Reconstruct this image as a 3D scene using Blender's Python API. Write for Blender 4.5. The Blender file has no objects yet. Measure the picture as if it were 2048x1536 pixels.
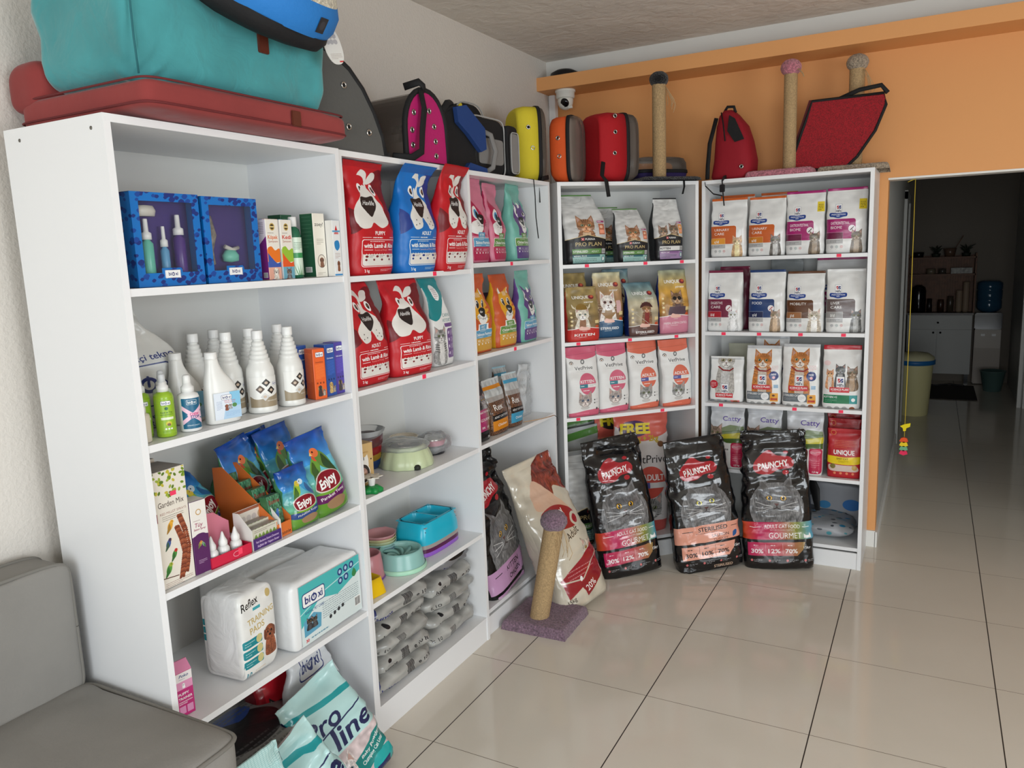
import bpy, bmesh, math, random
import numpy as np
from mathutils import Vector, Matrix, noise

# ------------------------------------------------------------------ camera, light, exposure
scn = bpy.context.scene
COL = scn.collection
PI = math.pi
F_PX, YAW, PITCH, ROLL = 1552.43, -0.497556, -0.162628, -0.0385298
CAM = Vector((1.515488, -2.090780, 1.717244))
def camera():
    cy, sy, cp, sp = math.cos(YAW), math.sin(YAW), math.cos(PITCH), math.sin(PITCH)
    F = Vector((sy * cp, cy * cp, sp)); R = Vector((cy, -sy, 0)); U = R.cross(F)
    c, s = math.cos(ROLL), math.sin(ROLL)
    R2 = R * c + U * s; U2 = U * c - R * s
    cd = bpy.data.cameras.new('camera'); cd.sensor_width = 36; cd.lens = F_PX * 36 / 2048
    cd.clip_start = .05; cd.clip_end = 100
    o = bpy.data.objects.new('camera', cd); COL.objects.link(o)
    M = Matrix((R2, U2, -F)).transposed().to_4x4(); M.translation = CAM
    o.matrix_world = M; scn.camera = o
camera()
scn.view_settings.view_transform = 'Standard'; scn.view_settings.look = 'None'
scn.view_settings.exposure = -0.60; scn.view_settings.gamma = 1; scn.view_settings.use_curve_mapping = False
w = bpy.data.worlds.new('sky'); scn.world = w; w.use_nodes = True
w.node_tree.nodes['Background'].inputs[0].default_value = (.80, .90, 1, 1)
w.node_tree.nodes['Background'].inputs[1].default_value = 1.0
def area(name, loc, rot, sx, sy, power, col=(1, 1, 1)):
    l = bpy.data.lights.new(name, 'AREA'); l.shape = 'RECTANGLE'; l.size = sx; l.size_y = sy
    l.energy = power; l.color = col
    o = bpy.data.objects.new(name, l); COL.objects.link(o); o.location = loc; o.rotation_euler = rot
    return o
# daylight through the shop front (behind the camera) and the glazed door to the right
area('daylight_shopfront', (2.3, -4.35, 1.45), (PI/2-.42, 0, 0), 2.9, 1.8, 170, (.92, .97, 1))
area('daylight_side_window', (5.05, -1.6, 1.50), (PI/2-.38, 0, PI/2), 2.2, 1.7, 150, (.92, .97, 1))

# ------------------------------------------------------------------ mesh helpers
def lin(c):
    return tuple(((v/255)/12.92 if v/255 <= .04045 else ((v/255+.055)/1.055)**2.4) for v in c[:3])
class B:
    def __init__(s): s.bm = bmesh.new()
    def box(s, x0, x1, y0, y1, z0, z1, mi=0, bev=0):
        g = bmesh.ops.create_cube(s.bm, size=1)
        for v in g['verts']:
            v.co = Vector((x0+(v.co.x+.5)*(x1-x0), y0+(v.co.y+.5)*(y1-y0), z0+(v.co.z+.5)*(z1-z0)))
        fs = set(f for v in g['verts'] for f in v.link_faces)
        for f in fs: f.material_index = mi
        if bev:
            es = set(e for f in fs for e in f.edges)
            bmesh.ops.bevel(s.bm, geom=list(es), offset=bev, segments=2, affect='EDGES')
        return s
    def loft(s, rings, mi=0, cap=True, closed=True):
        vs = [[s.bm.verts.new(p) for p in r] for r in rings]; n = len(rings[0])
        for a, b in zip(vs, vs[1:]):
            for i in range(n if closed else n-1):
                j = (i+1) % n
                f = s.bm.faces.new((a[i], a[j], b[j], b[i])); f.material_index = mi; f.smooth = True
        if cap and closed:
            f = s.bm.faces.new(vs[0][::-1]); f.material_index = mi
            f = s.bm.faces.new(vs[-1]); f.material_index = mi
        return s
    def lathe(s, prof, c=(0, 0, 0), n=24, mi=0, sx=1, sy=1, cap=True, wob=None):
        rings = []
        for r, z in prof:
            rings.append([(c[0]+sx*r*math.cos(a)*(wob(a, z) if wob else 1), c[1]+sy*r*math.sin(a)*(wob(a, z) if wob else 1), c[2]+z) for a in [2*PI*i/n for i in range(n)]])
        return s.loft(rings, mi, cap)
    def tube(s, pts, r, n=8, mi=0, flat=None, cap=True):
        pts = [Vector(p) for p in pts]; rings = []; ref = None
        for i, p in enumerate(pts):
            t = (pts[min(i+1, len(pts)-1)] - pts[max(i-1, 0)]).normalized()
            if ref is None: ref = Vector((0, 0, 1)) if abs(t.z) < .9 else Vector((1, 0, 0))
            a = (ref - t*ref.dot(t)).normalized(); b = t.cross(a); ref = a
            rr = r[i] if isinstance(r, (list, tuple)) else r
            f = flat or 1
            rings.append([p + a*math.cos(q)*rr + b*math.sin(q)*rr*f for q in [2*PI*k/n for k in range(n)]])
        return s.loft(rings, mi, cap)
    def quad(s, pts, mi=0):
        f = s.bm.faces.new([s.bm.verts.new(p) for p in pts]); f.material_index = mi; return s
    def prism(s, pts, h, axis='y', mi=0, o=0):
        # polygon pts (a,b) extruded from o to o+h along axis
        mk = {'y': lambda a, b, t: (a, t, b), 'x': lambda a, b, t: (t, a, b), 'z': lambda a, b, t: (a, b, t)}[axis]
        A = [s.bm.verts.new(mk(a, b, o)) for a, b in pts]; Bv = [s.bm.verts.new(mk(a, b, o+h)) for a, b in pts]
        n = len(pts)
        for i in range(n):
            j = (i+1) % n
            s.bm.faces.new((A[i], A[j], Bv[j], Bv[i])).material_index = mi
        s.bm.faces.new(A[::-1]).material_index = mi; s.bm.faces.new(Bv).material_index = mi
        return s
    def obj(s, name, mats, parent=None, smooth=None, M=None, fix=True):
        if fix: bmesh.ops.recalc_face_normals(s.bm, faces=s.bm.faces)
        me = bpy.data.meshes.new(name)
        if smooth is not None:
            for f in s.bm.faces: f.smooth = smooth
        s.bm.to_mesh(me); s.bm.free()
        for m in (mats if isinstance(mats, (list, tuple)) else [mats]): me.materials.append(m)
        o = bpy.data.objects.new(name, me); COL.objects.link(o)
        if parent: o.parent = parent
        if M is not None: o.matrix_world = M
        return o
def tag(o, label=None, cat=None, group=None, kind=None):
    if label: o['label'] = label
    if cat: o['category'] = cat
    if group: o['group'] = group
    if kind: o['kind'] = kind
    return o
def empty(name, label=None, cat=None, group=None, M=None):
    o = bpy.data.objects.new(name, None); COL.objects.link(o); o.empty_display_size = .05
    if M is not None: o.matrix_world = M
    return tag(o, label, cat, group)
def struct(name, b, m):
    return tag(b.obj(name, m), kind='structure')
def copy_tree(o, parent=None):
    c = o.copy(); COL.objects.link(c)
    if parent: c.parent = parent
    for ch in [x for x in o.children]: copy_tree(ch, c)
    return c

# shelving unit frames: x along the front, y into the unit, z up
UF = {'A': ((-.18, -.89), 90), 'B': ((-.192, -.066), 90), 'C': ((-.205, .755), 90),
      'D': ((-.176, 1.582), 46.2), 'E': ((.398, 2.20), 0), 'F': ((0, 0), 0)}
def UM(un, u=0, dep=0, z=0, yaw=0, tilt=0, roll=0):
    (ox, oy), a = UF[un]
    return (Matrix.Translation((ox, oy, 0)) @ Matrix.Rotation(math.radians(a), 4, 'Z') @ Matrix.Translation((u, dep, z))
            @ Matrix.Rotation(math.radians(yaw), 4, 'Z') @ Matrix.Rotation(math.radians(-tilt), 4, 'X') @ Matrix.Rotation(math.radians(roll), 4, 'Y'))

# ------------------------------------------------------------------ materials
_M = {}
def mat(name, col, rough=.5, metal=0, bump=0, bscale=40, alpha=1, trans=0, ior=1.45, noise_col=0, nscale=8, coat=0, bdist=.002, sheen=0, det=3, distort=0, img=None, cls='noise', aniso=None):
    if name in _M: return _M[name]
    m = bpy.data.materials.new(name); _M[name] = m; m.use_nodes = True
    nt = m.node_tree; p = nt.nodes['Principled BSDF']; I = p.inputs
    I['Base Color'].default_value = (*lin(col), 1); I['Roughness'].default_value = rough; I['Metallic'].default_value = metal
    I['IOR'].default_value = ior; I['Alpha'].default_value = alpha; I['Transmission Weight'].default_value = trans
    I['Coat Weight'].default_value = coat; I['Coat Roughness'].default_value = .08
    if sheen: I['Sheen Weight'].default_value = sheen; I['Sheen Roughness'].default_value = .4
    tc = nt.nodes.new('ShaderNodeTexCoord')
    def nz(scale, d, dist=0):
        n = nt.nodes.new('ShaderNodeTexNoise'); n.inputs['Scale'].default_value = scale; n.inputs['Detail'].default_value = d
        n.inputs['Distortion'].default_value = dist; nt.links.new(tc.outputs['Object'], n.inputs['Vector']); return n
    if img is not None:
        t = nt.nodes.new('ShaderNodeTexImage'); t.image = img; t.extension = 'EXTEND'
        nt.links.new(tc.outputs['UV'], t.inputs['Vector']); nt.links.new(t.outputs['Color'], I['Base Color'])
    elif noise_col:
        n = nz(nscale, 4); r = nt.nodes.new('ShaderNodeMapRange'); mx = nt.nodes.new('ShaderNodeMix'); mx.data_type = 'RGBA'
        r.inputs[1].default_value = .3; r.inputs[2].default_value = .7
        nt.links.new(n.outputs[0], r.inputs[0]); nt.links.new(r.outputs[0], mx.inputs[0])
        a = [max(0, v*(1-noise_col)) for v in lin(col)]; b = [min(1, v*(1+noise_col)) for v in lin(col)]
        mx.inputs[6].default_value = (*a, 1); mx.inputs[7].default_value = (*b, 1)
        nt.links.new(mx.outputs[2], I['Base Color'])
    if bump:
        n = nz(bscale, det, distort)
        b = nt.nodes.new('ShaderNodeBump'); b.inputs['Strength'].default_value = bump; b.inputs['Distance'].default_value = bdist
        nt.links.new(n.outputs[0], b.inputs['Height']); nt.links.new(b.outputs[0], I['Normal'])
    return m
def clear(name, tint=(235, 238, 240), opac=.18, rough=.12, bump=0.4, bscale=25):
    """thin clear plastic film: mostly see-through, glossy"""
    if name in _M: return _M[name]
    m = bpy.data.materials.new(name); _M[name] = m; m.use_nodes = True; nt = m.node_tree
    p = nt.nodes['Principled BSDF']; p.inputs['Base Color'].default_value = (*lin(tint), 1); p.inputs['Roughness'].default_value = rough
    out = nt.nodes['Material Output']; tr = nt.nodes.new('ShaderNodeBsdfTransparent'); mx = nt.nodes.new('ShaderNodeMixShader')
    fr = nt.nodes.new('ShaderNodeFresnel'); fr.inputs[0].default_value = 1.5 if opac > .05 else 1.25
    ad = nt.nodes.new('ShaderNodeMath'); ad.operation = 'ADD'; ad.inputs[1].default_value = opac; ad.use_clamp = True
    nt.links.new(fr.outputs[0], ad.inputs[0]); nt.links.new(ad.outputs[0], mx.inputs[0])
    nt.links.new(tr.outputs[0], mx.inputs[1]); nt.links.new(p.outputs[0], mx.inputs[2]); nt.links.new(mx.outputs[0], out.inputs[0])
    tc = nt.nodes.new('ShaderNodeTexCoord'); n = nt.nodes.new('ShaderNodeTexNoise'); n.inputs['Scale'].default_value = bscale; n.inputs['Distortion'].default_value = 1
    b = nt.nodes.new('ShaderNodeBump'); b.inputs['Strength'].default_value = bump; b.inputs['Distance'].default_value = .004
    nt.links.new(tc.outputs['Object'], n.inputs['Vector']); nt.links.new(n.outputs[0], b.inputs['Height'])
    nt.links.new(b.outputs[0], p.inputs['Normal']); nt.links.new(b.outputs[0], fr.inputs['Normal'])
    return m
# ------------------------------------------------------------------ printed artwork (painted in numpy, nothing is loaded)
WHITE, BLACK = (238, 238, 236), (22, 22, 24)
_TX = {}
def text_tris(s, bold, ital):
    k = (s, bold, ital)
    if k not in _TX:
        cu = bpy.data.curves.new('t', 'FONT'); cu.body = s; cu.size = 1; cu.resolution_u = 3; cu.fill_mode = 'FRONT'
        cu.offset = bold; cu.shear = ital
        ob = bpy.data.objects.new('t', cu); me = bpy.data.meshes.new_from_object(ob)
        me.calc_loop_triangles()
        v = np.empty(len(me.vertices)*3, np.float32); me.vertices.foreach_get('co', v); v = v.reshape(-1, 3)[:, :2]
        t = np.empty(len(me.loop_triangles)*3, np.int32); me.loop_triangles.foreach_get('vertices', t)
        bpy.data.objects.remove(ob); bpy.data.curves.remove(cu); bpy.data.meshes.remove(me)
        _TX[k] = v[t].reshape(-1, 3, 2) if len(v) else np.zeros((0, 3, 2), np.float32)
    return _TX[k]
class Art:
    """canvas: x 0..100 left to right, y 0..H top to bottom"""
    def __init__(s, H, bg=WHITE, res=3.6, seed=0):
        s.H, s.k = H, res; s.w, s.h = int(100*res), int(H*res)
        s.a = np.empty((s.h, s.w, 3), np.float32); s.a[:] = np.array(bg[:3], np.float32)/255
        s.rg = np.random.RandomState(seed+7); s.clip = None
    def grid(s, x0, y0, x1, y1):
        k = s.k
        i0, i1 = max(0, int(x0*k)-1), min(s.w, int(x1*k)+2); j0, j1 = max(0, int(y0*k)-1), min(s.h, int(y1*k)+2)
        if i1 <= i0 or j1 <= j0: return None
        X, Y = np.meshgrid((np.arange(i0*2, i1*2)+.5)/(2*k), (np.arange(j0*2, j1*2)+.5)/(2*k))
        return i0, i1, j0, j1, X, Y
    def paint(s, g, m, col, al=1):
        i0, i1, j0, j1, X, Y = g
        m = m.reshape(j1-j0, 2, i1-i0, 2).mean((1, 3)).astype(np.float32)*al
        if s.clip is not None: m = m*s.clip[j0:j1, i0:i1]
        c = np.array(col, np.float32)
        if c.ndim == 1: c = c[:3]/255
        else: c = c[j0:j1, i0:i1]
        s.a[j0:j1, i0:i1] = s.a[j0:j1, i0:i1]*(1-m[..., None]) + c*m[..., None]
        return s
    def poly(s, P, col, al=1):
        P = np.array(P, float); g = s.grid(P[:, 0].min(), P[:, 1].min(), P[:, 0].max(), P[:, 1].max())
        if g is None: return s
        X, Y = g[4], g[5]; m = np.zeros(X.shape, bool)
        for (xa, ya), (xb, yb) in zip(P, np.roll(P, -1, 0)):
            if ya == yb: continue
            m ^= ((ya > Y) != (yb > Y)) & (X < (xb-xa)*(Y-ya)/(yb-ya)+xa)
        return s.paint(g, m, col, al)
    def rect(s, x0, y0, x1, y1, col, al=1): return s.poly([(x0, y0), (x1, y0), (x1, y1), (x0, y1)], col, al)
    def rr(s, x0, y0, x1, y1, r, col, al=1):
        P = []
        for cx, cy, a in ((x1-r, y0+r, -90), (x1-r, y1-r, 0), (x0+r, y1-r, 90), (x0+r, y0+r, 180)):
            P += [(cx+r*math.cos(math.radians(a+q)), cy+r*math.sin(math.radians(a+q))) for q in (0, 22, 45, 67, 90)]
        return s.poly(P, col, al)
    def ell(s, cx, cy, rx, ry, col, al=1, rot=0):
        R = max(rx, ry); g = s.grid(cx-R, cy-R, cx+R, cy+R)
        if g is None: return s
        c, q = math.cos(math.radians(rot)), math.sin(math.radians(rot))
        dx, dy = g[4]-cx, g[5]-cy; u, v = dx*c+dy*q, -dx*q+dy*c
        return s.paint(g, (u/rx)**2+(v/ry)**2 < 1, col, al)
    def line(s, P, wd, col, al=1):
        for (xa, ya), (xb, yb) in zip(P, P[1:]):
            g = s.grid(min(xa, xb)-wd, min(ya, yb)-wd, max(xa, xb)+wd, max(ya, yb)+wd)
            if g is None: continue
            X, Y = g[4], g[5]; L = (xb-xa)**2+(yb-ya)**2+1e-9
            t = np.clip(((X-xa)*(xb-xa)+(Y-ya)*(yb-ya))/L, 0, 1)
            s.paint(g, (X-xa-t*(xb-xa))**2+(Y-ya-t*(yb-ya))**2 < (wd/2)**2, col, al)
        return s
    def blob(s, cx, cy, pts, col, al=1, n=8):
        """smooth closed curve through pts (relative to cx, cy)"""
        P = []; m = len(pts)
        for i in range(m):
            p0, p1, p2, p3 = [np.array(pts[(i+q) % m], float) for q in (-1, 0, 1, 2)]
            for j in range(n):
                t = j/n; P.append(.5*((2*p1)+(-p0+p2)*t+(2*p0-5*p1+4*p2-p3)*t*t+(-p0+3*p1-3*p2+p3)*t**3)+(cx, cy))
        return s.poly(P, col, al)
    def text(s, t, x, y, size, col, anchor='c', bold=.02, ital=0, sx=1, rot=0, al=1, fit=None):
        T = text_tris(t, 0 if 'M' in t and bold < .03 else bold if 'M' not in t else .0, ital)
        if not len(T): return s
        x0, x1 = T[..., 0].min(), T[..., 0].max()
        if fit: sx = fit/(size*(x1-x0))
        off = {'l': x0, 'c': (x0+x1)/2, 'r': x1}[anchor]
        c, q = math.cos(math.radians(rot)), math.sin(math.radians(rot))
        U = (T[..., 0]-off)*size*sx; V = -(T[..., 1])*size
        PX, PY = x+U*c-V*q, y+U*q+V*c
        g = s.grid(PX.min(), PY.min(), PX.max(), PY.max())
        if g is None: return s
        i0, i1, j0, j1, X, Y = g; m = np.zeros(X.shape, bool); k2 = s.k*2; ox, oy = i0*2, j0*2
        for tx, ty in zip(PX, PY):
            a0, a1 = max(0, int(tx.min()*k2)-ox), min(X.shape[1], int(tx.max()*k2)+2-ox)
            b0, b1 = max(0, int(ty.min()*k2)-oy), min(X.shape[0], int(ty.max()*k2)+2-oy)
            if a1 <= a0 or b1 <= b0: continue
            xx, yy = X[b0:b1, a0:a1], Y[b0:b1, a0:a1]
            d0 = (tx[1]-tx[0])*(yy-ty[0])-(ty[1]-ty[0])*(xx-tx[0])
            d1 = (tx[2]-tx[1])*(yy-ty[1])-(ty[2]-ty[1])*(xx-tx[1])
            d2 = (tx[0]-tx[2])*(yy-ty[2])-(ty[0]-ty[2])*(xx-tx[2])
            m[b0:b1, a0:a1] |= ((d0 >= 0) & (d1 >= 0) & (d2 >= 0)) | ((d0 <= 0) & (d1 <= 0) & (d2 <= 0))
        return s.paint(g, m, col, al)
    def bars(s, x0, x1, y, n, step, col, h=.7, al=.8, anchor='l'):
        """rows of print too small to read"""
        for i in range(n):
            x = x0; end = x0+(x1-x0)*(1 if i < n-1 else .6)
            while x < end:
                l = s.rg.uniform(1.2, 4.5); s.rect(x, y+i*step, min(x+l, end), y+i*step+h, col, al); x += l+.9
        return s
    def grad(s, y0, y1, c0, c1, x0=0, x1=100, horiz=False):
        n = 40
        for i in range(n):
            t = i/(n-1); c = tuple(c0[q]*(1-t)+c1[q]*t for q in range(3))
            if horiz: s.rect(x0+(x1-x0)*i/n, y0, x0+(x1-x0)*(i+1)/n+.2, y1, c)
            else: s.rect(x0, y0+(y1-y0)*i/n, x1, y0+(y1-y0)*(i+1)/n+.2, c)
        return s
    def bands(s, y0, y1, cols):
        n = len(cols)-1
        for i in range(n): s.grad(y0, y1, cols[i], cols[i+1], 100*i/n, 100*(i+1)/n, True)
        return s
    def noise2(s, sx, sy):
        g = s.rg.rand(max(2, int(s.H/sy)+2), max(2, int(100/sx)+2)).astype(np.float32)
        yi = np.linspace(0, g.shape[0]-1.001, s.h); xi = np.linspace(0, g.shape[1]-1.001, s.w)
        y0, x0 = yi.astype(int), xi.astype(int); fy, fx = (yi-y0)[:, None], (xi-x0)[None]
        return g[y0][:, x0]*(1-fy)*(1-fx)+g[y0+1][:, x0]*fy*(1-fx)+g[y0][:, x0+1]*(1-fy)*fx+g[y0+1][:, x0+1]*fy*fx
    def fur(s, col, var=.35, sx=.7, sy=2.2):
        n = s.noise2(sx, sy)*.55+s.noise2(4, 5)*.45
        return np.clip(np.array(col, np.float32)/255*(1+var*2*(n[..., None]-.5)), 0, 1)
    def image(s, name):
        im = bpy.data.images.new(name, s.w, s.h)
        px = np.ones((s.h, s.w, 4), np.float32); px[..., :3] = np.clip(s.a[::-1], 0, 1)
        im.pixels.foreach_set(px.ravel()); im.update(); im.pack(); return im
    # ---- animals printed on packaging
    def cat(s, cx, cy, r, fur=(120, 120, 122), dark=(70, 70, 72), eye=(225, 175, 40), belly=None, stripes=4, body=True, bh=2.2, pale=None, inner=(190, 150, 140)):
        F, D = s.fur(fur), s.fur(dark); pale = pale or tuple(min(255, c*1.35+25) for c in fur); Pl = s.fur(pale, .15)
        if body:
            s.blob(cx, cy, [(-.55*r, .5*r), (-.95*r, 1.2*r), (-1.05*r, bh*r), (1.0*r, bh*r), (.95*r, 1.2*r), (.55*r, .5*r)], F)
            s.blob(cx, cy, [(-.3*r, .6*r), (-.5*r, 1.3*r), (-.4*r, bh*r), (.4*r, bh*r), (.5*r, 1.3*r), (.3*r, .6*r)], s.fur(belly, .2) if belly else Pl, .8)
            if stripes:
                for i in range(stripes):
                    y = cy+(1.0+.28*i)*r
                    for q in (-1, 1): s.line([(cx+q*.95*r, y), (cx+q*.5*r, y+.12*r)], .1*r, D, .7)
        for q in (-1, 1):
            s.poly([(cx+q*.92*r, cy-1.28*r), (cx+q*.98*r, cy-.1*r), (cx+q*.2*r, cy-.62*r)], F)
            s.poly([(cx+q*.84*r, cy-1.05*r), (cx+q*.86*r, cy-.35*r), (cx+q*.42*r, cy-.62*r)], inner, .85)
        s.blob(cx, cy, [(0, -.78*r), (.6*r, -.62*r), (.98*r, -.05*r), (.88*r, .45*r), (.4*r, .82*r), (0, .9*r), (-.4*r, .82*r), (-.88*r, .45*r), (-.98*r, -.05*r), (-.6*r, -.62*r)], F)
        if stripes:
            for dx in (-.36, -.12, .12, .36): s.line([(cx+dx*r, cy-.74*r), (cx+dx*.7*r, cy-.38*r)], .09*r, D, .85)
            for q in (-1, 1):
                for yy in (.05, .28, .5): s.line([(cx+q*.95*r, cy+yy*r), (cx+q*.6*r, cy+(yy+.07)*r)], .08*r, D, .7)
        s.blob(cx, cy, [(0, -.05*r), (.2*r, .25*r), (.46*r, .42*r), (.35*r, .72*r), (0, .85*r), (-.35*r, .72*r), (-.46*r, .42*r), (-.2*r, .25*r)], Pl, .85)
        for q in (-1, 1):
            s.ell(cx+q*.40*r, cy-.02*r, .21*r, .165*r, D); s.ell(cx+q*.40*r, cy-.02*r, .16*r, .135*r, eye)
            s.ell(cx+q*.40*r, cy-.02*r, .08*r, .12*r, (12, 12, 12)); s.ell(cx+q*.40*r-.05*r, cy-.07*r, .03*r, .03*r, (250, 250, 250))
        s.poly([(cx-.15*r, cy+.28*r), (cx+.15*r, cy+.28*r), (cx, cy+.44*r)], (95, 60, 58))
        s.line([(cx, cy+.42*r), (cx, cy+.56*r), (cx-.2*r, cy+.64*r)], .05*r, (50, 40, 40)); s.line([(cx, cy+.56*r), (cx+.2*r, cy+.64*r)], .05*r, (50, 40, 40))
        for q in (-1, 1):
            for dy in (-.12, .02, .16): s.line([(cx+q*.25*r, cy+.5*r+dy*.4*r), (cx+q*1.2*r, cy+.45*r+dy*2*r)], .035*r, (235, 235, 235), .7)
        return s
    def dog(s, cx, cy, r, fur=(150, 85, 50), dark=(90, 50, 30)):
        F, D = s.fur(fur, .45, 1, 1), s.fur(dark, .4, 1, 1)
        s.blob(cx, cy, [(-.5*r, .4*r), (-.9*r, 1.6*r), (-.8*r, 2.6*r), (.8*r, 2.6*r), (.9*r, 1.6*r), (.5*r, .4*r)], F)
        s.blob(cx, cy, [(0, -.9*r), (.65*r, -.6*r), (.75*r, .1*r), (.4*r, .75*r), (0, .9*r), (-.4*r, .75*r), (-.75*r, .1*r), (-.65*r, -.6*r)], F)
        for q in (-1, 1): s.blob(cx+q*.78*r, cy-.05*r, [(0, -.5*r), (.25*r, 0), (.1*r, .75*r), (-.2*r, .5*r), (-.15*r, -.3*r)], D)
        for q in (-1, 1): s.ell(cx+q*.3*r, cy-.1*r, .12*r, .13*r, (15, 12, 10))
        s.ell(cx, cy+.32*r, .2*r, .14*r, (15, 12, 10)); return s
def bird(A, x, y, r, body, head, wing, face=1):
    A.ell(x, y, r*.55, r, body, rot=25*face); A.ell(x+face*.45*r, y-.8*r, r*.42, r*.4, head)
    A.blob(x, y, [(-.1*r*face, -.5*r), (.1*r*face, .6*r), (-.9*r*face, 1.5*r), (-.5*r*face, .2*r)], wing)
    A.poly([(x+face*.8*r, y-.95*r), (x+face*1.05*r, y-.7*r), (x+face*.75*r, y-.6*r)], (235, 200, 120)); A.ell(x+face*.55*r, y-.87*r, .08*r, .08*r, (10, 10, 10))

NAVY = (30, 45, 110)
def bioxi(A, cx, cy, wd, frame=True, col=NAVY, bg=WHITE):
    h = wd*.34
    if frame:
        A.rr(cx-wd*.56, cy-h*.85, cx+wd*.56, cy+h*.75, h*.3, col); A.rr(cx-wd*.53, cy-h*.76, cx+wd*.53, cy+h*.66, h*.26, bg)
    A.text('bi', cx-wd*.3, cy+h*.33, h*1.15, col, bold=.02, fit=wd*.25); A.text('xi', cx+wd*.32, cy+h*.33, h*1.15, col, bold=.02, fit=wd*.24)
    A.ell(cx+wd*.01, cy+h*.03, h*.42, h*.42, col); A.ell(cx+wd*.01, cy+h*.03, h*.25, h*.25, bg); A.line([(cx+wd*.01, cy-h*.4), (cx+wd*.01, cy+h*.1)], h*.12, col)
def art_hav(bg, dk, kind, flavor, H=165, shift=0, dots=True, puppy=False, eyes=True, sub='Kuzulu ve Pirinçli'):
    A = Art(H, bg); x = 50+shift
    A.blob(0, 0, [(66, 20), (104, 14), (104, 98), (82, 100), (78, 70), (70, 45)], dk); A.poly([(0, 70), (16, 80), (20, 100), (0, 112)], dk)
    g = (226, 224, 218)
    if eyes:
        A.blob(x, 20, [(-14, 2), (-2, -8), (8, -4), (8, 8), (-2, 12)], g); A.blob(x+22, 20, [(-14, 8), (0, -4), (14, -4), (6, 8), (-12, 14)], g)
        A.poly([(x-4, 22), (x+8, 30), (x+4, 52), (x-4, 52)], g)
        A.blob(x, 28, [(2, 0), (-4, -6), (-16, -6), (-24, 6), (-22, 22), (-10, 26), (0, 16)], bg)
        for ex in (-14, 20): A.ell(x+ex, 42, 6.5, 9, WHITE); A.ell(x+ex+1, 42, 3.4, 5, BLACK); A.ell(x+ex+1, 41, 1.2, 2, (150, 90, 60))
    if puppy: A.blob(x, 61, [(-4, -26), (18, -8), (34, 10), (38, 30), (20, 40), (2, 32), (-8, 40), (-28, 40), (-36, 22), (-28, 0)], g)
    else: A.blob(x, 58, [(-2, -22), (8, -8), (26, 4), (34, 28), (28, 44), (14, 42), (3, 26), (-6, 42), (-22, 44), (-30, 24), (-18, 0), (-8, -10)], g)
    A.blob(x-2, 58, [(-20, -4), (-4, -4), (12, -6), (17, 6), (12, 18), (3, 26), (-8, 18), (-18, 8)], (35, 28, 28))
    A.text('Havlife', x-3, 66, 10, WHITE, bold=.01, ital=.15, fit=27)
    if dots:
        for dx, dy in ((-18, 30), (-12, 36), (-20, 38), (18, 26), (24, 32), (17, 36), (27, 38)): A.ell(x+dx, 58+dy, 1.1, 1.1, (60, 50, 50))
    y = 112
    A.rect(0, 0, 100, 3, dk, .4)
    A.text(kind, 56, y, 8.5, WHITE, bold=.03); A.rect(14, y+3.5, 34, y+4.3, WHITE); A.rect(76, y+3.5, 92, y+4.3, WHITE); A.bars(37, 73, y+3.3, 1, 2, WHITE, 1.6, 1)
    A.rr(13, y+7, 94, H-13, 4, WHITE); A.rr(14.2, y+8, 92.8, H-14, 3.5, bg)
    A.bars(30, 84, y+9.5, 1, 2, WHITE, 1.3, .9)
    A.text(flavor, 53, y+20, 9.5, WHITE, bold=.035, fit=72); A.text(sub, 56, y+25, 4.6, (245, 180, 170), bold=0)
    A.rect(18, y+23, 36, y+23.9, WHITE); A.rect(76, y+23, 90, y+23.9, WHITE)
    A.rr(15.2, y+28, 91.8, H-15, 3, g)
    for i in range(12): A.ell(18.5+6.4*i, y+28.3, 3.2, 2, bg)
    for i in range(3): A.ell(23+26*i, y+33.5, 3.4, 1.8, dk); A.bars(29+26*i, 41+26*i, y+32, 2, 2, (120, 100, 98), .8)
    for i in range(4): A.ell(22+19*i, y+37.5+1.2, 2.4, 1.6, dk)
    A.text('3 kg', 22, H-5, 6.5, WHITE, bold=.03); A.bars(55, 88, H-9, 2, 2.2, WHITE, .8)
    return A
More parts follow.
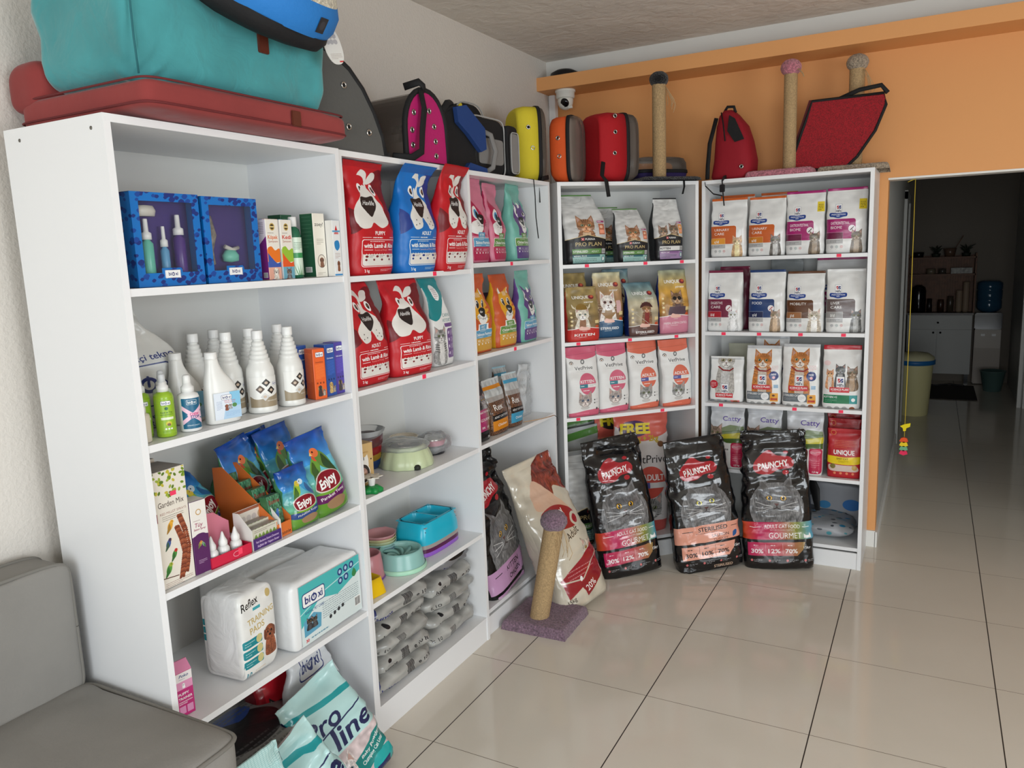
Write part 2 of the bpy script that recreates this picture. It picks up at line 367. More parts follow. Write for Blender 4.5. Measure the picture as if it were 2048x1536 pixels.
def art_havcat(bg, face, kind, flavor, band, low, style, H=175, shift=0):
    A = Art(H, bg); x = 52+shift; d = tuple(int(c*.55) for c in bg); A.bars(6, 94, 10, 3, 4, d, .5, .3)
    if style == 'purple':
        A.poly([(x-34, 38), (x-14, 52), (x+20, 50), (x+26, 36), (x+34, 62), (x+40, 92), (x+22, 100), (x+26, 128), (x-30, 128), (x-24, 104), (x-36, 92), (x-30, 62)], face)
        A.blob(x-22, 66, [(-6, -14), (6, -2), (12, 16), (4, 14), (-4, 4)], WHITE); A.ell(x-16, 70, 3.5, 5, (60, 50, 60))
        A.blob(x+4, 52, [(-6, -3), (0, -7), (8, 4), (-2, 7)], WHITE); A.ell(x+20, 74, 8, 6, WHITE); A.ell(x+18, 73, 4.5, 5, BLACK)
        A.blob(x+8, 98, [(-18, -8), (-4, -14), (6, -14), (18, -8), (20, 4), (12, 18), (0, 24), (-12, 18), (-20, 4)], WHITE)
    elif style == 'orange':
        A.blob(x, 80, [(-30, -44), (-18, -34), (0, -36), (22, -44), (30, -20), (38, 12), (24, 34), (4, 42), (-16, 34), (-34, 8), (-30, -24)], face)
        for q in (-24, 22): A.poly([(x+q-7, 50), (x+q, 34), (x+q+7, 50)], WHITE)
        for i in range(4): A.line([(x-8+5*i, 46), (x-7+5*i, 56)], 1.6, WHITE)
        for q in (-15, 13): A.ell(x+q, 72, 7.5, 10, WHITE); A.ell(x+q+1, 73, 5.5, 9, BLACK); A.ell(x+q-1, 69, 1.6, 2.4, WHITE)
        for yy in (82, 94): A.blob(x+32, yy, [(6, -4), (-10, 2), (6, 3)], (200, 90, 30))
        A.blob(x+2, 106, [(-18, -6), (0, -12), (18, -6), (16, 10), (0, 16), (-16, 10)], WHITE); A.poly([(x-20, 120), (x+26, 120), (x+30, 135), (x-24, 135)], WHITE)
    else:
        A.poly([(x-40, 34), (x-20, 52), (x+10, 70), (x+26, 96), (x+10, 118), (x+30, 130), (x-40, 130)], face)
        A.ell(x-14, 78, 14, 15, WHITE); A.ell(x-10, 80, 9, 10, (60, 150, 200)); A.ell(x-8, 81, 4.5, 6, BLACK)
        A.blob(x-8, 108, [(-30, -6), (-6, -14), (20, -18), (16, 6), (-2, 18), (-30, 14)], WHITE)
    A.blob(x+4, 92, [(-15, -6), (0, -11), (14, -7), (12, 6), (4, 12), (-6, 7)], BLACK); A.text('Hav', x+3, 94, 8, WHITE, ital=.2)
    for q in (-1, 1):
        for i in range(3): A.line([(x+5+q*12, 102+2*i), (x+5+q*24, 99+4.5*i)], .8, (60, 50, 60))
    A.line([(x-4, 106), (x+1, 110), (x+5, 106), (x+9, 110), (x+14, 106)], 1.1, (50, 40, 50))
    y = 124; A.rr(x-16, y-2, x+20, y+12, 1.5, band); A.text(kind, x+2, y+5.5, 6.5, WHITE, bold=.03); A.text('CAT FOOD', x+2, y+10, 4, WHITE, bold=.01)
    A.rr(8, y+10, 92, y+31, 2.5, WHITE); A.rr(9, y+11, 91, y+30, 2.2, band); A.bars(26, 76, y+13, 1, 2, WHITE, 1)
    A.text(flavor, 50, y+24, 9, WHITE, bold=.03, fit=72); A.rect(14, y+27, 40, y+27.8, WHITE); A.rect(62, y+27, 86, y+27.8, WHITE)
    A.rr(9, y+30, 91, H-5, 3, low); A.text('%35', 22, y+38, 6, WHITE, bold=.03); A.text('%12', 38, y+38, 5, WHITE, bold=.02); A.bars(50, 84, y+35, 2, 2.4, WHITE, 1)
    A.rect(13, y+40, 88, y+40.5, WHITE)
    for i in range(5): A.ell(20+15*i, y+44, 2.2, 2, WHITE)
    return A
GOLD = (214, 190, 130)
def art_proplan(kittens=False, H=190, band=(95, 140, 75), life='ADULT', name='STERILISED', cx=48):
    A = Art(H, (206, 206, 204)); n = A.noise2(14, 5)[..., None]; A.a *= (.88+.2*n)
    A.line([(2, 22), (40, 24), (56, 20), (66, 8)], .5, (120, 120, 118)); A.line([(0, 34), (50, 38), (62, 34)], .5, (140, 140, 138))
    fur, dk = (158, 112, 78), (92, 58, 38)
    if kittens: A.cat(26, 100, 15, (128, 105, 85), (62, 48, 38), (120, 130, 120), bh=2.6); A.cat(62, 94, 15, (122, 100, 80), (60, 46, 36), (120, 130, 120), bh=3)
    else: A.cat(cx, 84, 21, fur, dk, (170, 190, 150), belly=(215, 190, 160))
    x = 76
    A.rect(x, 72, x+18, 77, (160, 60, 110)); A.bars(x+1.5, x+16, 73.4, 1, 2, WHITE, 1.6, 1); A.rect(x+2, 80, x+17, 108, (190, 110, 80) if not kittens else (225, 150, 70))
    A.ell(x+9, 88, 4, 4, (235, 190, 160)); A.rect(x+4, 96, x+15, 105, (240, 160, 130))
    y = 112; A.poly([(0, y+8), (50, y-4), (100, y+8), (100, H), (0, H)], GOLD); A.poly([(0, y+9.2), (50, y-2.6), (100, y+9.2), (100, H), (0, H)], (24, 24, 27))
    A.rect(34, y+4, 41, y+11, (190, 30, 40)); A.line([(35, y+5), (40, y+10)], .8, WHITE); A.line([(40, y+5), (35, y+10)], .8, WHITE); A.text('PURINA', 55, y+10, 7, WHITE, bold=.02, fit=24)
    A.text('PRO PLAN', 51, y+25, 14, GOLD, bold=0, fit=62)
    A.rect(12, y+32, 82, y+45, band); A.text(name, 31, y+41.5, 8, (40, 40, 44) if kittens else WHITE, bold=.025, fit=34); A.text(life, 66, y+41.5, 7, WHITE, bold=0, fit=18); A.rect(83, y+32, 94, y+45, (170, 170, 170)); A.text('1+', 88.5, y+41, 6, BLACK)
    lo = (150, 190, 185) if not kittens else (160, 130, 170)
    A.rect(12, y+47, 94, y+70, lo); A.rect(12, y+47, 78, y+53, (50, 105, 112) if not kittens else (135, 95, 145)); A.text('RENAL PLUS' if not kittens else 'HEALTHY START', 30, y+52, 5, WHITE, bold=.02, fit=30)
    A.bars(16, 70, y+57, 3, 4, (60, 80, 80), 1.4); A.ell(87, y+58, 5, 8, (100, 150, 150)); A.ell(87, y+58, 2.6, 5, WHITE); A.rect(36, y+73, 60, y+77, (120, 95, 50))
    return A
def art_unique(scene, label, lc, name, H=170, crea=0, sub='', creature=True):
    A = Art(H, (150, 135, 80)); A.grad(0, 60, scene[0], scene[1]); A.grad(60, H, scene[1], scene[2])
    n = A.noise2(12, 14)[..., None]; A.a *= (.8+.4*n)
    A.text('UNIQUE', 44, 38, 13, WHITE, bold=.02, fit=50); A.ell(78, 34, 9, 6.5, (120, 30, 50)); A.ell(80, 32, 5, 3.5, (200, 90, 60)); A.text(name, 68, 52, 9, WHITE, bold=.01, ital=.2, fit=30)
    if crea == 0:
        A.cat(42, 88, 20, (222, 215, 200), (160, 130, 100), (120, 160, 160), stripes=0, bh=2.3, belly=(130, 80, 50)); A.blob(42, 70, [(-17, 0), (-12, -12), (0, -17), (12, -12), (17, 0), (0, 3)], (140, 110, 50))
        for q in (-1, 1): A.blob(42+q*20, 66, [(-2*q, 4), (6*q, 0), (8*q, -12), (3*q, -4)], (225, 215, 190))
    elif crea == 1: A.cat(44, 82, 25, (228, 222, 215), (170, 130, 130), (110, 60, 50), stripes=0, bh=2.6, belly=(150, 120, 80)); A.rr(72, 78, 88, 112, 3, (215, 175, 175)); A.poly([(20, 110), (70, 110), (46, 134)], (150, 115, 70))
    elif crea == 2: A.cat(54, 80, 15, (150, 110, 80), (50, 30, 25), (200, 160, 60), bh=3.6, belly=(130, 30, 30)); A.blob(54, 74, [(-20, 4), (-14, -8), (0, -14), (14, -8), (20, 4), (0, -2)], (70, 30, 30)); A.line([(54, 60), (46, 44)], 1.5, (180, 190, 190)); A.line([(54, 60), (64, 44)], 1.5, (180, 190, 190)); A.line([(4, 84), (60, 128)], 1.4, (190, 180, 160))
    else: A.cat(54, 82, 19, (135, 105, 75), (80, 60, 45), (30, 25, 22), bh=2.4, belly=(90, 70, 80)); A.ell(46, 82, 6.5, 5.5, (25, 22, 22)); A.ell(62, 82, 6.5, 5.5, (25, 22, 22)); A.line([(46, 80), (62, 80)], 1.4, (25, 22, 22)); A.poly([(28, 106), (80, 106), (84, 130), (22, 130)], (85, 65, 75))
    for i in range(4): A.ell(10, 82+13*i, 3.2, 3.2, (235, 215, 160))
    A.rect(80, 108, 94, 118, (225, 205, 150)); A.ell(86, 130, 6, 6, (200, 80, 40))
    A.blob(50, 150, [(-56, -10), (-30, -18), (0, -21), (30, -18), (56, -10), (60, 30), (-60, 30)], WHITE); A.blob(50, 152, [(-56, -10), (-30, -18), (0, -21), (30, -18), (56, -10), (60, 30), (-60, 30)], lc)
    A.blob(46, 132, [(-16, 4), (-10, -6), (0, -4), (14, -2), (18, 5), (0, 7)], (235, 190, 175)); A.bars(40, 64, 141, 1, 2, WHITE, 1.2, .9)
    A.text(label, 48, 157, 11 if len(label) < 8 else 9.5, WHITE, bold=.03, fit=62 if len(label) < 12 else 76); A.bars(30, 72, 160, 1, 2, WHITE, 1.3, .9); 
    return A
def art_vet(col, kind, flav, boxc, fur, H=195, grey=False):
    A = Art(H, (226, 226, 224)); A.blob(50, 0, [(-56, -5), (56, -5), (52, 24), (22, 34), (0, 36), (-22, 34), (-52, 24)], col); dk = tuple(int(c*.82) for c in col); A.line([(0, 22), (100, 18)], .8, dk)
    A.ell(14, 44, 6, 5, (80, 70, 60)); A.ell(14, 45, 4.6, 3.8, (226, 226, 224)); A.ell(14, 45, 2, 2, (120, 80, 50))
    A.ell(50, 42, 6, 7, (110, 112, 112), rot=20); A.ell(50, 42, 2.6, 3.6, (226, 226, 224), rot=20)
    A.text('VetPrive', 52, 64, 14, (40, 40, 42), bold=.002, fit=58); A.bars(28, 76, 68, 1, 2, (170, 170, 168), .8)
    A.ell(58, 104, 27, 30, col); A.rect(31, 104, 90, 114, (232, 232, 230)); A.rect(31, 104, 57, 114, boxc); A.text(kind, 57, 101, 11.5, WHITE, bold=.02, fit=44)
    A.bars(34, 54, 108, 1, 2, WHITE, 2, 1); A.bars(62, 84, 106, 2, 3.4, (150, 150, 150), 1); A.bars(42, 74, 121, 1, 2, WHITE, 2, 1)
    if grey: A.cat(48, 148, 21, (150, 150, 148), (60, 60, 60), (140, 150, 100), body=False, stripes=4)
    else: A.cat(48, 150, 21, fur, tuple(int(c*.8) for c in fur), (70, 105, 150), body=False, stripes=0)
    A.ell(48, 171, 14, 5, (180, 175, 170), .6)
    for i in range(2): A.ell(78, 150+9*i, 2.4, 2, (90, 90, 90)); A.bars(83, 92, 148+9*i, 2, 2.4, (150, 150, 150), .8)
    A.blob(50, H, [(-56, 8), (-54, -8), (-20, -14), (10, -17), (54, -16), (56, 8)], col); A.bars(20, 86, H-9, 1, 2, tuple(min(255, c+45) for c in col), 2, .8)
    A.ell(86, H-19, 3, 3.4, (70, 65, 65)); return A
def hills_logo(A, x, y, k=1):
    A.rect(x-8*k, y-11*k, x+8*k, y+12*k, (110, 120, 140)); A.rect(x-7.5*k, y-10.5*k, x+7.5*k, y+12*k, (240, 240, 240))
    A.rect(x-5*k, y-7*k, x+.5*k, y+1*k, (185, 45, 60)); A.rect(x-.5*k, y-7*k, x+5.5*k, y+1*k, (40, 55, 120)); A.line([(x-5*k, y), (x+1*k, y-6*k)], 1*k, WHITE); A.line([(x, y), (x+5*k, y-4*k)], 1*k, WHITE)
    A.text("Hill's", x, y+9.5*k, 8.5*k, (25, 30, 60), bold=.025, fit=12.5*k)
def art_rx(col, l1, l2, code, cc, fur, dk, H=168, l1s=None, badge=None, yellow=False, st=4, belly=None, big=1):
    A = Art(H, (229, 229, 227)); n = A.noise2(18, 9)[..., None]; A.a *= (.94+.08*n)
    A.rect(0, 0, 68, 6, col); A.rr(60, -4, 76, 6, 4, col); A.line([(0, 12), (100, 12)], .5, (200, 200, 198))
    hills_logo(A, 30, 52); A.blob(30, 68, [(-20, -5), (0, -4), (20, -5), (21, 4), (12, 6), (0, 9), (-12, 6), (-21, 4)], (35, 65, 140)); A.text('PRESCRIPTION', 30, 69.5, 5, WHITE, bold=.02, fit=34); A.text('DIET', 30, 73.5, 4, WHITE, bold=.02)
    y = 79; A.rect(0, y, 62, y+50, col); A.rr(40, y, 73, y+50, 6, col)
    A.text(l1, 12, y+14, 10, WHITE, 'l', bold=.005, fit=l1s); 
    if l2: A.text(l2, 12, y+25, 10, WHITE, 'l', bold=.005, fit=28 if len(l2) < 6 else 44)
    A.rect(0, y+34, 43, y+50, cc); A.rect(0, y+33.2, 43, y+34, WHITE, .5); A.rect(42.4, y+34, 43, y+62, WHITE, .5); A.rect(2, y+51, 43, y+62, (175, 175, 175)); A.bars(12, 36, y+54, 2, 3, (90, 90, 90), 1.2)
    A.text(code, 12, y+47, 11, WHITE, 'l', bold=.015)
    if badge: A.ell(64, y+25, 8.5, 8.5, WHITE); A.ell(64, y+25, 7.5, 7.5, (232, 225, 228)); A.line([(60, y+29), (68, y+21)], 2, badge)
    if yellow: A.rect(80, 30, 98, 56, (215, 190, 40)); A.bars(83, 95, 37, 4, 4.4, (90, 80, 30), 1.6)
    for i, c in enumerate(((140, 140, 145), (150, 165, 165), (200, 140, 140))): A.ell(16+12*i, y+70, 3.8, 4, c, .5); A.bars(12+12*i, 20+12*i, y+76, 1, 2, (170, 170, 170), .7)
    A.cat(76, 122, 13*big, fur, dk, (170, 165, 90), stripes=st, bh=(H-119)/13/big, belly=belly)
    return A
def art_sp(kind, band, fur, H=168, collar=True, triple=False, top=(190, 192, 194), new=True, crop=0, badge=(35, 50, 115)):
    A = Art(H, (230, 230, 228)); A.rect(0, 0, 100, 9, top)
    if triple:
        A.rect(0, 0, 100, 12, (190, 35, 50)); A.cat(20, 76, 10, (205, 150, 110), (170, 100, 60), (110, 120, 110), stripes=0, bh=4, belly=(225, 222, 218)); A.cat(47, 66, 13, (88, 90, 92), (50, 50, 50), (140, 140, 90), stripes=0, bh=3.8, belly=(190, 190, 190)); A.cat(78, 72, 14, (120, 100, 80), (50, 40, 35), (130, 130, 90), bh=3.4)
        A.ell(12, 48, 9, 7, (235, 190, 190), .6)
    else:
        A.cat(48, 42-crop, 25, fur, (150, 90, 45), (150, 165, 120), stripes=0 if crop else 3, belly=(205, 205, 204), bh=4.2, pale=(235, 232, 228)); A.line([(26, 62-crop), (40, 72-crop), (60, 73-crop), (70, 66-crop)], 4, (140, 40, 40))
    hills_logo(A, 48, 98, 1.35); A.rr(20, 113, 72, 127, 1.5, (200, 40, 50)); A.text('SCIENCE PLAN', 46, 121.5, 7.5, WHITE, bold=.03, fit=46); A.bars(26, 66, 123.5, 1, 2, WHITE, .9)
    if new and not triple: A.ell(80, 86, 13, 13, badge); A.text('NEW', 80, 84, 6, WHITE, bold=.03); A.ell(80, 91, 4, 4, (225, 170, 180)); A.bars(73, 92, 58, 4, 4, (220, 130, 140), 1.4, .6); A.rect(80, 112, 92, 122, (150, 180, 205))
    A.rect(4, 134, 74 if not triple else 92, 158, band); A.text(kind, 6, 143, 8, (225, 225, 225), 'l', bold=.03, fit=42 if len(kind) > 9 else 34); A.bars(8, 40, 147, 3, 3.2, (210, 210, 210), .9, .6)
    if triple: A.rect(72, 134, 92, 158, (60, 150, 150)); A.ell(82, 147, 5, 5, WHITE)
    elif not crop: A.ell(56, 147, 11, 11, (240, 240, 240)); A.bars(49, 63, 144, 3, 3, (150, 160, 170), .9); A.rr(70, 137, 92, 162, 2, (225, 160, 60)); A.ell(80, 144, 4, 3, (90, 50, 30)); A.rect(72, 152, 90, 158, (180, 60, 40))
    else: A.rr(62, 134, 92, 158, 2, (215, 110, 110)); A.ell(14, 86, 13, 13, (190, 35, 50)); A.bars(6, 22, 80, 4, 4, WHITE, 1.6)
    for i in range(4): A.ell(20+20*i, H-1, 7, 5, (170, 170, 168) if i < 3 else (150, 90, 60))
    return A
def art_catty(H=190):
    A = Art(H, (200, 202, 206)); n = A.noise2(20, 8)[..., None]; A.a *= (.88+.2*n); A.line([(0, 14), (100, 10)], .7, (150, 152, 155))
    A.text('Catty', 64, 40, 19, (90, 70, 150), bold=.01, fit=52)
    A.poly([(30, 64), (60, 52), (100, 56), (100, 100), (30, 104)], (120, 135, 100)); A.poly([(30, 82), (100, 72), (100, 96), (30, 100)], (195, 185, 50)); A.poly([(30, 94), (100, 90), (100, 106), (60, 110)], (70, 95, 40)); A.line([(35, 74), (100, 66)], 2, (70, 100, 50))
    A.cat(16, 76, 22, (140, 120, 105), (80, 62, 50), (150, 150, 90), bh=1.6)
    A.rect(0, 106, 100, H, (225, 222, 218)); A.rr(64, 104, 98, 180, 8, (185, 40, 75)); A.ell(81, 116, 14, 9, (215, 110, 130)); A.bars(68, 94, 114, 2, 4, WHITE, 1.6); A.bars(70, 92, 140, 4, 6, (225, 150, 160), 1.6); A.text('1,5 kg', 82, 176, 7, WHITE, bold=.03)
    A.text('Rice', 50, 128, 9, (50, 40, 50)); return A
def art_paunchy(kind='GOURMET', H=200, W=None):
    A = Art(H, (17, 17, 19), res=4.2)
    A.blob(48, 46, [(-30, 2), (-20, -10), (-6, -18), (6, -10), (24, -8), (32, 0), (26, 8), (8, 10), (-6, 16), (-26, 14)], (168, 30, 42)); A.ell(66, 60, 5, 3.4, (168, 30, 42)); A.ell(68, 32, 4, 2.2, (168, 30, 42))
    A.text('PAUNCHY', 48, 53, 12, WHITE, bold=.03, fit=46, rot=-6)
    F = (104, 104, 106); A.blob(50, 100, [(-36, -4), (-38, 16), (-30, 34), (0, 46), (30, 34), (38, 16), (36, -4), (20, -24), (-20, -24)], A.fur((112, 112, 113), .5, .8, 3))
    A.cat(50, 96, 25, F, (66, 66, 68), (225, 170, 40) if kind != 'STERILISED' else (215, 205, 60), stripes=0, body=False, pale=(122, 122, 123), inner=(80, 78, 78))
    if kind == 'KITTEN': cols = [(196, 150, 190)]*3
    elif kind == 'STERILISED': cols = [(226, 158, 136)]*3
    else: cols = [(205, 85, 35), (190, 30, 90), (190, 80, 90), (140, 140, 60), (85, 165, 205)]
    tc = BLACK if kind != 'GOURMET' else WHITE
    A.bands(130, 156, cols); A.bands(160, 180, [cols[min(1, len(cols)-1)], cols[-3], cols[-2]]); A.rect(0, 160, 7, 180, (17, 17, 19)); A.poly([(76, 180), (84, 172), (88, 160), (100, 160), (100, 181), (76, 181)], (17, 17, 19))
    if kind == 'GOURMET': A.text('ADULT CAT FOOD', 56, 139, 7.5, tc, bold=.005, fit=50); A.text('YETISKIN KEDI MAMASI', 56, 143, 3.4, tc, bold=0); A.text('GOURMET', 60, 154, 11.5, tc, bold=.01, fit=46); A.poly([(86, 154), (86, 148), (89, 150), (92, 150), (94, 146), (96, 154)], WHITE)
    elif kind == 'STERILISED': A.text('STERILISED', 56, 140, 9, tc, bold=.015, fit=44); A.bars(30, 84, 142, 1, 2, (130, 90, 80), 1); A.text('SALMON', 66, 150, 6, tc, bold=.01, fit=26); A.text('TURKEY', 66, 155, 4, (150, 90, 70), fit=24); A.blob(88, 149, [(-3, 5), (-2, -2), (4, -4), (3, 2)], (40, 90, 150))
    else: A.text('KITTEN', 56, 141, 9, tc, bold=.01, fit=34); A.text('CHICKEN', 60, 152, 8, tc, bold=.01, fit=34)
    A.rect(10, 137, 26, 137.8, tc); A.rect(84, 137, 94, 137.8, tc)
    num = {'GOURMET': ('30%', '12%', '70%'), 'STERILISED': ('30%', '10%', '70%'), 'KITTEN': ('33%', '13%', '75%')}[kind]
    for i, q in enumerate(num): A.text(q, 20+24*i, 176, 8.5, tc, bold=.02, fit=17); A.bars(15+24*i, 26+24*i, 164, 1, 2, tc, 1.4)
    for i in (1, 2): A.rect(8+24*i-.2, 162, 8+24*i+.3, 178, tc, .6)
    A.text('15kg', 90, 170, 5.5, WHITE, bold=.02)
    for i in range(4): A.ell(12+25*i, 187, 1.8, 1.8, (200, 110, 110)); A.bars(15+25*i, 27+25*i, 186, 2, 2, (200, 200, 200), .7)
    if kind == 'STERILISED': A.text('STERILISED', 66, 197, 6, (225, 190, 160), bold=.01)
    return A
# ------------------------------------------------------------------ the room
def floor_material():
    m = bpy.data.materials.new('porcelain_tiles'); m.use_nodes = True; nt = m.node_tree; L = nt.links.new
    p = nt.nodes['Principled BSDF']; tc = nt.nodes.new('ShaderNodeTexCoord'); sp = nt.nodes.new('ShaderNodeSeparateXYZ')
    L(tc.outputs['Object'], sp.inputs[0])
    def mth(op, a, b=None):
        n = nt.nodes.new('ShaderNodeMath'); n.operation = op
        for i, v in enumerate((a, b)):
            if v is None: continue
            if isinstance(v, (int, float)): n.inputs[i].default_value = v
            else: L(v, n.inputs[i])
        return n.outputs[0]
    def joint(sock, wd):
        q = mth('ABSOLUTE', mth('SUBTRACT', mth('FRACT', mth('ADD', mth('DIVIDE', sock, .6), 100.5)), .5))
        return mth('LESS_THAN', q, wd/.6)
    jx, jy = joint(sp.outputs[0], .0021), joint(sp.outputs[1], .0012)
    nz = nt.nodes.new('ShaderNodeTexNoise'); nz.inputs['Scale'].default_value = 2.2; nz.inputs['Detail'].default_value = 5; L(tc.outputs['Object'], nz.inputs[0])
    mx = nt.nodes.new('ShaderNodeMix'); mx.data_type = 'RGBA'; L(nz.outputs[0], mx.inputs[0])
    mx.inputs[6].default_value = (*lin((208, 200, 186)), 1); mx.inputs[7].default_value = (*lin((219, 212, 200)), 1)
    m2 = nt.nodes.new('ShaderNodeMix'); m2.data_type = 'RGBA'; L(jy, m2.inputs[0]); L(mx.outputs[2], m2.inputs[6]); m2.inputs[7].default_value = (*lin((96, 82, 66)), 1)
    m3 = nt.nodes.new('ShaderNodeMix'); m3.data_type = 'RGBA'; L(jx, m3.inputs[0]); L(m2.outputs[2], m3.inputs[6]); m3.inputs[7].default_value = (*lin((44, 36, 30)), 1)
    L(m3.outputs[2], p.inputs['Base Color']); rg = nt.nodes.new('ShaderNodeMapRange'); L(nz.outputs[0], rg.inputs[0]); rg.inputs[3].default_value = .07; rg.inputs[4].default_value = .15
    L(mth('MAXIMUM', rg.outputs[0], mth('MULTIPLY', mth('MAXIMUM', jx, jy), .6)), p.inputs['Roughness'])
    n2 = nt.nodes.new('ShaderNodeTexNoise'); n2.inputs['Scale'].default_value = 3; L(tc.outputs['Object'], n2.inputs[0])
    b = nt.nodes.new('ShaderNodeBump'); b.inputs['Strength'].default_value = .05; b.inputs['Distance'].default_value = .01; L(n2.outputs[0], b.inputs['Height']); L(b.outputs[0], p.inputs['Normal'])
    return m
plaster = mat('rough_plaster', (214, 208, 200), .85, bump=.45, bscale=90, det=5, bdist=.006)
ceilm = mat('rough_ceiling', (218, 211, 202), .9, bump=.5, bscale=14, det=8, distort=.6, bdist=.02, noise_col=.06, nscale=3)
white_wall = mat('smooth_white_paint', (214, 213, 208), .7, bump=.1, bscale=60)
orange = mat('orange_paint', (222, 158, 98), .62, bump=.12, bscale=70, bdist=.002)
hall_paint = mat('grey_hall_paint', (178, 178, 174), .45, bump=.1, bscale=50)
trimw = mat('white_trim', (226, 225, 220), .45)
struct('floor', B().box(-.8, 5.3, -4.6, 9.2, -.05, 0), floor_material())
struct('ceiling', B().box(-.8, 5.3, -4.6, 9.2, 2.895, 2.98), ceilm)
struct('wall_left', B().box(-.8, -.65, -4.6, 2.75, 0, 2.895), plaster)
b = B().box(-.65, 1.29, 2.6, 2.72, 0, 2.7).box(1.29, 2.75, 2.6, 2.72, 2.05, 2.7).box(2.75, 5.15, 2.6, 2.72, 0, 2.7)
struct('wall_back', b, orange)
struct('trim_1', B().box(-.65, 5.15, 2.355, 2.6, 2.70, 2.777), orange)
struct('trim_2', B().box(-.65, 5.15, 2.5, 2.72, 2.777, 2.895), white_wall)
struct('trim_3', B().box(1.288, 2.75, 2.597, 2.723, 2.042, 2.052), trimw)
struct('baseboard_back', B().box(1.20, 1.292, 2.585, 2.6, 0, .095).box(1.2895, 1.302, 2.585, 5.18, 0, .09), trimw)
struct('wall_right', B().box(5.15, 5.3, -.3, 2.75, 0, 2.895).box(5.15, 5.3, -4.6, -3.5, 0, 2.895).box(5.15, 5.3, -3.5, -.3, 0, .12).box(5.15, 5.3, -3.5, -.3, 2.35, 2.895), plaster)
struct('wall_front', B().box(-.8, 0, -4.6, -4.45, 0, 2.895).box(4.25, 5.3, -4.6, -4.45, 0, 2.895).box(0, 4.25, -4.6, -4.45, 0, .1).box(0, 4.25, -4.6, -4.45, 2.35, 2.895), plaster)
# the hallway and the kitchen behind the opening
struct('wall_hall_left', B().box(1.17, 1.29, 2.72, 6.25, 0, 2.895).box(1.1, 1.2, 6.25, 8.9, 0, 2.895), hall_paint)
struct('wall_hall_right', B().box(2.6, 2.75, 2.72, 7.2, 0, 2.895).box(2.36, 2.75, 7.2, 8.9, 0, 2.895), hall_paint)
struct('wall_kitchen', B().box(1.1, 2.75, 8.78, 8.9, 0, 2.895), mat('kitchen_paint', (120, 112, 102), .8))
struct('door_1', B().box(1.285, 1.312, 5.19, 5.27, 0, 2.12).box(1.285, 1.312, 6.14, 6.24, 0, 2.12).box(1.285, 1.312, 5.19, 6.24, 2.06, 2.13).box(1.28, 1.297, 5.27, 6.14, 0, 2.06), mat('door_trim_grey', (176, 176, 172), .5))
struct('door_2', B().box(2.33, 2.362, 7.17, 7.26, 0, 2.2).box(2.375, 2.41, 7.13, 7.2, 0, 2.2), trimw)
tag(B().box(-.648, -.605, 2.515, 2.56, 2.0, 2.70, bev=.003).obj('cable_trunking', mat('trunking_white', (232, 232, 232), .4)), 'white plastic cable trunking running up the corner under the orange beam', 'trunking')
t = empty('security_camera', 'white dome security camera under the left end of the orange beam', 'camera', M=Matrix.Translation((-.495, 2.43, 2.70)))
wp = mat('camera_white', (225, 223, 214), .35)
B().lathe([(.062, 0), (.062, -.012), (.056, -.014), (.056, -.045), (.05, -.05)], n=32).obj('mount', wp, t)
h = B().lathe([(.046, -.048), (.048, -.062), (.044, -.085), (.036, -.10), (.02, -.112), (.004, -.116)], n=32).obj('housing', wp, t)
l = B().lathe([(.026, 0), (.028, .004), (.022, .012), (.005, .016)], n=24).obj('lens', mat('lens_black', (12, 12, 14), .08), t)
l.matrix_world = Matrix.Translation((-.485, 2.398, 2.622)) @ Matrix.Rotation(math.radians(118), 4, 'X')
B().box(.026, .05, -.02, -.008, -.112, -.098).obj('hinge_tab', wp, t)
tag(B().lathe([(.09, 0), (.085, .022), (.05, .04), (.0, .046)], c=(-.5, 2.44, 2.777), n=28, cap=False).obj('dome_sensor', mat('dark_plastic', (25, 25, 27), .4)), 'black dome peeping over the left end of the orange beam', 'sensor')

# ------------------------------------------------------------------ shelving units
board = mat('white_melamine', (232, 233, 234), .32, bump=.03, bscale=20)
boardin = mat('white_melamine_back', (214, 214, 210), .5)
def unit(un, wd, zs, label, dpt=.395, H=2.08, t=.019):
    r = empty('shelving_unit', label, 'shelving unit', 'white melamine shelving units along the walls', UM(un))
    B().box(0, t, 0, dpt, 0, H).obj('side_panel', board, r); B().box(wd-t, wd, 0, dpt, 0, H).obj('side_panel', board, r)
    B().box(t, wd-t, 0, dpt, H-t, H).obj('top_panel', board, r); B().box(t, wd-t, dpt-.004, dpt-.001, .09, H-t).obj('back_panel', boardin, r)
    B().box(t, wd-t, .004, .02, 0, .09).obj('plinth', board, r)
    for z in zs: B().box(t, wd-t, .002, dpt-.004, z-.019, z).obj('shelf', board, r)
    if un == 'A':
        for y in (.045, .33): B().lathe([(.0048, -.0008), (.0042, .0012), (0.001, .0014)], n=12).obj('screw_cap', mat('screw_grey', (120, 118, 112), .4, 1), r).matrix_local = Matrix.Translation((0, y, H-.03)) @ Matrix.Rotation(-PI/2, 4, 'Y')
    return r
unit('A', .816, (.11, .508, .897, 1.287, 1.675), 'white shelving unit nearest the grey sofa, with spray bottles and bird food')
unit('B', .818, (.11, .51, .899, 1.283, 1.672), 'white shelving unit holding the red and blue dog food bags and the pet bowls')
unit('C', .798, (.124, .897, 1.297, 1.695), 'white shelving unit with pink, orange and teal cartoon cat bags, left of the corner unit')
unit('D', .815, (.124, .855, 1.26, 1.664), 'white shelving unit set at an angle across the corner')
unit('E', .849, (.12, .49, .864, 1.264, 1.669), 'white shelving unit against the orange wall, beside the opening to the kitchen')

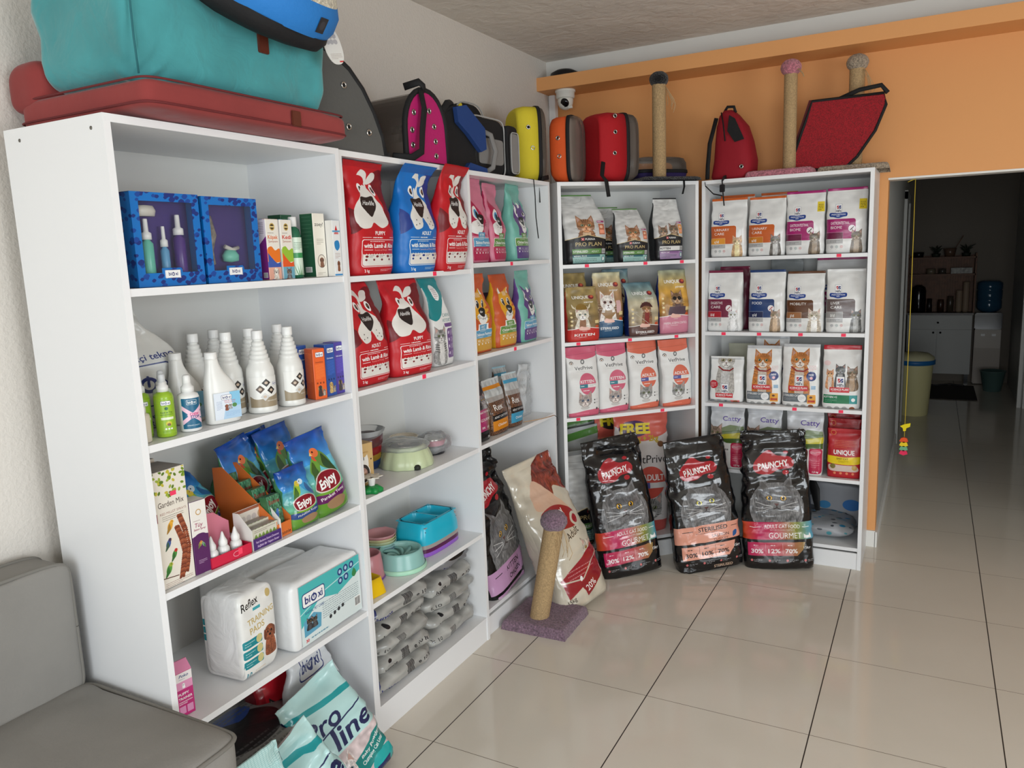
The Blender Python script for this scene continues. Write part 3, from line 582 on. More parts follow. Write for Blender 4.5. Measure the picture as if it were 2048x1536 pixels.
# ------------------------------------------------------------------ bags
def sgp(v, p): return math.copysign(abs(v)**p, v)
def bag(art, w, h, d, where, label, side=(200, 200, 200), seal=.05, sealcol=None, prof=None, bend=(0, 0, 1.5), gloss=.32, crink=1, seed=0, group=None, name='food_bag', cat='pet food bag', noise_amp=.0035, bump=.35, vt=.5, p=3.6, sidemat=None, nu=34, nv=34, coat=0, sealmat=None, bscale=16, sway=0):
    """pillow/gusset bag: origin at the middle of its base, printed face towards -y"""
    rnd = random.Random(seed); vs = 1-seal; prof = prof or [(0, .97), (.1, 1), (.6, 1), (.85, .97), (1, 1)]
    def W(v):
        for (a, x), (c, y) in zip(prof, prof[1:]):
            if v <= c: 
                t = (v-a)/(c-a+1e-9); t = t*t*(3-2*t); return x+(y-x)*t
        return prof[-1][1]
    def T(v):
        if v < .04: return .9+.1*v/.04
        return 1 if v < vt else max(.0, ((vs-v)/(vs-vt)))**.85 if v < vs else 0
    sd = seed*7.3
    def S(c, q, v):
        xx = sgp(c, 2/p); yy = sgp(q, 2/p); tk = max(T(v)*d/2*(1+.10*math.sin(PI*min(1, v/vs))), .0022)
        x = xx*w/2*W(v); y = yy*tk; z = v*h
        n1 = noise.noise(Vector((x*9/w*.2, z*9/.35+sd, sd))); n2 = noise.noise(Vector((x*30+z*14, z*20-x*16+sd, sd+5))); n3 = noise.noise(Vector((x*70+z*40, z*60-x*30, sd+9)))
        a = noise_amp*crink*(.5+1.1*v)*(.35+1.6*max(0, noise.noise(Vector((x*8+sd, z*6, sd+2)))+.15)) if crink > 1.2 else noise_amp*crink*(.5+1.1*v)
        y += a*(1.6*n1+1.0*n2+.5*n3)*(1 if q < 0 else .6)*(1.0 if T(v) > .05 else .7); x += a*.8*n2*(1 if abs(xx) > .8 else .3)
        f = max(0, v-bend[2]) if bend[2] < 1 else 0
        y += bend[1]*(f/(1-bend[2]))**2 if f else 0; x += bend[0]*(f/(1-bend[2])) if f else 0
        x += sway*math.sin(v*PI)*w
        if v < .001: z = 0
        return (x, y, z)
    bm = bmesh.new(); uvl = bm.loops.layers.uv.new('UV')
    th = [2*PI*i/nu+PI/nu for i in range(nu)]; cs = [(math.cos(a), math.sin(a)) for a in th]
    def ringrows(v0, v1, n, mset):
        rows = [[bm.verts.new(S(c, q, v0+(v1-v0)*j/n)) for c, q in cs] for j in range(n+1)]
        for j in range(n):
            for i in range(nu):
                k = (i+1) % nu; f = bm.faces.new((rows[j][i], rows[j][k], rows[j+1][k], rows[j+1][i])); f.smooth = True
                qm = sgp((cs[i][1]+cs[k][1])/2, 2/p); cm = abs(sgp((cs[i][0]+cs[k][0])/2, 2/p))
                vm = v0+(v1-v0)*(j+.5)/n
                f.material_index = 0 if (qm < 0 and cm < .985) or (T(vm) < .12) else 1
                for lp, (ii, jj) in zip(f.loops, ((i, j), (k, j), (k, j+1), (i, j+1))):
                    lp[uvl].uv = (sgp(cs[ii][0], 2/p)*.5+.5, v0+(v1-v0)*jj/n)
        return rows
    rows = ringrows(0, vs, nv, 0)
    f = bm.faces.new(rows[0][::-1]); f.material_index = 1
    if not seal: f = bm.faces.new(rows[-1]); f.material_index = 0
    if isinstance(art, Art): art = print_material(art, gloss, bump, coat, bscale)
    sm = sidemat or mat('bag_side_%d_%d_%d_%.2f' % (*side, gloss), side, gloss, bump=bump, bscale=bscale*1.4, bdist=.006, coat=coat)
    me = bpy.data.meshes.new(name); bm.to_mesh(me); bm.free(); me.materials.append(art); me.materials.append(sm)
    o = bpy.data.objects.new(name, me); COL.objects.link(o)
    o.matrix_world = where if isinstance(where, Matrix) else UM(*where)
    if seal:
        bm = bmesh.new(); uvl = bm.loops.layers.uv.new('UV'); rows = ringrows(vs, 1, 3, 0); bm.faces.new(rows[-1]); 
        me = bpy.data.meshes.new('top_seal'); bm.to_mesh(me); bm.free()
        sl = art if sealcol is None else (sealmat or mat('seal_%d_%d_%d' % sealcol, sealcol, gloss, bump=bump, bscale=bscale))
        me.materials.append(sl); me.materials.append(sm)
        for pp in me.polygons: pp.material_index = 0
        so = bpy.data.objects.new('top_seal', me); COL.objects.link(so); so.parent = o
    return tag(o, label, cat, group)
_PM = [0]
def print_material(art, gloss=.32, bump=.35, coat=0, bscale=16, bdist=.006):
    _PM[0] += 1; n = 'printed_film_%d' % _PM[0]
    return mat(n, (255, 255, 255), gloss, ior=1.62 if coat > .3 else 1.5, bump=bump, bscale=bscale, bdist=bdist, img=art.image('print_%d' % _PM[0]), distort=.8, coat=coat, det=2)

RED, DRED, BLU, DBLU = (188, 22, 34), (112, 18, 28), (14, 108, 188), (28, 56, 132)
hp = [(0, .93), (.08, 1), (.5, 1), (.76, .80), (.86, .88), (1, .92)]
G = 'printed dog food bags on the shelves of the second unit'
pm_puppy = print_material(art_hav(RED, DRED, 'PUPPY', 'with Lamb & Rice', H=175, puppy=True, shift=-8, eyes=True, dots=False), .42, .25)
pm_blue = print_material(art_hav(BLU, DBLU, 'ADULT', 'with Salmon & Rice', H=175, sub='Somonlu ve Pirinçli', shift=-2), .42, .25)
pm_redad = print_material(art_hav(RED, DRED, 'ADULT', 'with Lamb & Rice', H=175, shift=-2), .42, .25)
K = dict(gloss=.42, bump=.25, noise_amp=.005, group=G, cat='dog food bag', name='dog_food_bag', prof=hp, vt=.42)
bag(pm_puppy, .245, .385, .11, ('B', .19, .07, 1.673, 3, -2), 'red puppy food bag cut off by the side panel, left of the blue bags', RED, sealcol=(170, 20, 30), seed=1, bend=(-.03, -.03, .7), **K)
bag(print_material(art_hav((20, 70, 150), (16, 36, 96), 'ADULT', 'with Salmon & Rice', H=175, dots=False), .42, .25), .22, .38, .10, ('B', .335, .24, 1.673, -8, 2), 'dark blue dog food bag half hidden behind the bright blue one on the top shelf', (18, 50, 120), seed=2, bend=(.02, -.03, .7), **K)
bag(pm_blue, .24, .395, .115, ('B', .45, .06, 1.673, 2, -4), 'bright blue dog food bag with its top folded over the front of the top shelf', BLU, sealcol=(16, 96, 172), seed=3, bend=(-.01, -.055, .72), seal=.075, **K)
bag(pm_redad, .225, .415, .11, ('B', .675, .05, 1.673, 4, -6), 'red adult dog food bag whose folded top rises up to the carriers above', RED, sealcol=(176, 20, 30), seed=4, bend=(.01, -.035, .74), seal=.09, **K)
bag(pm_redad, .225, .365, .11, ('B', .165, .09, 1.284, 2, 1), 'red adult dog food bag with black dots on the muzzle, left on the second shelf', RED, seed=5, bend=(-.03, .02, .7), **K)
bag(pm_puppy, .24, .365, .12, ('B', .415, .085, 1.284, -5, 1), 'red puppy food bag on the second shelf, beside the teal and white bag', RED, seed=6, bend=(0, .02, .7), **K)
A = Art(240, (225, 226, 224)); A.blob(40, 20, [(-50, -30), (50, -30), (58, 20), (30, 50), (0, 84), (-30, 96), (-50, 60)], (20, 130, 135)); A.blob(50, 40, [(-20, -6), (-6, -20), (14, -16), (20, 6), (8, 22), (-12, 18)], WHITE); A.bars(38, 62, 30, 6, 5, (150, 110, 120), 2)
A.text('CARNI', 66, 108, 13, (90, 130, 130), bold=.01, fit=40); A.text('VETDIET', 66, 122, 12, (90, 130, 130), bold=.01, fit=46); A.rect(50, 126, 96, 136, (105, 70, 130)); A.cat(26, 158, 22, (150, 150, 148), (25, 25, 25), (120, 140, 90), bh=3.4); A.rr(56, 140, 98, 222, 6, (105, 70, 130))
for i in range(4): A.ell(64, 152+19*i, 3.4, 4.4, (200, 190, 210)); A.bars(72, 92, 147+19*i, 4, 3.4, (210, 200, 220), 1.2)
bag(A, .15, .36, .085, ('B', .655, .09, 1.284, 2, 2), 'teal and white cat food bag with a striped cat and purple panel, beside red bags', (215, 216, 214), seed=7, bend=(-.02, .02, .7), gloss=.4, bump=.25, name='cat_food_bag', cat='cat food bag', group=G, prof=hp, vt=.42)

G = 'cartoon cat food bags in the unit left of the corner'
PK, TEALC, ORC = (206, 122, 146), (110, 176, 162), (196, 86, 42)
KC = dict(gloss=.4, bump=.25, noise_amp=.005, group=G, cat='cat food bag', name='cat_food_bag', vt=.42, prof=[(0, .94), (.08, 1), (.5, 1), (.78, .84), (1, .9)])
m1 = print_material(art_havcat(PK, (176, 30, 76), 'KITTEN', 'Salmon Formula', (90, 158, 196), (176, 36, 80), 'pink', H=190, shift=-8), .4, .25)
m2 = print_material(art_havcat(PK, (176, 30, 76), 'KITTEN', 'Chicken Formula', (98, 146, 70), (176, 36, 80), 'pink', H=190), .4, .25)
m3 = print_material(art_havcat(TEALC, (92, 62, 128), 'ADULT', 'Chicken Formula', (98, 146, 70), (92, 66, 130), 'purple', H=190), .4, .25)
m4 = print_material(art_havcat(ORC, (226, 164, 34), 'ADULT', 'Salmon Formula', (90, 158, 196), (206, 156, 60), 'orange', H=190, shift=-10), .4, .25)
m5 = print_material(art_havcat(ORC, (226, 164, 34), 'ADULT', 'Chicken Formula', (98, 146, 70), (206, 156, 60), 'orange', H=190), .4, .25)
m6 = print_material(art_havcat(TEALC, (92, 62, 128), 'ADULT', 'Salmon Formula', (90, 158, 196), (92, 66, 130), 'purple', H=190), .4, .25)
bag(m1, .185, .365, .09, ('C', .145, .07, 1.696, 4, 0), 'pink kitten food bag with a blue band, left on the top shelf', PK, seed=11, **KC)
bag(m2, .18, .355, .09, ('C', .345, .085, 1.696, 8, 2), 'pink kitten food bag with a green band, leaning against the blue-banded one', (176, 40, 84), seed=12, sway=-.05, **KC)
bag(mat('purple_foil', (84, 48, 112), .25, bump=.4, bscale=14), .16, .26, .09, ('C', .46, .22, 1.696, -10), 'plain purple foil bag behind the pink and teal bags', (70, 40, 100), seed=13, **KC)
bag(m3, .20, .365, .09, ('C', .575, .085, 1.696, 6, 2), 'teal bag with a purple cat and a green band, on the top shelf', TEALC, seed=14, sway=-.04, **KC)
bag(m4, .18, .35, .09, ('C', .14, .075, 1.298, 0, 1), 'orange bag with a yellow cat and a blue band, leftmost on the second shelf', (214, 150, 30), seed=15, **KC)
bag(mat('yellow_foil', (205, 160, 40), .25, bump=.4, bscale=14), .16, .30, .08, ('C', .27, .20, 1.298, -14), 'yellow foil bag turned sideways behind the orange cat food', (214, 160, 30), seed=16, **KC)
bag(m5, .19, .34, .10, ('C', .375, .08, 1.298, 0, 1), 'orange bag with a yellow cat and a green band, middle of the second shelf', (214, 160, 30), seed=17, bend=(.03, .02, .7), **KC)
bag(m6, .185, .35, .085, ('C', .60, .07, 1.298, 4, 1), 'teal bag with a purple cat and a blue band, right on the second shelf', (92, 62, 128), seed=18, **KC)
bag(mat('dark_purple_foil', (58, 38, 84), .3, bump=.4, bscale=14), .12, .25, .08, ('C', .49, .20, 1.298, -14), 'dark purple foil bag standing behind the teal one with the blue band', (58, 38, 84), seed=19, **KC)

G = 'silver and black cat food bags on the top shelf of the corner unit'
KP = dict(gloss=.34, bump=.3, noise_amp=.004, group=G, cat='cat food bag', name='cat_food_bag', vt=.4, prof=[(0, .92), (.08, .96), (.45, 1), (.62, 1), (.9, .82), (1, .8)])
pp = print_material(art_proplan(H=180), .36, .3)
bag(pp, .245, .365, .12, ('D', .175, .085, 1.665, 2, 4), "largest silver and black bag with a tabby cat, left on the corner unit's top shelf", (60, 62, 64), seed=21, seal=.02, sealcol=(90, 140, 70), bend=(-.02, .04, .6), **KP)
bag(pp, .19, .30, .10, ('D', .365, .23, 1.665, -6, 2), 'silver bag with a green rim standing behind the middle tabby bag', (100, 102, 104), seed=22, seal=.02, sealcol=(90, 140, 70), **KP)
bag(pp, .19, .285, .10, ('D', .44, .07, 1.665, 2, 3), "smaller silver and black tabby bag, middle of the corner unit's top shelf", (70, 72, 74), seed=23, seal=.02, sealcol=(90, 140, 70), bend=(-.01, .03, .6), **KP)
bag(print_material(art_proplan(True, H=185, life='', name='KITTEN', band=(222, 222, 220)), .36, .3), .18, .335, .11, ('D', .665, .09, 1.665, 2, 2), 'silver and black bag with two kittens, right on the top shelf of the corner unit', (50, 52, 54), seed=24, seal=.02, sealcol=(30, 30, 32), **KP)

G = 'costumed cat food bags on the second shelf of the corner unit'
KU = dict(gloss=.36, bump=.25, noise_amp=.004, group=G, cat='cat food bag', name='cat_food_bag', vt=.45, prof=[(0, .96), (.1, 1), (.6, 1), (1, .93)])
sc1 = ((150, 130, 80), (150, 130, 84), (96, 70, 46)); sc2 = ((200, 196, 160), (164, 128, 88), (90, 62, 44)); sc3 = ((86, 120, 132), (196, 188, 160), (130, 108, 84)); sc4 = ((150, 156, 136), (208, 160, 70), (120, 74, 36))
bag(print_material(art_unique(sc1, 'KITTEN', (192, 44, 38), 'warrior', H=175)), .19, .285, .10, ('D', .135, .05, 1.261, 3), 'cat food bag with a horned-helmet kitten and red base, in the corner unit', (190, 44, 38), seed=31, **KU)
bag(print_material(art_unique(sc1, 'KITTEN', (192, 44, 38), 'warrior', H=175)), .18, .355, .10, ('D', .14, .19, 1.261, 3), 'tall olive bag standing behind the horned-helmet kitten bag', (150, 128, 80), seed=32, **KU)
bag(print_material(art_unique(sc2, 'STERILISED', (38, 84, 122), 'aviator', crea=1, H=180)), .175, .352, .10, ('D', .325, .14, 1.261, -2), 'bag with a white cat and blue base beside the helmet kitten bag', (24, 44, 100), seed=33, **KU)
bag(print_material(art_unique(sc3, 'STERILISED', (78, 72, 60), 'samurai', crea=2, H=180)), .17, .365, .09, ('D', .43, .25, 1.261, -2), 'blue-green bag at the back between the white cat and armoured cat bags', (24, 44, 100), seed=34, **KU)
bag(print_material(art_unique(sc3, 'STERILISED', (100, 72, 66), 'samurai', crea=2, H=165)), .19, .29, .10, ('D', .52, .11, 1.261, 3), 'bag with an armoured cat and brown base, right of the middle of its shelf', (24, 40, 100), seed=35, bend=(-.02, .02, .7), **KU)
bag(print_material(art_unique(sc4, 'HAIRBALL & DERMA CONTROL', (206, 130, 150), 'pirate', crea=3, H=185)), .19, .35, .10, ('D', .71, .11, 1.261, 2), 'golden bag with a cat in sunglasses and pink base, right end of its shelf', (24, 40, 100), seed=36, **KU)

G = 'white pouches with coloured tops on the third shelf of the corner unit'
KV = dict(gloss=.42, bump=.2, noise_amp=.0035, group=G, cat='cat food bag', name='cat_food_bag', vt=.45, prof=[(0, .97), (.1, 1), (.6, .98), (1, .98)], seal=.03)
vk = print_material(art_vet((206, 96, 122), 'KITTEN', '', (44, 124, 140), (160, 150, 146)), .42, .2); va = print_material(art_vet((216, 110, 86), 'ADULT', '', (84, 92, 160), (0, 0, 0), grey=True), .42, .2)
for i, (m_, u_, dp, lb, sc, bx) in enumerate(((vk, .13, .055, 'white kitten food bag with pink top, leftmost of its row in the corner unit', (206, 96, 122), 0), (vk, .322, .085, 'white kitten food bag with pink top, second in its row', (206, 96, 122), .0),
    (va, .512, .09, 'white adult cat food bag with orange top, next to the pink-topped ones', (216, 110, 86), 0), (va, .705, .07, 'white adult cat food bag with orange top, rightmost of its row', (216, 110, 86), -.012))):
    bag(m_, .189, .372, .095, ('D', u_, dp, .856, (5, 4, 3, 1)[i], 1), lb, (196, 196, 194), seed=41+i, sealcol=sc, bend=(bx, .0, .5), **KV)

G = 'white prescription cat food bags in the unit by the opening'
KH = dict(coat=.3, gloss=.26, bump=.3, noise_amp=.0032, group=G, cat='cat food bag', name='cat_food_bag', vt=.5, prof=[(0, .97), (.06, 1), (.7, .99), (1, .985)], seal=.04, side=(205, 205, 203))
OR_, MG = (196, 92, 34), (160, 32, 104)
rows = [(OR_, 'URINARY', 'CARE', 'c/d', (222, 150, 50), (196, 160, 118), (140, 105, 70), dict()), (OR_, 'URINARY', 'CARE', 's/d', (196, 120, 30), (110, 104, 98), (50, 48, 46), dict(belly=(215, 214, 212))),
        (MG, 'GASTROINTESTINAL', 'BIOME', '', (104, 24, 62), (112, 98, 82), (60, 50, 42), dict(l1s=48, yellow=True, badge=(40, 40, 40))), (MG, 'GASTROINTESTINAL', 'BIOME', ' ', (104, 24, 62), (118, 104, 88), (64, 54, 46), dict(l1s=46, yellow=True, badge=(60, 40, 50)))]
labs = ['white bag with orange panel and a light tabby, leftmost on its top shelf', 'white bag with orange panel and a grey and white cat, second on the top shelf', 'white bag with magenta panel, yellow sticker and upright seal, third on the top shelf', 'white bag with magenta panel and wrinkled front, rightmost on the top shelf']
for i, r in enumerate(rows):
    bag(print_material(art_rx(*r[:7], H=165, **r[7]), .26, .3), .192, (.315, .31, .325, .328)[i], .09, ('E', (.132, .332, .525, .722)[i], .075, 1.67, (1, -1, 0, 2)[i], 2), labs[i], sealcol=r[0], seed=51+i, **KH)
for i, (u_, lb) in enumerate(((.15, 'second bag behind the leftmost orange-panelled bag, only its orange top rim showing'), (.37, 'second bag behind the grey and white cat bag, only its orange top rim showing'))):
    bag(mat('hidden_front', (225, 225, 222), .3), .19, .335, .08, ('E', u_, .19, 1.67), lb, sealcol=OR_, seed=56+i, **KH)
rows = [((112, 26, 58), 'DIGESTIVE', 'CARE', 'i/d', (165, 30, 44), (205, 205, 204), (34, 34, 34), dict(l1s=34, badge=(150, 40, 50), st=0)), ((30, 58, 108), 'FOOD', '', 'z/d', (18, 32, 74), (150, 128, 104), (70, 56, 46), dict(badge=(170, 50, 60), st=0)),
        ((92, 54, 28), 'MOBILITY', '', 'j/d', (150, 98, 56), (196, 184, 166), (120, 100, 80), dict(big=1.25)), ((98, 84, 82), 'LIVER', 'CARE', 'l/d', (150, 148, 146), (120, 120, 118), (60, 60, 58), dict(l1s=22))]
labs = ['white bag with dark red panel and a black and white cat on its front', 'white bag with navy panel and a cat looking up, second shelf by the opening', 'white bag with brown panel and a fluffy cream cat, second shelf by the opening', 'white bag with taupe panel and a crumpled top, rightmost on the second shelf']
for i, r in enumerate(rows):
    bag(print_material(art_rx(*r[:7], H=168, **r[7]), .26, .3), .19, (.333, .33, .318, .325)[i], .09, ('E', (.114, .337, .533, .73)[i], .075, 1.265, (0, 0, 0, 5)[i], 1), labs[i], sealcol=r[0] if i < 3 else (225, 225, 224), seed=61+i, **KH)
bag(print_material(art_rx(MG, 'LARGE', 'BREED', '', (104, 24, 62), (112, 98, 82), (60, 50, 42), badge=(120, 30, 60)), .26, .3), .27, .385, .12, ('E', .70, .23, 1.265), 'larger white bag with a magenta rim standing behind the brown and taupe panelled bags', sealcol=MG, seed=66, **KH)
bag(mat('grey_pouch', (128, 132, 132), .4, bump=.3), .175, .38, .08, ('E', .405, .27, 1.265), 'plain grey pouch at the back of the second shelf behind the navy-panelled bag', sealcol=(128, 132, 132), seed=67, **{**KH, 'side': (120, 124, 124)})
bag(mat('maroon_front', (96, 26, 50), .4, bump=.3), .17, .35, .08, ('E', .14, .19, 1.265), 'bag with a dark red rim behind the black and white cat bag', sealcol=(112, 26, 58), seed=68, **KH)
gin = (190, 120, 60)
sp = print_material(art_sp('STERILISED CAT', (104, 112, 118), gin, H=170), .26, .3)
spc = print_material(art_sp('STERILISED CAT', (104, 112, 118), (176, 172, 166), H=140, crop=30, new=False), .26, .3)
bag(spc, .185, .252, .09, ('E', .123, .085, .866, 1, 2), 'short white bag with folded-back top and a red disc, third shelf', sealcol=(222, 222, 220), seed=71, **KH)
bag(sp, .188, .318, .09, ('E', .325, .085, .866, 1, 1), 'white bag with a ginger and white cat, glare across its face, third shelf', sealcol=(190, 192, 194), seed=72, **KH)
bag(sp, .190, .332, .09, ('E', .52, .075, .866, -1), 'white bag with a ginger and white cat facing straight out, third shelf', sealcol=(190, 192, 194), seed=73, **KH)
bag(print_material(art_sp('KITTEN <1', (28, 118, 76), gin, H=172, triple=True), .26, .3), .186, .33, .09, ('E', .722, .07, .866, 2), 'white bag with red rim and three kittens, green band, rightmost on the third shelf', sealcol=(186, 32, 46), seed=74, **KH)
bag(sp, .185, .36, .08, ('E', .345, .22, .866), 'second ginger cat bag behind, only its grey top and the ears showing', sealcol=(180, 182, 184), seed=75, **KH)
bag(mat('olive_grey_pouch', (168, 168, 150), .4, bump=.3), .15, .31, .08, ('E', .17, .24, .866), 'grey-green pouch behind the short folded bag on the third shelf', sealcol=(168, 168, 150), seed=76, **{**KH, 'side': (150, 150, 140)})
G2 = 'silver cat food pouches on the fourth shelf by the opening'
cm = print_material(art_catty(H=185), .24, .35)
for i, (u_, dp, lb) in enumerate(((.135, .05, 'silver pouch with purple lettering and a tabby, leftmost on the fourth shelf'), (.335, .07, 'silver pouch with purple lettering, partly behind the tallest black bag'), (.548, .06, 'silver pouch with purple lettering, right beside the red pouches'))):
    bag(cm, .19, .345, .08, ('E', u_, dp, .491, (0, 2, 0)[i]), lb, (170, 170, 172), seed=81+i, gloss=.24, bump=.35, noise_amp=.004, group=G2, cat='cat food bag', name='cat_food_pouch', seal=.05, vt=.45)
A = Art(155, (176, 26, 36)); A.line([(0, 16), (100, 18)], .8, (130, 16, 24)); A.ell(16, 14, 8, 8, (205, 130, 60)); A.ell(16, 14, 6.4, 6.4, (176, 26, 36)); A.bars(20, 86, 38, 5, 5, (215, 130, 70), 1.4, .8)
A.text('UNIQUE', 50, 80, 19, WHITE, bold=.03, fit=62); A.blob(50, 98, [(-52, -12), (0, -10), (52, -12), (50, 8), (0, 14), (-50, 8)], (228, 200, 20)); A.text('BABY CAT', 46, 96, 8, (80, 60, 20), bold=.01, fit=34); A.bars(34, 64, 100, 2, 4, (120, 90, 20), 1)
A.blob(50, 120, [(-44, -6), (-10, -6), (30, -6), (42, 0), (40, 12), (0, 14), (-40, 12)], (210, 190, 180)); A.ell(18, 118, 8, 8, (120, 110, 50)); A.ell(82, 120, 8, 8, (190, 160, 80))
for i in range(4): A.ell(24+18*i, 140, 4, 4, (220, 130, 90))
rp = print_material(A, .34, .25)
for i, (u_, dp, hh) in enumerate(((.747, .06, .262), (.737, .14, .30), (.727, .21, .315))):
    bag(rp, .165, hh, .06, ('E', u_, dp, .491), ('red pouch with a yellow band, front of its row by the side panel', 'red pouch standing second in the row behind the front red one', 'rearmost red pouch of its row, highest of the three')[i], (150, 20, 30), seed=86+i, group='red pouches on the fourth shelf by the opening', cat='cat food bag', name='cat_food_pouch', seal=.06, vt=.35, gloss=.34)
# ------------------------------------------------------------------ shared small builders
wp_ = mat('white_plastic', (228, 228, 226), .3); wp2 = mat('milky_plastic', (222, 222, 218), .28, bump=.05, bscale=30)
film_w = mat('white_film', (226, 226, 224), .25, bump=.5, bscale=11, bdist=.012, distort=1.2)
cf = clear('clear_film')
def uvbox(name, w, d, h, front, mats, where, label=None, cat=None, group=None, bev=.0012, parent=None, sideart=None):
    """carton: origin middle of the front bottom edge; front print on -y, mats = (side, top)"""
    bm = bmesh.new(); uvl = bm.loops.layers.uv.new('UV')
    V = [bm.verts.new((sx*w/2, y, z)) for z in (0, h) for y in (0, d) for sx in (-1, 1)]
    for ids, mi in (((0, 1, 5, 4), 0), ((1, 3, 7, 5), 1), ((3, 2, 6, 7), 1), ((2, 0, 4, 6), 1), ((4, 5, 7, 6), 2), ((0, 2, 3, 1), 2)):
        f = bm.faces.new([V[i] for i in ids]); f.material_index = mi
        for lp, uv in zip(f.loops, ((0, 0), (1, 0), (1, 1), (0, 1))): lp[uvl].uv = uv
    bmesh.ops.bevel(bm, geom=list(bm.edges), offset=bev, segments=1, affect='EDGES')
    me = bpy.data.meshes.new(name); bm.to_mesh(me); bm.free()
    fr = print_material(front, .35, .05) if isinstance(front, Art) else front
    sd = print_material(sideart, .35, .05) if isinstance(sideart, Art) else mats[0]
    for m in (fr, sd, mats[1]): me.materials.append(m)
    o = bpy.data.objects.new(name, me); COL.objects.link(o)
    if parent: o.parent = parent
    if where is not None: o.matrix_world = where if isinstance(where, Matrix) else UM(*where)
    return tag(o, label, cat, group)
def patch(name, art, r, z0, z1, a0, a1, parent, sy=1, n=14, off=.0006, rough=.35):
    """label wrapped on a round bottle; angle 0 faces -y"""
    bm = bmesh.new(); uvl = bm.loops.layers.uv.new('UV'); V = []
    for i in range(n+1):
        a = math.radians(a0+(a1-a0)*i/n); x, y = (r+off)*math.sin(a), -(r*sy+off)*math.cos(a)
        V.append((bm.verts.new((x, y, z0)), bm.verts.new((x, y, z1))))
    for i in range(n):
        f = bm.faces.new((V[i][0], V[i+1][0], V[i+1][1], V[i][1])); f.smooth = True
        for lp, uv in zip(f.loops, ((i/n, 0), ((i+1)/n, 0), ((i+1)/n, 1), (i/n, 1))): lp[uvl].uv = uv
    me = bpy.data.meshes.new(name); bm.to_mesh(me); bm.free(); me.materials.append(print_material(art, rough, .03) if isinstance(art, Art) else art)
    o = bpy.data.objects.new(name, me); COL.objects.link(o); o.parent = parent; return o
def pillow(w, d, h, front, side, where, label, cat, name, group=None, e=.42, ez=None, seed=0, amp=.006, n=36, m=22, gloss=.25, sag=0, frontlim=.35, parent=None, top=None):
    """soft pack: superellipsoid w (x) by d (y) by h (z), base at z=0, front at y=0"""
    ez = ez or e; bm = bmesh.new(); uvl = bm.loops.layers.uv.new('UV'); R = []
    for j in range(m+1):
        v = -PI/2+PI*j/m; cz, sz = sgp(math.cos(v), ez) if 0 < j < m else 0, sgp(math.sin(v), ez); row = []
        for i in range(n):
            u = 2*PI*i/n+PI/n; x, y, z = w/2*cz*sgp(math.cos(u), e), d/2*cz*sgp(math.sin(u), e), h/2*sz
            k = noise.noise(Vector((x*14+seed, y*14, z*22+seed*3)))+.6*noise.noise(Vector((x*40, y*40+seed, z*50)))
            q = 1+amp/.06*k*.12; row.append(((x*q), (y*q+d/2), z*(1+amp/.02*.1*k)+h/2-sag*(x*x)/(w*w)*4))
        R.append([bm.verts.new((a, b, max(0, c))) for a, b, c in row] if 0 < j < m else [bm.verts.new((0, d/2, max(0, h/2+h/2*sz)))]*n)
    for j in range(m):
        for i in range(n):
            k = (i+1) % n; vs = []
            for q in (R[j][i], R[j][k], R[j+1][k], R[j+1][i]):
                if q not in vs: vs.append(q)
            if len(vs) < 3: continue
            try: f = bm.faces.new(vs)
            except ValueError: continue
            f.smooth = True; yc = sum(v.co.y for v in vs)/len(vs); zc = sum(v.co.z for v in vs)/len(vs)
            f.material_index = 0 if yc < d*(frontlim if top is None else .2) and .04*h < zc < .96*h else 1
            for lp in f.loops: lp[uvl].uv = (lp.vert.co.x/w+.5, lp.vert.co.z/h)
    bmesh.ops.recalc_face_normals(bm, faces=bm.faces)
    me = bpy.data.meshes.new(name); bm.to_mesh(me); bm.free()
    me.materials.append(print_material(front, gloss, .35, bscale=12) if isinstance(front, Art) else front); me.materials.append(side)
    o = bpy.data.objects.new(name, me); COL.objects.link(o)
    if parent: o.parent = parent
    o.matrix_world = where if isinstance(where, Matrix) else UM(*where)
    return tag(o, label, cat, group)

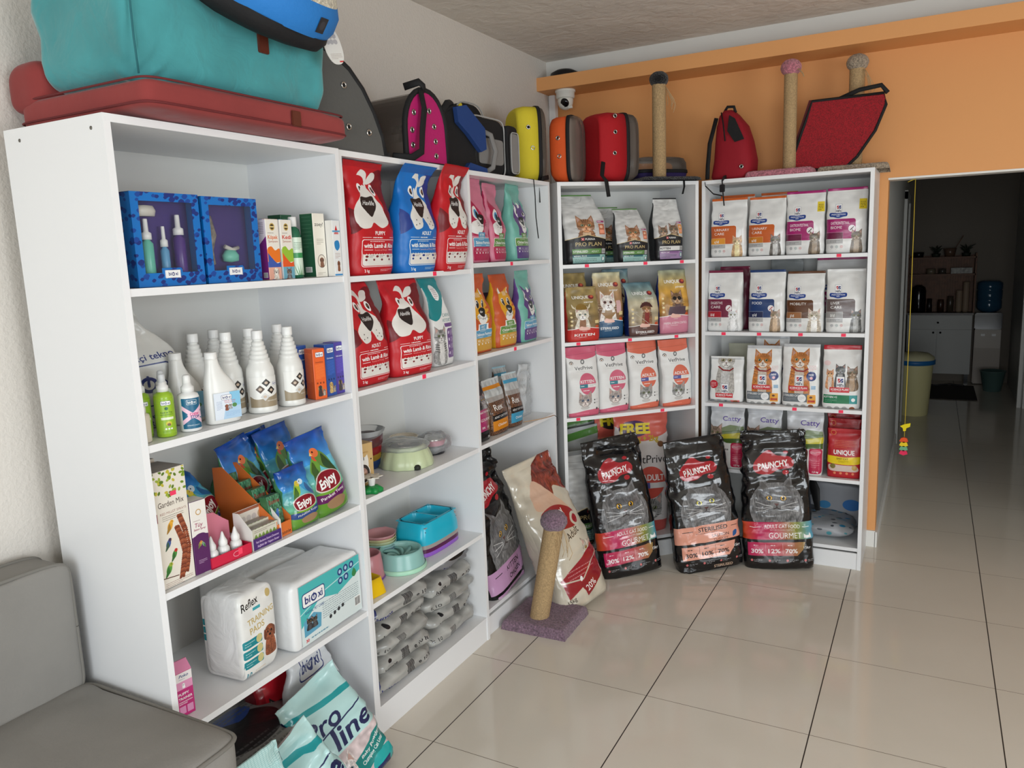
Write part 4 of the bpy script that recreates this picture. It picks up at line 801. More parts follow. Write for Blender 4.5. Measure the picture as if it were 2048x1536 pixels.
# ------------------------------------------------------------------ first unit, top shelf: gift boxes, shampoos
camo = Art(120, (12, 110, 188))
for i in range(150):
    x, y = camo.rg.rand()*100, camo.rg.rand()*120; r = 1.6+camo.rg.rand()*2.2
    camo.blob(x, y, [(-r*1.4, 0), (0, -r), (r*1.3, -.3*r), (r*.5, r*.8), (-.6*r, r)], (22, 48, 120) if i % 3 else (18, 70, 150))
def camo_img():
    return print_material(camo, .35, .05)
camom = camo_img(); purple_in = mat('purple_insert', (58, 40, 112), .6)
def giftbox(u, wd, hh, label, kind):
    d = .075; M = UM('A', u, .03, 1.676, -1); r = empty('gift_box', label, 'gift box', 'blue gift boxes with clear windows', M)
    def fbox(x0, x1, y0, y1, z0, z1, nm):
        b = B().box(x0, x1, y0, y1, z0, z1); uvl = b.bm.loops.layers.uv.new('UV')
        for f in b.bm.faces:
            for lp in f.loops: lp[uvl].uv = (lp.vert.co.x/.2+.5+lp.vert.co.y*2, lp.vert.co.z/.24)
        return b.obj(nm, camom, r)
    w2, fr = wd/2, .022
    b = B().box(-w2, w2, d-.002, d, 0, hh).box(-w2, -w2+.002, 0, d, 0, hh).box(w2-.002, w2, 0, d, 0, hh).box(-w2, w2, 0, d, 0, .002).box(-w2, w2, 0, d, hh-.002, hh)
    b.box(-w2, -w2+fr, -.001, .001, 0, hh).box(w2-fr, w2, -.001, .001, 0, hh).box(-w2+fr, w2-fr, -.001, .001, 0, .034).box(-w2+fr, w2-fr, -.001, .001, hh-fr, hh).box(-.03, .03, -.0012, .001, .034, .046)
    uvl = b.bm.loops.layers.uv.new('UV')
    for f in b.bm.faces:
        for lp in f.loops: lp[uvl].uv = ((lp.vert.co.x+lp.vert.co.y)/.2+.5, lp.vert.co.z/.24)
    b.obj('carton', camom, r)
    B().box(-w2+.004, w2-.004, .045, d-.004, .004, hh-.004).obj('insert', purple_in, r)
    B().box(-w2+fr, w2-fr, -.0004, .0002, .034, hh-fr).obj('window', clear('box_window', opac=.0, rough=.05, bump=.08, bscale=9), r)
    a = Art(46, WHITE); a.rr(0, 0, 100, 46, 6, NAVY); a.rr(2, 2, 98, 44, 5, WHITE); bioxi(a, 50, 23, 70, False)
    L = uvbox('logo_label', .046, .0006, .021, a, (wp_, wp_), None, parent=r); L.location = (0, -.0022, .02)
    if kind == 0:
        for x, col, rr_, ht in ((-.047, (96, 180, 160), .0145, .078), (.002, (90, 150, 190), .011, .06), (.048, (72, 40, 120), .0155, .09)):
            q = B().lathe([(rr_*.9, 0), (rr_, .003), (rr_, ht), (rr_*.55, ht+.008), (rr_*.5, ht+.012)], c=(x, .024, .03), n=20).obj('bottle', mat('gift_%d' % col[0], col, .3), r)
            B().lathe([(rr_*.85, ht+.01), (rr_*.85, ht+.026), (rr_*.45, ht+.03), (rr_*.4, ht+.06), (rr_*.35, ht+.062)], c=(x, .024, .03), n=18).obj('pump', wp_, q)
        B().lathe([(.0, .16), (.026, .158), (.03, .172), (.024, .184), (0, .186)], c=(-.045, .024, .018), n=20, sy=.6).obj('brush', mat('pale_grey', (200, 196, 186), .4), r)
    else:
        B().lathe([(.0, .0), (.024, .004), (.026, .02), (.016, .034), (0, .037)], c=(.01, .026, .055), n=24, sy=.7).obj('dish', mat('mint_plastic', (110, 190, 170), .35), r)
        B().tube([(-.06, .03, .18), (-.056, .024, .13), (-.062, .028, .09), (-.056, .026, .05)], [.014, .017, .013, .01], 10).obj('toy', mat('grey_plush', (130, 122, 112), .9, noise_col=.5, nscale=60), r)
        B().tube([(-.01, .024, .1), (.012, .02, .09), (.04, .028, .096)], .006, 8).obj('brush', mat('pale_grey', (200, 196, 186), .4), r)
    return r
giftbox(.168, .2, .234, 'blue patterned gift box showing three pump bottles behind its window, leftmost', 0)
giftbox(.376, .19, .232, 'blue patterned gift box with a mint dish behind its window', 1)
def shampoo(name, col, word, c1, c2, dog=False):
    a = Art(330, (232, 228, 218)); a.ell(50, 42, 20, 20, (190, 160, 80)); a.ell(50, 42, 14, 14, (70, 60, 40)); a.rect(30, 38, 70, 46, (220, 200, 140)); a.bars(12, 90, 74, 1, 5, (90, 80, 80), 3)
    a.text(word, 50, 108, 30, col, bold=.02, fit=78); a.text('Şampuanı', 50, 126, 16, (170, 110, 90), bold=.01, fit=74)
    a.blob(50, 190, [(-60, -20), (-20, -42), (10, -20), (40, -30), (60, -10), (60, 40), (-60, 40)], c1); a.blob(50, 230, [(-60, -50), (-20, -20), (20, 10), (60, 0), (60, 40), (-60, 40)], c2); a.rect(0, 262, 100, 330, (225, 170, 150) if dog else (110, 170, 190))
    (a.dog(56, 285, 22, (220, 215, 205), (170, 150, 140)) if dog else a.cat(50, 292, 22, (90, 90, 94), (40, 40, 42), stripes=0)); return a
sd = Art(330, (226, 214, 222)); sd.poly([(0, 180), (100, 90), (100, 330), (0, 330)], (120, 40, 120)); sd.bars(20, 84, 20, 8, 9, (90, 60, 90), 3); sd.rect(60, 290, 90, 318, WHITE); [sd.rect(62+3*i, 292, 63.4+3*i, 316, BLACK) for i in range(9)]
crd = mat('white_card', (230, 228, 222), .5)
uvbox('shampoo_box', .054, .055, .178, shampoo('k', (220, 110, 60), 'Köpek', (230, 120, 40), (60, 90, 170), True), (crd, crd), ('A', .533, .035, 1.676, 3), 'white shampoo box with a small white dog at the bottom and purple side', 'box', 'pet care cartons on the top shelf', sideart=sd)
uvbox('shampoo_box', .05, .055, .178, shampoo('k', (200, 50, 40), 'Kedi', (150, 190, 60), (225, 90, 40)), (crd, crd), ('A', .590, .035, 1.676, 3), 'white shampoo box with a grey cat at the bottom, between dog box and green bottle', 'box', 'pet care cartons on the top shelf')
t = empty('shampoo_bottle', 'green aloe shampoo bottle with a white cap beside the dark green cartons', 'bottle', None, UM('A', .645, .06, 1.676))
B().lathe([(.021, 0), (.023, .003), (.023, .13), (.018, .15), (.009, .158), (.009, .162)], n=24).obj('body', mat('green_bottle', (40, 110, 80), .15, trans=.2), t)
B().lathe([(.0125, .158), (.0125, .186), (.011, .188)], n=20).obj('cap', wp_, t)
a = Art(220, (205, 222, 205)); a.rect(0, 90, 100, 120, (50, 140, 80)); a.bars(20, 80, 30, 5, 9, (40, 90, 60), 3)
for q in (-50, -25, 0, 25, 50): a.poly([(50+q*.3-3, 220), (50+q*.3+3, 220), (50+q*.8, 150)], (40, 120, 50))
patch('label', a, .023, .01, .125, -75, 60, t)
grn = mat('dark_green_card', (34, 84, 58), .4); gsd = Art(380, (34, 84, 58)); gsd.bars(14, 84, 20, 9, 22, (90, 130, 105), 3); gsd.rect(20, 318, 70, 350, WHITE); [gsd.rect(22+4*i, 320, 24+4*i, 348, BLACK) for i in range(11)]
zf = Art(400, (232, 228, 216)); zf.text('zoey!', 50, 80, 34, (30, 30, 30), bold=.005, fit=70); zf.bars(22, 80, 160, 4, 10, (120, 110, 100), 3); zf.ell(54, 300, 34, 42, BLACK); zf.ell(54, 300, 31, 39, (225, 215, 200)); zf.dog(56, 292, 17, (120, 80, 60), (80, 50, 40)); zf.bars(16, 80, 372, 2, 8, (150, 140, 130), 3)
uvbox('shampoo_box', .053, .055, .2, zf, (grn, grn), ('A', .73, .03, 1.676, -1), 'tall green-sided carton with a cream front and an oval dog picture', 'box', 'pet care cartons on the top shelf', sideart=gsd)
uvbox('shampoo_box', .05, .055, .2, gsd, (grn, grn), ('A', .693, .13, 1.676, 1), 'plain dark green carton standing behind the aloe bottle', 'box', 'pet care cartons on the top shelf')
sm = Art(340, (228, 230, 230)); sm.poly([(50, 30), (80, 84), (20, 84)], (196, 40, 44)); sm.rect(0, 62, 100, 72, (90, 160, 200)); sm.text('ME POWER', 50, 80, 9, WHITE); sm.blob(50, 150, [(-30, -20), (20, -26), (34, 10), (0, 34), (-30, 16)], (40, 130, 190)); sm.bars(16, 84, 200, 4, 9, (150, 110, 100), 3); sm.dog(56, 262, 18, (130, 80, 55), (90, 50, 35)); sm.rect(0, 326, 100, 336, (60, 140, 200))
uvbox('shampoo_box', .036, .03, .178, sm, (crd, crd), ('A', .776, .0-.0, 1.676, 0), 'narrow white box with a red triangle, rightmost against the side panel', 'box', 'pet care cartons on the top shelf', bev=.0008)

# ------------------------------------------------------------------ first unit, second shelf: spray bottles
def tall_bottle():
    t = empty('refill_bottle'); pr = [(.040, 0), (.0425, .004), (.0425, .012), (.041, .02), (.041, .118), (.039, .132), (.031, .148)]
    for i in range(5):
        z = .150+i*.0125; r = .031-i*.0032; pr += [(r, z), (r, z+.009), (r-.0045, z+.0108)]
    pr += [(.0135, .215), (.0135, .218)]
    B().lathe(pr, n=30, sy=.92).obj('body', wp2, t)
    B().lathe([(.0155, .217), (.0158, .219), (.0158, .241), (.0145, .243)], n=26).obj('cap', wp_, t); return t
a = Art(110, (226, 226, 222)); a.blob(40, 90, [(-60, -30), (-20, -10), (30, -18), (80, -30), (80, 40), (-60, 40)], (150, 136, 112))
for x, y, c in ((52, 22, (50, 46, 44)), (34, 44, (80, 64, 54)), (66, 50, (36, 34, 34)), (46, 72, (200, 200, 198))): a.poly([(x, y-15), (x+13, y), (x, y+15), (x-13, y)], c); a.ell(x, y, 5, 5, (190, 170, 150))
bioxi(a, 84, 28, 22); a.text('HEM KOKU GIDERICI', 72, 90, 6, WHITE, fit=40); paw_label = print_material(a, .35, .03)
TG = 'white ribbed-neck refill bottles on the second shelf'
proto = tall_bottle(); patch('label', paw_label, .0415, .018, .108, -70, 72, proto, .92); plain = None
spots = [(.455, .055, 'front ribbed-neck bottle with brown diamond pictures, beside the sloped spray bottle'), (.572, .05, 'ribbed-neck bottle with diamond pictures, next to the orange box'), (.395, .12, 'ribbed-neck bottle directly behind the sloped spray bottle'), (.50+.01, .15, 'ribbed-neck bottle in the middle row between the two front ones'), (.640, .16, 'ribbed-neck bottle right at the back near the boxes'),
         (.345, .20, 'leftmost tall ribbed-neck bottle, in the back row'), (.455, .24, 'ribbed-neck bottle at the very back, just right of the leftmost tall one')]
for i, (u_, dp, lb) in enumerate(spots):
    o = proto if i == 0 else copy_tree(proto); o.matrix_world = UM('A', u_, dp, 1.288, (-26, -4, -10, 0, 10, 0, 0)[i]); tag(o, lb, 'bottle', TG)
def sloped():
    t = empty('spray_refill_bottle'); R = []
    for z, w_, ox in ((0, .046, 0), (.004, .049, 0), (.06, .049, 0), (.09, .047, -.001), (.11, .042, -.004), (.125, .035, -.009), (.14, .027, -.014), (.155, .021, -.017), (.168, .0175, -.019), (.178, .0165, -.02), (.182, .0165, -.02)):
        dd = max(.0165, w_*.52) if z < .12 else max(.0165, w_*.62)
        R.append([(ox+sgp(math.cos(q), .75)*w_, sgp(math.sin(q), .75)*dd, z) for q in [2*PI*i/28 for i in range(28)]])
    B().loft(R).obj('body', wp2, t)
    B().lathe([(.0165, .18), (.017, .182), (.017, .199), (.0155, .2)], c=(-.02, 0, 0), n=24).obj('cap', wp_, t); return t
sp0 = sloped(); a = Art(105, (216, 224, 234)); a.poly([(60, 0), (100, 0), (100, 70), (70, 60)], (130, 190, 220)); a.poly([(40, 60), (100, 56), (100, 105), (30, 105)], (170, 200, 225)); bioxi(a, 48, 20, 36)
a.text('YERLER ZEMIN', 58, 36, 6, (190, 50, 60), fit=44); a.text('TEMIZLEYICI', 58, 43, 6, (190, 50, 60), fit=40); a.bars(8, 30, 34, 7, 5, (80, 110, 160), 1.3); a.dog(46, 54, 7, (140, 80, 60), (100, 60, 40)); a.cat(60, 54, 6, (120, 120, 120), (70, 70, 70), stripes=0); a.ell(76, 54, 9, 8, (80, 130, 70)); a.bars(40, 94, 78, 4, 5, (110, 150, 200), 1.3)
L = uvbox('label', .078, .0008, .075, a, (wp_, wp_), None, parent=sp0, bev=.0001); L.location = (.003, -.0268, .012)
SG = 'white sloped spray bottles on the second shelf'
for i, (u_, dp, lb) in enumerate(((.3, .05, 'front sloped white spray bottle with a blue and red label'), (.262, .15, 'sloped white bottle in the middle of the three, behind the labelled one'), (.235, .245, 'rearmost sloped white bottle, beside the clear shopping bag'))):
    o = sp0 if i == 0 else copy_tree(sp0); o.matrix_world = UM('A', u_, dp, 1.288, (-14, -8, -6)[i]); tag(o, lb, 'bottle', SG)
def pump_bottle(name, col, r, hb, where, label, art=None, group=None, body=None, capc=wp_, a=(-55, 65)):
    t = empty(name, label, 'spray bottle', group, UM(*where))
    B().lathe([(r*.93, 0), (r, .003), (r, hb*.88), (r*.9, hb*.95), (r*.5, hb), (r*.45, hb+.004)], n=26).obj('body', body or mat('pump_%d_%d_%d' % col, col, .2), t)
    B().lathe([(r*.6, hb), (r*.6, hb+.014), (r*.42, hb+.018), (r*.34, hb+.034)], n=22).obj('collar', capc, t)
    B().lathe([(r*.4, hb+.017), (r*.36, hb+.042), (r*.26, hb+.046)], n=20).obj('nozzle', clear('nozzle_clear', opac=.55, bump=0) if capc is wp_ else capc, t)
    if art: patch('label', art, r, hb*.08, hb*.86, a[0], a[1], t)
    return t
a = Art(200, (146, 184, 50)); bioxi(a, 50, 26, 46); a.ell(50, 56, 9, 9, (40, 100, 60)); a.text('Kedi ve Tüy', 50, 82, 12, (40, 80, 30), bold=.02, fit=60); a.text('NEMLENDIRICI', 50, 94, 9, (40, 80, 30), bold=.01, fit=66); a.rect(20, 106, 84, 120, (225, 232, 205)); a.ell(56, 142, 15, 13, (200, 190, 60)); a.ell(56, 148, 9, 8, (120, 80, 50)); a.ell(40, 172, 5, 5, WHITE); a.ell(54, 172, 5, 5, WHITE); a.ell(68, 172, 5, 5, WHITE); a.bars(22, 84, 184, 2, 5, (70, 110, 40), 1.5)
gl = print_material(a, .3, .03); GG = 'green pump spray bottles on the second shelf'
pump_bottle('pump_spray_bottle', (150, 186, 50), .0245, .118, ('A', .118, .055, 1.288), 'front lime green pump spray bottle, left end of the second shelf', gl, GG, a=(-85, 30))
pump_bottle('pump_spray_bottle', (140, 176, 46), .0245, .118, ('A', .082, .10, 1.288, -25), 'second lime green pump bottle half hidden behind the front one', gl, GG)
pump_bottle('pump_spray_bottle', (196, 212, 190), .0235, .118, ('A', .165, .12, 1.288, 10), 'pale pump bottle behind, between the green and the purple-labelled bottles', None, GG)
a = Art(150, (22, 96, 130)); a.line([(0, 45), (100, 120)], 18, (232, 190, 210)); a.line([(100, 45), (0, 120)], 18, (232, 190, 210)); bioxi(a, 50, 20, 44, bg=(22, 96, 130), col=WHITE); a.poly([(24, 78), (96, 66), (100, 96), (30, 100)], (232, 190, 210)); a.text('CHEW', 58, 84, 18, (190, 30, 110), bold=.03, fit=44); a.text('STOP', 60, 98, 18, (40, 40, 110), bold=.03, fit=44); a.text('KEMIRMEYI ONLEYICI', 50, 136, 8, WHITE, fit=60)
pump_bottle('pump_spray_bottle', (228, 228, 226), .0275, .105, ('A', .19, .05, 1.288), 'white pump bottle with a crossed teal, pink and navy label', a, None, wp_, mat('white_pump', (226, 226, 224), .35), (-80, 35))
t = pump_bottle('pump_spray_bottle', (214, 206, 190), .02, .075, ('A', .045, .05, 1.288), 'small cream bottle squeezed against the left side panel', None, None)
def bx_art(c, l):
    a = Art(330, c); bioxi(a, 55, 40, 60); a.text(l, 50, 92, 13, tuple(int(v*.35) for v in c) if c[0] > 150 else WHITE, bold=.01, fit=66); a.bars(14, 88, 104, 12, 8, tuple(min(255, int(v*1.35)+20) for v in c), 2.6)
    for i in range(3): a.ell(24+26*i, 224, 7, 7, tuple(int(v*.6) for v in c))
    a.dog(44, 258, 20, (200, 170, 110) if c[2] > 150 else (60, 50, 50), (150, 120, 70)); a.cat(76, 280, 13, (130, 120, 110), (80, 70, 60)); return a
BG = 'orange, blue and purple spray cartons at the right end of the second shelf'
for i, (c, l, u_, dp, hh, lb) in enumerate((((222, 96, 40), 'Dezenfektan', .672, .02, .163, 'orange spray carton with long-haired dogs, in front of the blue one'), ((46, 84, 160), 'Göz Losyonu', .733, .028, .17, 'blue spray carton with a yellow puppy, between the orange and purple ones'), ((72, 58, 150), 'Kulak Losyonu', .78, .03, .172, 'purple spray carton, rightmost on the second shelf'))):
    s_ = Art(330, tuple(int(v*.92) for v in c)); s_.bars(14, 84, 30, 22, 9, tuple(min(255, int(v*1.3)+20) for v in c), 2.6)
    uvbox('spray_box', .044, .048, hh, bx_art(c, l), (crd, mat('bx%d' % i, c, .4)), ('A', u_, dp, 1.288, (-14, -2, -1)[i]), lb, 'box', BG, sideart=s_)
uvbox('spray_box', .044, .048, .172, bx_art((46, 84, 160), 'Göz Losyonu'), (mat('bx1', (46, 84, 160), .4), mat('bx1', (46, 84, 160), .4)), ('A', .665, .085, 1.288), 'blue spray carton standing behind the orange one, only its top visible', 'box', BG)
a = Art(150, (206, 206, 202)); a.text('yenilikçi tekno', 56, 66, 11, NAVY, bold=.01, fit=80, rot=-5); a.line([(0, 76), (80, 70), (100, 80)], 1.6, NAVY); bioxi(a, 52, 96, 70, False, NAVY, (206, 206, 202)); a.line([(4, 124), (70, 122), (100, 116)], 1.6, NAVY); a.text('antiseptik ve dezenfektan', 55, 138, 8, NAVY, bold=.01, fit=86, rot=-4); a.text('KORUNMAK', 60, 148, 9, NAVY, fit=50)
mb = print_material(a, .3, .5, bscale=9); 
bag(mb, .27, .33, .07, ('A', .175, .21, 1.288, -14, 3), 'clear white carrier bag with navy lettering, behind the green spray bottles', (206, 206, 202), seed=101, seal=.03, prof=[(0, 1), (.3, 1), (.62, .85), (.9, .34), (1, .3)], bend=(-.04, 0, .4), gloss=.3, name='plastic_bag', cat='plastic bag', vt=.2, noise_amp=.008, sidemat=mat('white_poly', (206, 206, 202), .3, bump=.5, bscale=9))

# ------------------------------------------------------------------ first unit, third shelf: bird food
a = Art(312, (226, 220, 208)); 
for i in range(46):
    x, y = a.rg.rand()*100, a.rg.rand()**1.3*74; a.ell(x, y, 5.2, 3.4, [(110, 140, 40), (150, 170, 60), (90, 120, 40), (190, 180, 60)][i % 4], rot=a.rg.randint(0, 180))
a.rect(50, 60, 68, 72, (236, 60, 100)); a.text('Garden Mix', 50, 96, 21, (60, 44, 40), bold=.005, fit=76); a.text('RED MILLET SPRAYS', 54, 116, 9, (150, 110, 100), bold=0, fit=78); a.bars(20, 84, 121, 3, 5, (100, 90, 80), 1.5); a.rect(0, 108, 7, 132, (130, 30, 50))
for pth in ([(70, 130), (82, 170), (88, 220), (80, 262), (72, 290)], [(60, 158), (70, 190), (76, 230), (66, 270), (58, 300)]):
    for (x0, y0), (x1, y1) in zip(pth, pth[1:]):
        for q in range(8):
            t_ = q/8; x, y = x0+(x1-x0)*t_, y0+(y1-y0)*t_
            for s_ in (-1, 1): a.ell(x+s_*4, y, 5, 3.4, [(140, 70, 44), (112, 52, 34), (160, 88, 58)][q % 3], rot=s_*35)
bird(a, 40, 150, 13, (220, 160, 50), (226, 170, 60), (160, 120, 50)); bird(a, 30, 195, 12, (60, 90, 150), (60, 50, 90), (60, 90, 70)); bird(a, 44, 228, 12, (70, 140, 60), (190, 50, 50), (50, 100, 50)); bird(a, 24, 262, 14, (80, 150, 60), (150, 170, 60), (50, 110, 50)); a.line([(4, 282), (50, 288)], 2.5, (90, 60, 50)); a.bars(10, 92, 298, 3, 4.6, (120, 80, 70), 1.4)
card_t = mat('printed_card_top', (150, 146, 140), .4, noise_col=.3, nscale=18)
uvbox('bird_food_box', .105, .10, .312, a, (mat('cream_card', (216, 208, 194), .5), card_t), ('A', .081, .022, .898, 2), 'tall cream box with leaves, parrots and a brown millet spray', 'box')
uvbox('bird_food_box', .105, .09, .318, mat('cream_card', (216, 208, 194), .5), (mat('cream_card', (216, 208, 194), .5), card_t), ('A', .078, .135, .898, 2), 'second millet box, mostly hidden behind the leafy one', 'box')
a = Art(420, (226, 222, 216)); a.ell(50, 66, 17, 17, (190, 150, 90)); a.ell(50, 66, 12, 12, (226, 222, 216)); a.bars(14, 84, 112, 1, 5, (130, 90, 90), 3); a.text('Tüy', 46, 150, 34, (150, 50, 90), bold=.01, ital=.2, fit=50); a.text('Bakım Sprey', 50, 168, 15, (150, 60, 90), fit=74, ital=.2); a.blob(50, 230, [(-60, 0), (-30, -34), (0, -42), (30, -34), (60, 0), (56, 190), (-56, 190)], (80, 28, 86)); bird(a, 42, 250, 16, (190, 160, 70), (200, 120, 60), (100, 110, 60)); bird(a, 64, 256, 14, (110, 160, 140), (130, 150, 100), (70, 110, 60), -1); a.bars(24, 76, 340, 3, 8, (210, 190, 210), 3)
uvbox('spray_box', .049, .05, .205, a, (mat('plum_card', (80, 30, 84), .4), crd), ('A', .159, .02, .898, -5), 'slim white and plum carton with two parakeets, beside the leafy cream box', 'box')
a = Art(100, (222, 218, 208)); a.text('BIRD', 50, 38, 26, (30, 28, 26), bold=.02, fit=50); a.text('POWER', 54, 68, 26, (30, 28, 26), bold=.02, fit=74); a.bars(20, 90, 78, 2, 6, (160, 100, 90), 2)
uvbox('vitamin_box', .075, .05, .062, a, (crd, crd), ('A', .215, .20, 1.03, 6), 'white box with bold black lettering on top of the cartons behind', 'box')
uvbox('vitamin_box', .09, .08, .128, crd, (crd, card_t), ('A', .215, .18, .898, 6), 'plain white carton under the box with bold black lettering', 'box')
# dropper display
M = UM('A', .25, .012, .898, -2); t = empty('dropper_display', 'red and pink counter tray holding white dropper bottles', 'display tray', None, M)
rd = mat('crimson_card', (196, 26, 62), .4); pk = mat('pink_card', (220, 130, 150), .45)
fa = Art(21, (200, 28, 64)); fa.ell(62, 10, 9, 5, (230, 190, 200)); fa.ell(62, 10, 8, 4.2, (200, 28, 64)); fa.rect(66, 2, 76, 14, (245, 70, 100))
uvbox('tray_front', .14, .002, .032, fa, (rd, rd), None, parent=t)
B().box(-.07, -.068, 0, .09, 0, .032).box(.068, .07, 0, .09, 0, .032).box(-.07, .07, .0, .09, 0, .003).obj('tray', rd, t)
B().prism([(-.07, 0), (.07, 0), (.07, .085), (.05, .1), (.02, .125), (-.025, .13), (-.055, .115), (-.07, .09)], .002, 'y', o=.09).obj('header_card', pk, t)
ha = Art(60, (220, 130, 150)); ha.ell(50, 30, 40, 24, (60, 40, 50)); ha.ell(50, 30, 38, 22, (220, 130, 150)); ha.line([(12, 30), (88, 30)], 1.6, (60, 40, 50)); ha.ell(50, 30, 18, 24, (60, 40, 50)); ha.ell(50, 30, 16, 22, (220, 130, 150)); ha.line([(50, 6), (50, 54)], 1.6, (60, 40, 50))
L = uvbox('emblem', .056, .0006, .034, ha, (pk, pk), None, parent=t, bev=.0001); L.location = (-.035, .089, .066)
da = Art(60, (226, 228, 230)); da.rect(0, 18, 100, 36, (60, 140, 190)); da.bars(10, 90, 6, 2, 5, (80, 120, 140), 1.6); dl = print_material(da, .35, .02)
def dropper(u_, dp, lb, g='white dropper bottles in the red tray'):
    q = empty('dropper_bottle', lb, 'dropper bottle', g, M @ Matrix.Translation((u_, dp, .003)))
    B().lathe([(.0155, 0), (.017, .002), (.017, .034), (.013, .041), (.01, .043)], n=22).obj('body', wp_, q)
    B().lathe([(.0115, .042), (.0125, .046), (.0125, .055), (.007, .066), (.003, .08), (.001, .083)], n=18).obj('cap', wp_, q); patch('label', dl, .017, .006, .028, -70, 80, q)
for u_, dp, lb in ((-.047, .024, 'left front dropper bottle in the red tray'), (-.005, .028, 'middle front dropper bottle in the red tray'), (.04, .03, 'right front dropper bottle in the red tray'), (-.03, .066, 'rear dropper bottle in the red tray, behind the left one')): dropper(u_, dp, lb)
# white display with seed treats
M = UM('A', .385, .012, .898, 1); t = empty('treat_display', 'white and purple counter tray with a stepped back, holding green herb sachets', 'display tray', None, M)
a = Art(30, (70, 40, 110)); a.text('Yeni Besleme Sistemi Dostunuz', 50, 13, 8, (210, 190, 220), ital=.2, fit=80); a.text('Sağlıklı Bir Yaşam Sunar', 52, 24, 8, (210, 190, 220), ital=.2, fit=76)
uvbox('tray_front', .116, .002, .034, a, (mat('purple_card', (70, 40, 110), .4), crd), None, parent=t)
bk = Art(50, (216, 210, 200)); bk.rect(0, 0, 100, 9, (150, 90, 70)); bk.ell(12, 26, 7, 10, (180, 150, 110)); bk.ell(88, 26, 7, 10, (180, 150, 110)); [bk.ell(32+18*i, 28, 8, 8, (190, 184, 180)) for i in range(3)]; bk.rect(80, 40, 100, 50, (180, 90, 60))
L = uvbox('back_card', .116, .002, .058, bk, (crd, crd), None, parent=t); L.location = (0, .07, .05)
for x in (-.058, .0565): B().prism([(0, 0), (.072, 0), (.072, .108), (.05, .108), (.0, .06)], .0015, 'x', o=x).obj('tray_side', crd, t)
hb_ = Art(60, (206, 204, 188)); [hb_.blob(14+14*i, 40, [(-5, 16), (-7, -10), (0, -22), (6, -8), (5, 16)], (120, 150, 70)) for i in range(7)]; hb_.bars(8, 90, 6, 2, 5, (120, 110, 100), 2); hbm = print_material(hb_, .35, .2)
for i, lb in enumerate(('front herb sachet stack in the purple and white tray', 'rear herb sachet stack in the purple and white tray')):
    uvbox('herb_sachet', .104, .024, .058+.008*i, hbm, (crd, card_t), M @ Matrix.Translation((0, .006+.03*i, .003)), lb, 'sachet', 'herb sachets in the purple tray')
# cracker display
M = UM('A', .463, .02, .898, 4); t = empty('cracker_display', 'tall orange counter display with sloping sides, full of green bird treat sticks', 'display tray', None, M)
oc = mat('orange_card', (214, 112, 48), .45); oci = mat('card_inside', (206, 190, 170), .6)
side_p = [(0, 0), (.24, 0), (.24, .205), (.20, .21), (.0, .055)]
for x in (-.032, .0305): B().prism(side_p, .0015, 'x', o=x).obj('side_panel', oc, t)
B().box(-.032, .032, .238, .24, 0, .20).box(-.03, .03, .001, .24, 0, .002).obj('back_panel', oci, t)
a = Art(70, (214, 112, 48)); a.text('Bonnie', 50, 60, 26, (50, 30, 20), bold=.01, fit=86); uvbox('tray_front', .064, .002, .045, a, (oc, oc), None, parent=t)
ta = Art(170, (70, 120, 90)); n_ = ta.noise2(7, 7)[..., None]; ta.a *= .55+.9*n_; ta.text('Bonnie', 50, 36, 26, (150, 30, 40), bold=.01, fit=80); bird(ta, 52, 90, 24, (60, 110, 190), (80, 130, 200), (40, 80, 130)); ta.rect(16, 136, 84, 165, (150, 90, 70)); tam = print_material(ta, .3, .25)
for i in range(4):
    uvbox('bird_treat', .056, .03, .125+.018*i, tam, (mat('treat_green', (60, 110, 70), .35), mat('treat_green', (60, 110, 70), .35)), M @ Matrix.Translation((0, .016+.052*i, .004)) @ Matrix.Rotation(math.radians(-9), 4, 'X'), ('foremost green bird treat pack in the orange display', 'second green bird treat pack in the orange display', 'third green bird treat pack in the orange display', 'rearmost and highest green bird treat pack in the orange display')[i], 'treat pack', 'green treat packs in the orange display')
# bird seed bags
def art_enjoy(kind, H=170, birds=0, lab=(40, 70, 130)):
    a = Art(H, (24, 84, 168)); a.grad(0, 60, (16, 60, 140), (60, 140, 200)); a.grad(60, H, (90, 170, 200), (90, 150, 50)); n = a.noise2(14, 12)[..., None]; a.a *= .8+.4*n
    a.grad(H*.72, H, (110, 160, 50), (80, 130, 40))
    if birds == 0: bird(a, 42, 70, 24, (100, 150, 60), (206, 80, 50), (60, 90, 40)); bird(a, 66, 62, 24, (90, 130, 60), (220, 110, 60), (40, 70, 40), -1)
    else: bird(a, 44, 66, 20, (150, 190, 60), (220, 200, 70), (70, 110, 50)); bird(a, 74, 64, 20, (60, 150, 200), (200, 220, 230), (50, 100, 150), -1)
    y = H*.62; a.blob(54, y, [(-34, 2), (-24, -18), (10, -22), (34, -8), (28, 14), (0, 20), (-26, 16)], (210, 200, 190)); a.blob(54, y, [(-32, 2), (-22, -16), (10, -20), (32, -8), (26, 13), (0, 18), (-24, 14)], (128, 22, 40)); a.text('Enjoy', 54, y+8, 27, WHITE, bold=.04, ital=.15, fit=48, rot=-8)
    a.blob(54, y+24, [(-44, -6), (0, 2), (44, -10), (46, 8), (0, 18), (-44, 10)], lab); a.text(kind, 54, y+31, 9, WHITE, bold=.01, fit=62, rot=-4); a.blob(58, y+45, [(-24, -4), (10, -8), (26, 0), (10, 12), (-20, 10)], (150, 120, 90)); a.fur((1, 1, 1)); return a
EG = 'blue and green bird seed bags on the third shelf'
KE = dict(gloss=.16, bump=.45, crink=2.4, noise_amp=.0045, group=EG, cat='bird seed bag', name='bird_seed_bag', side=(70, 130, 90), bscale=12, vt=.35)
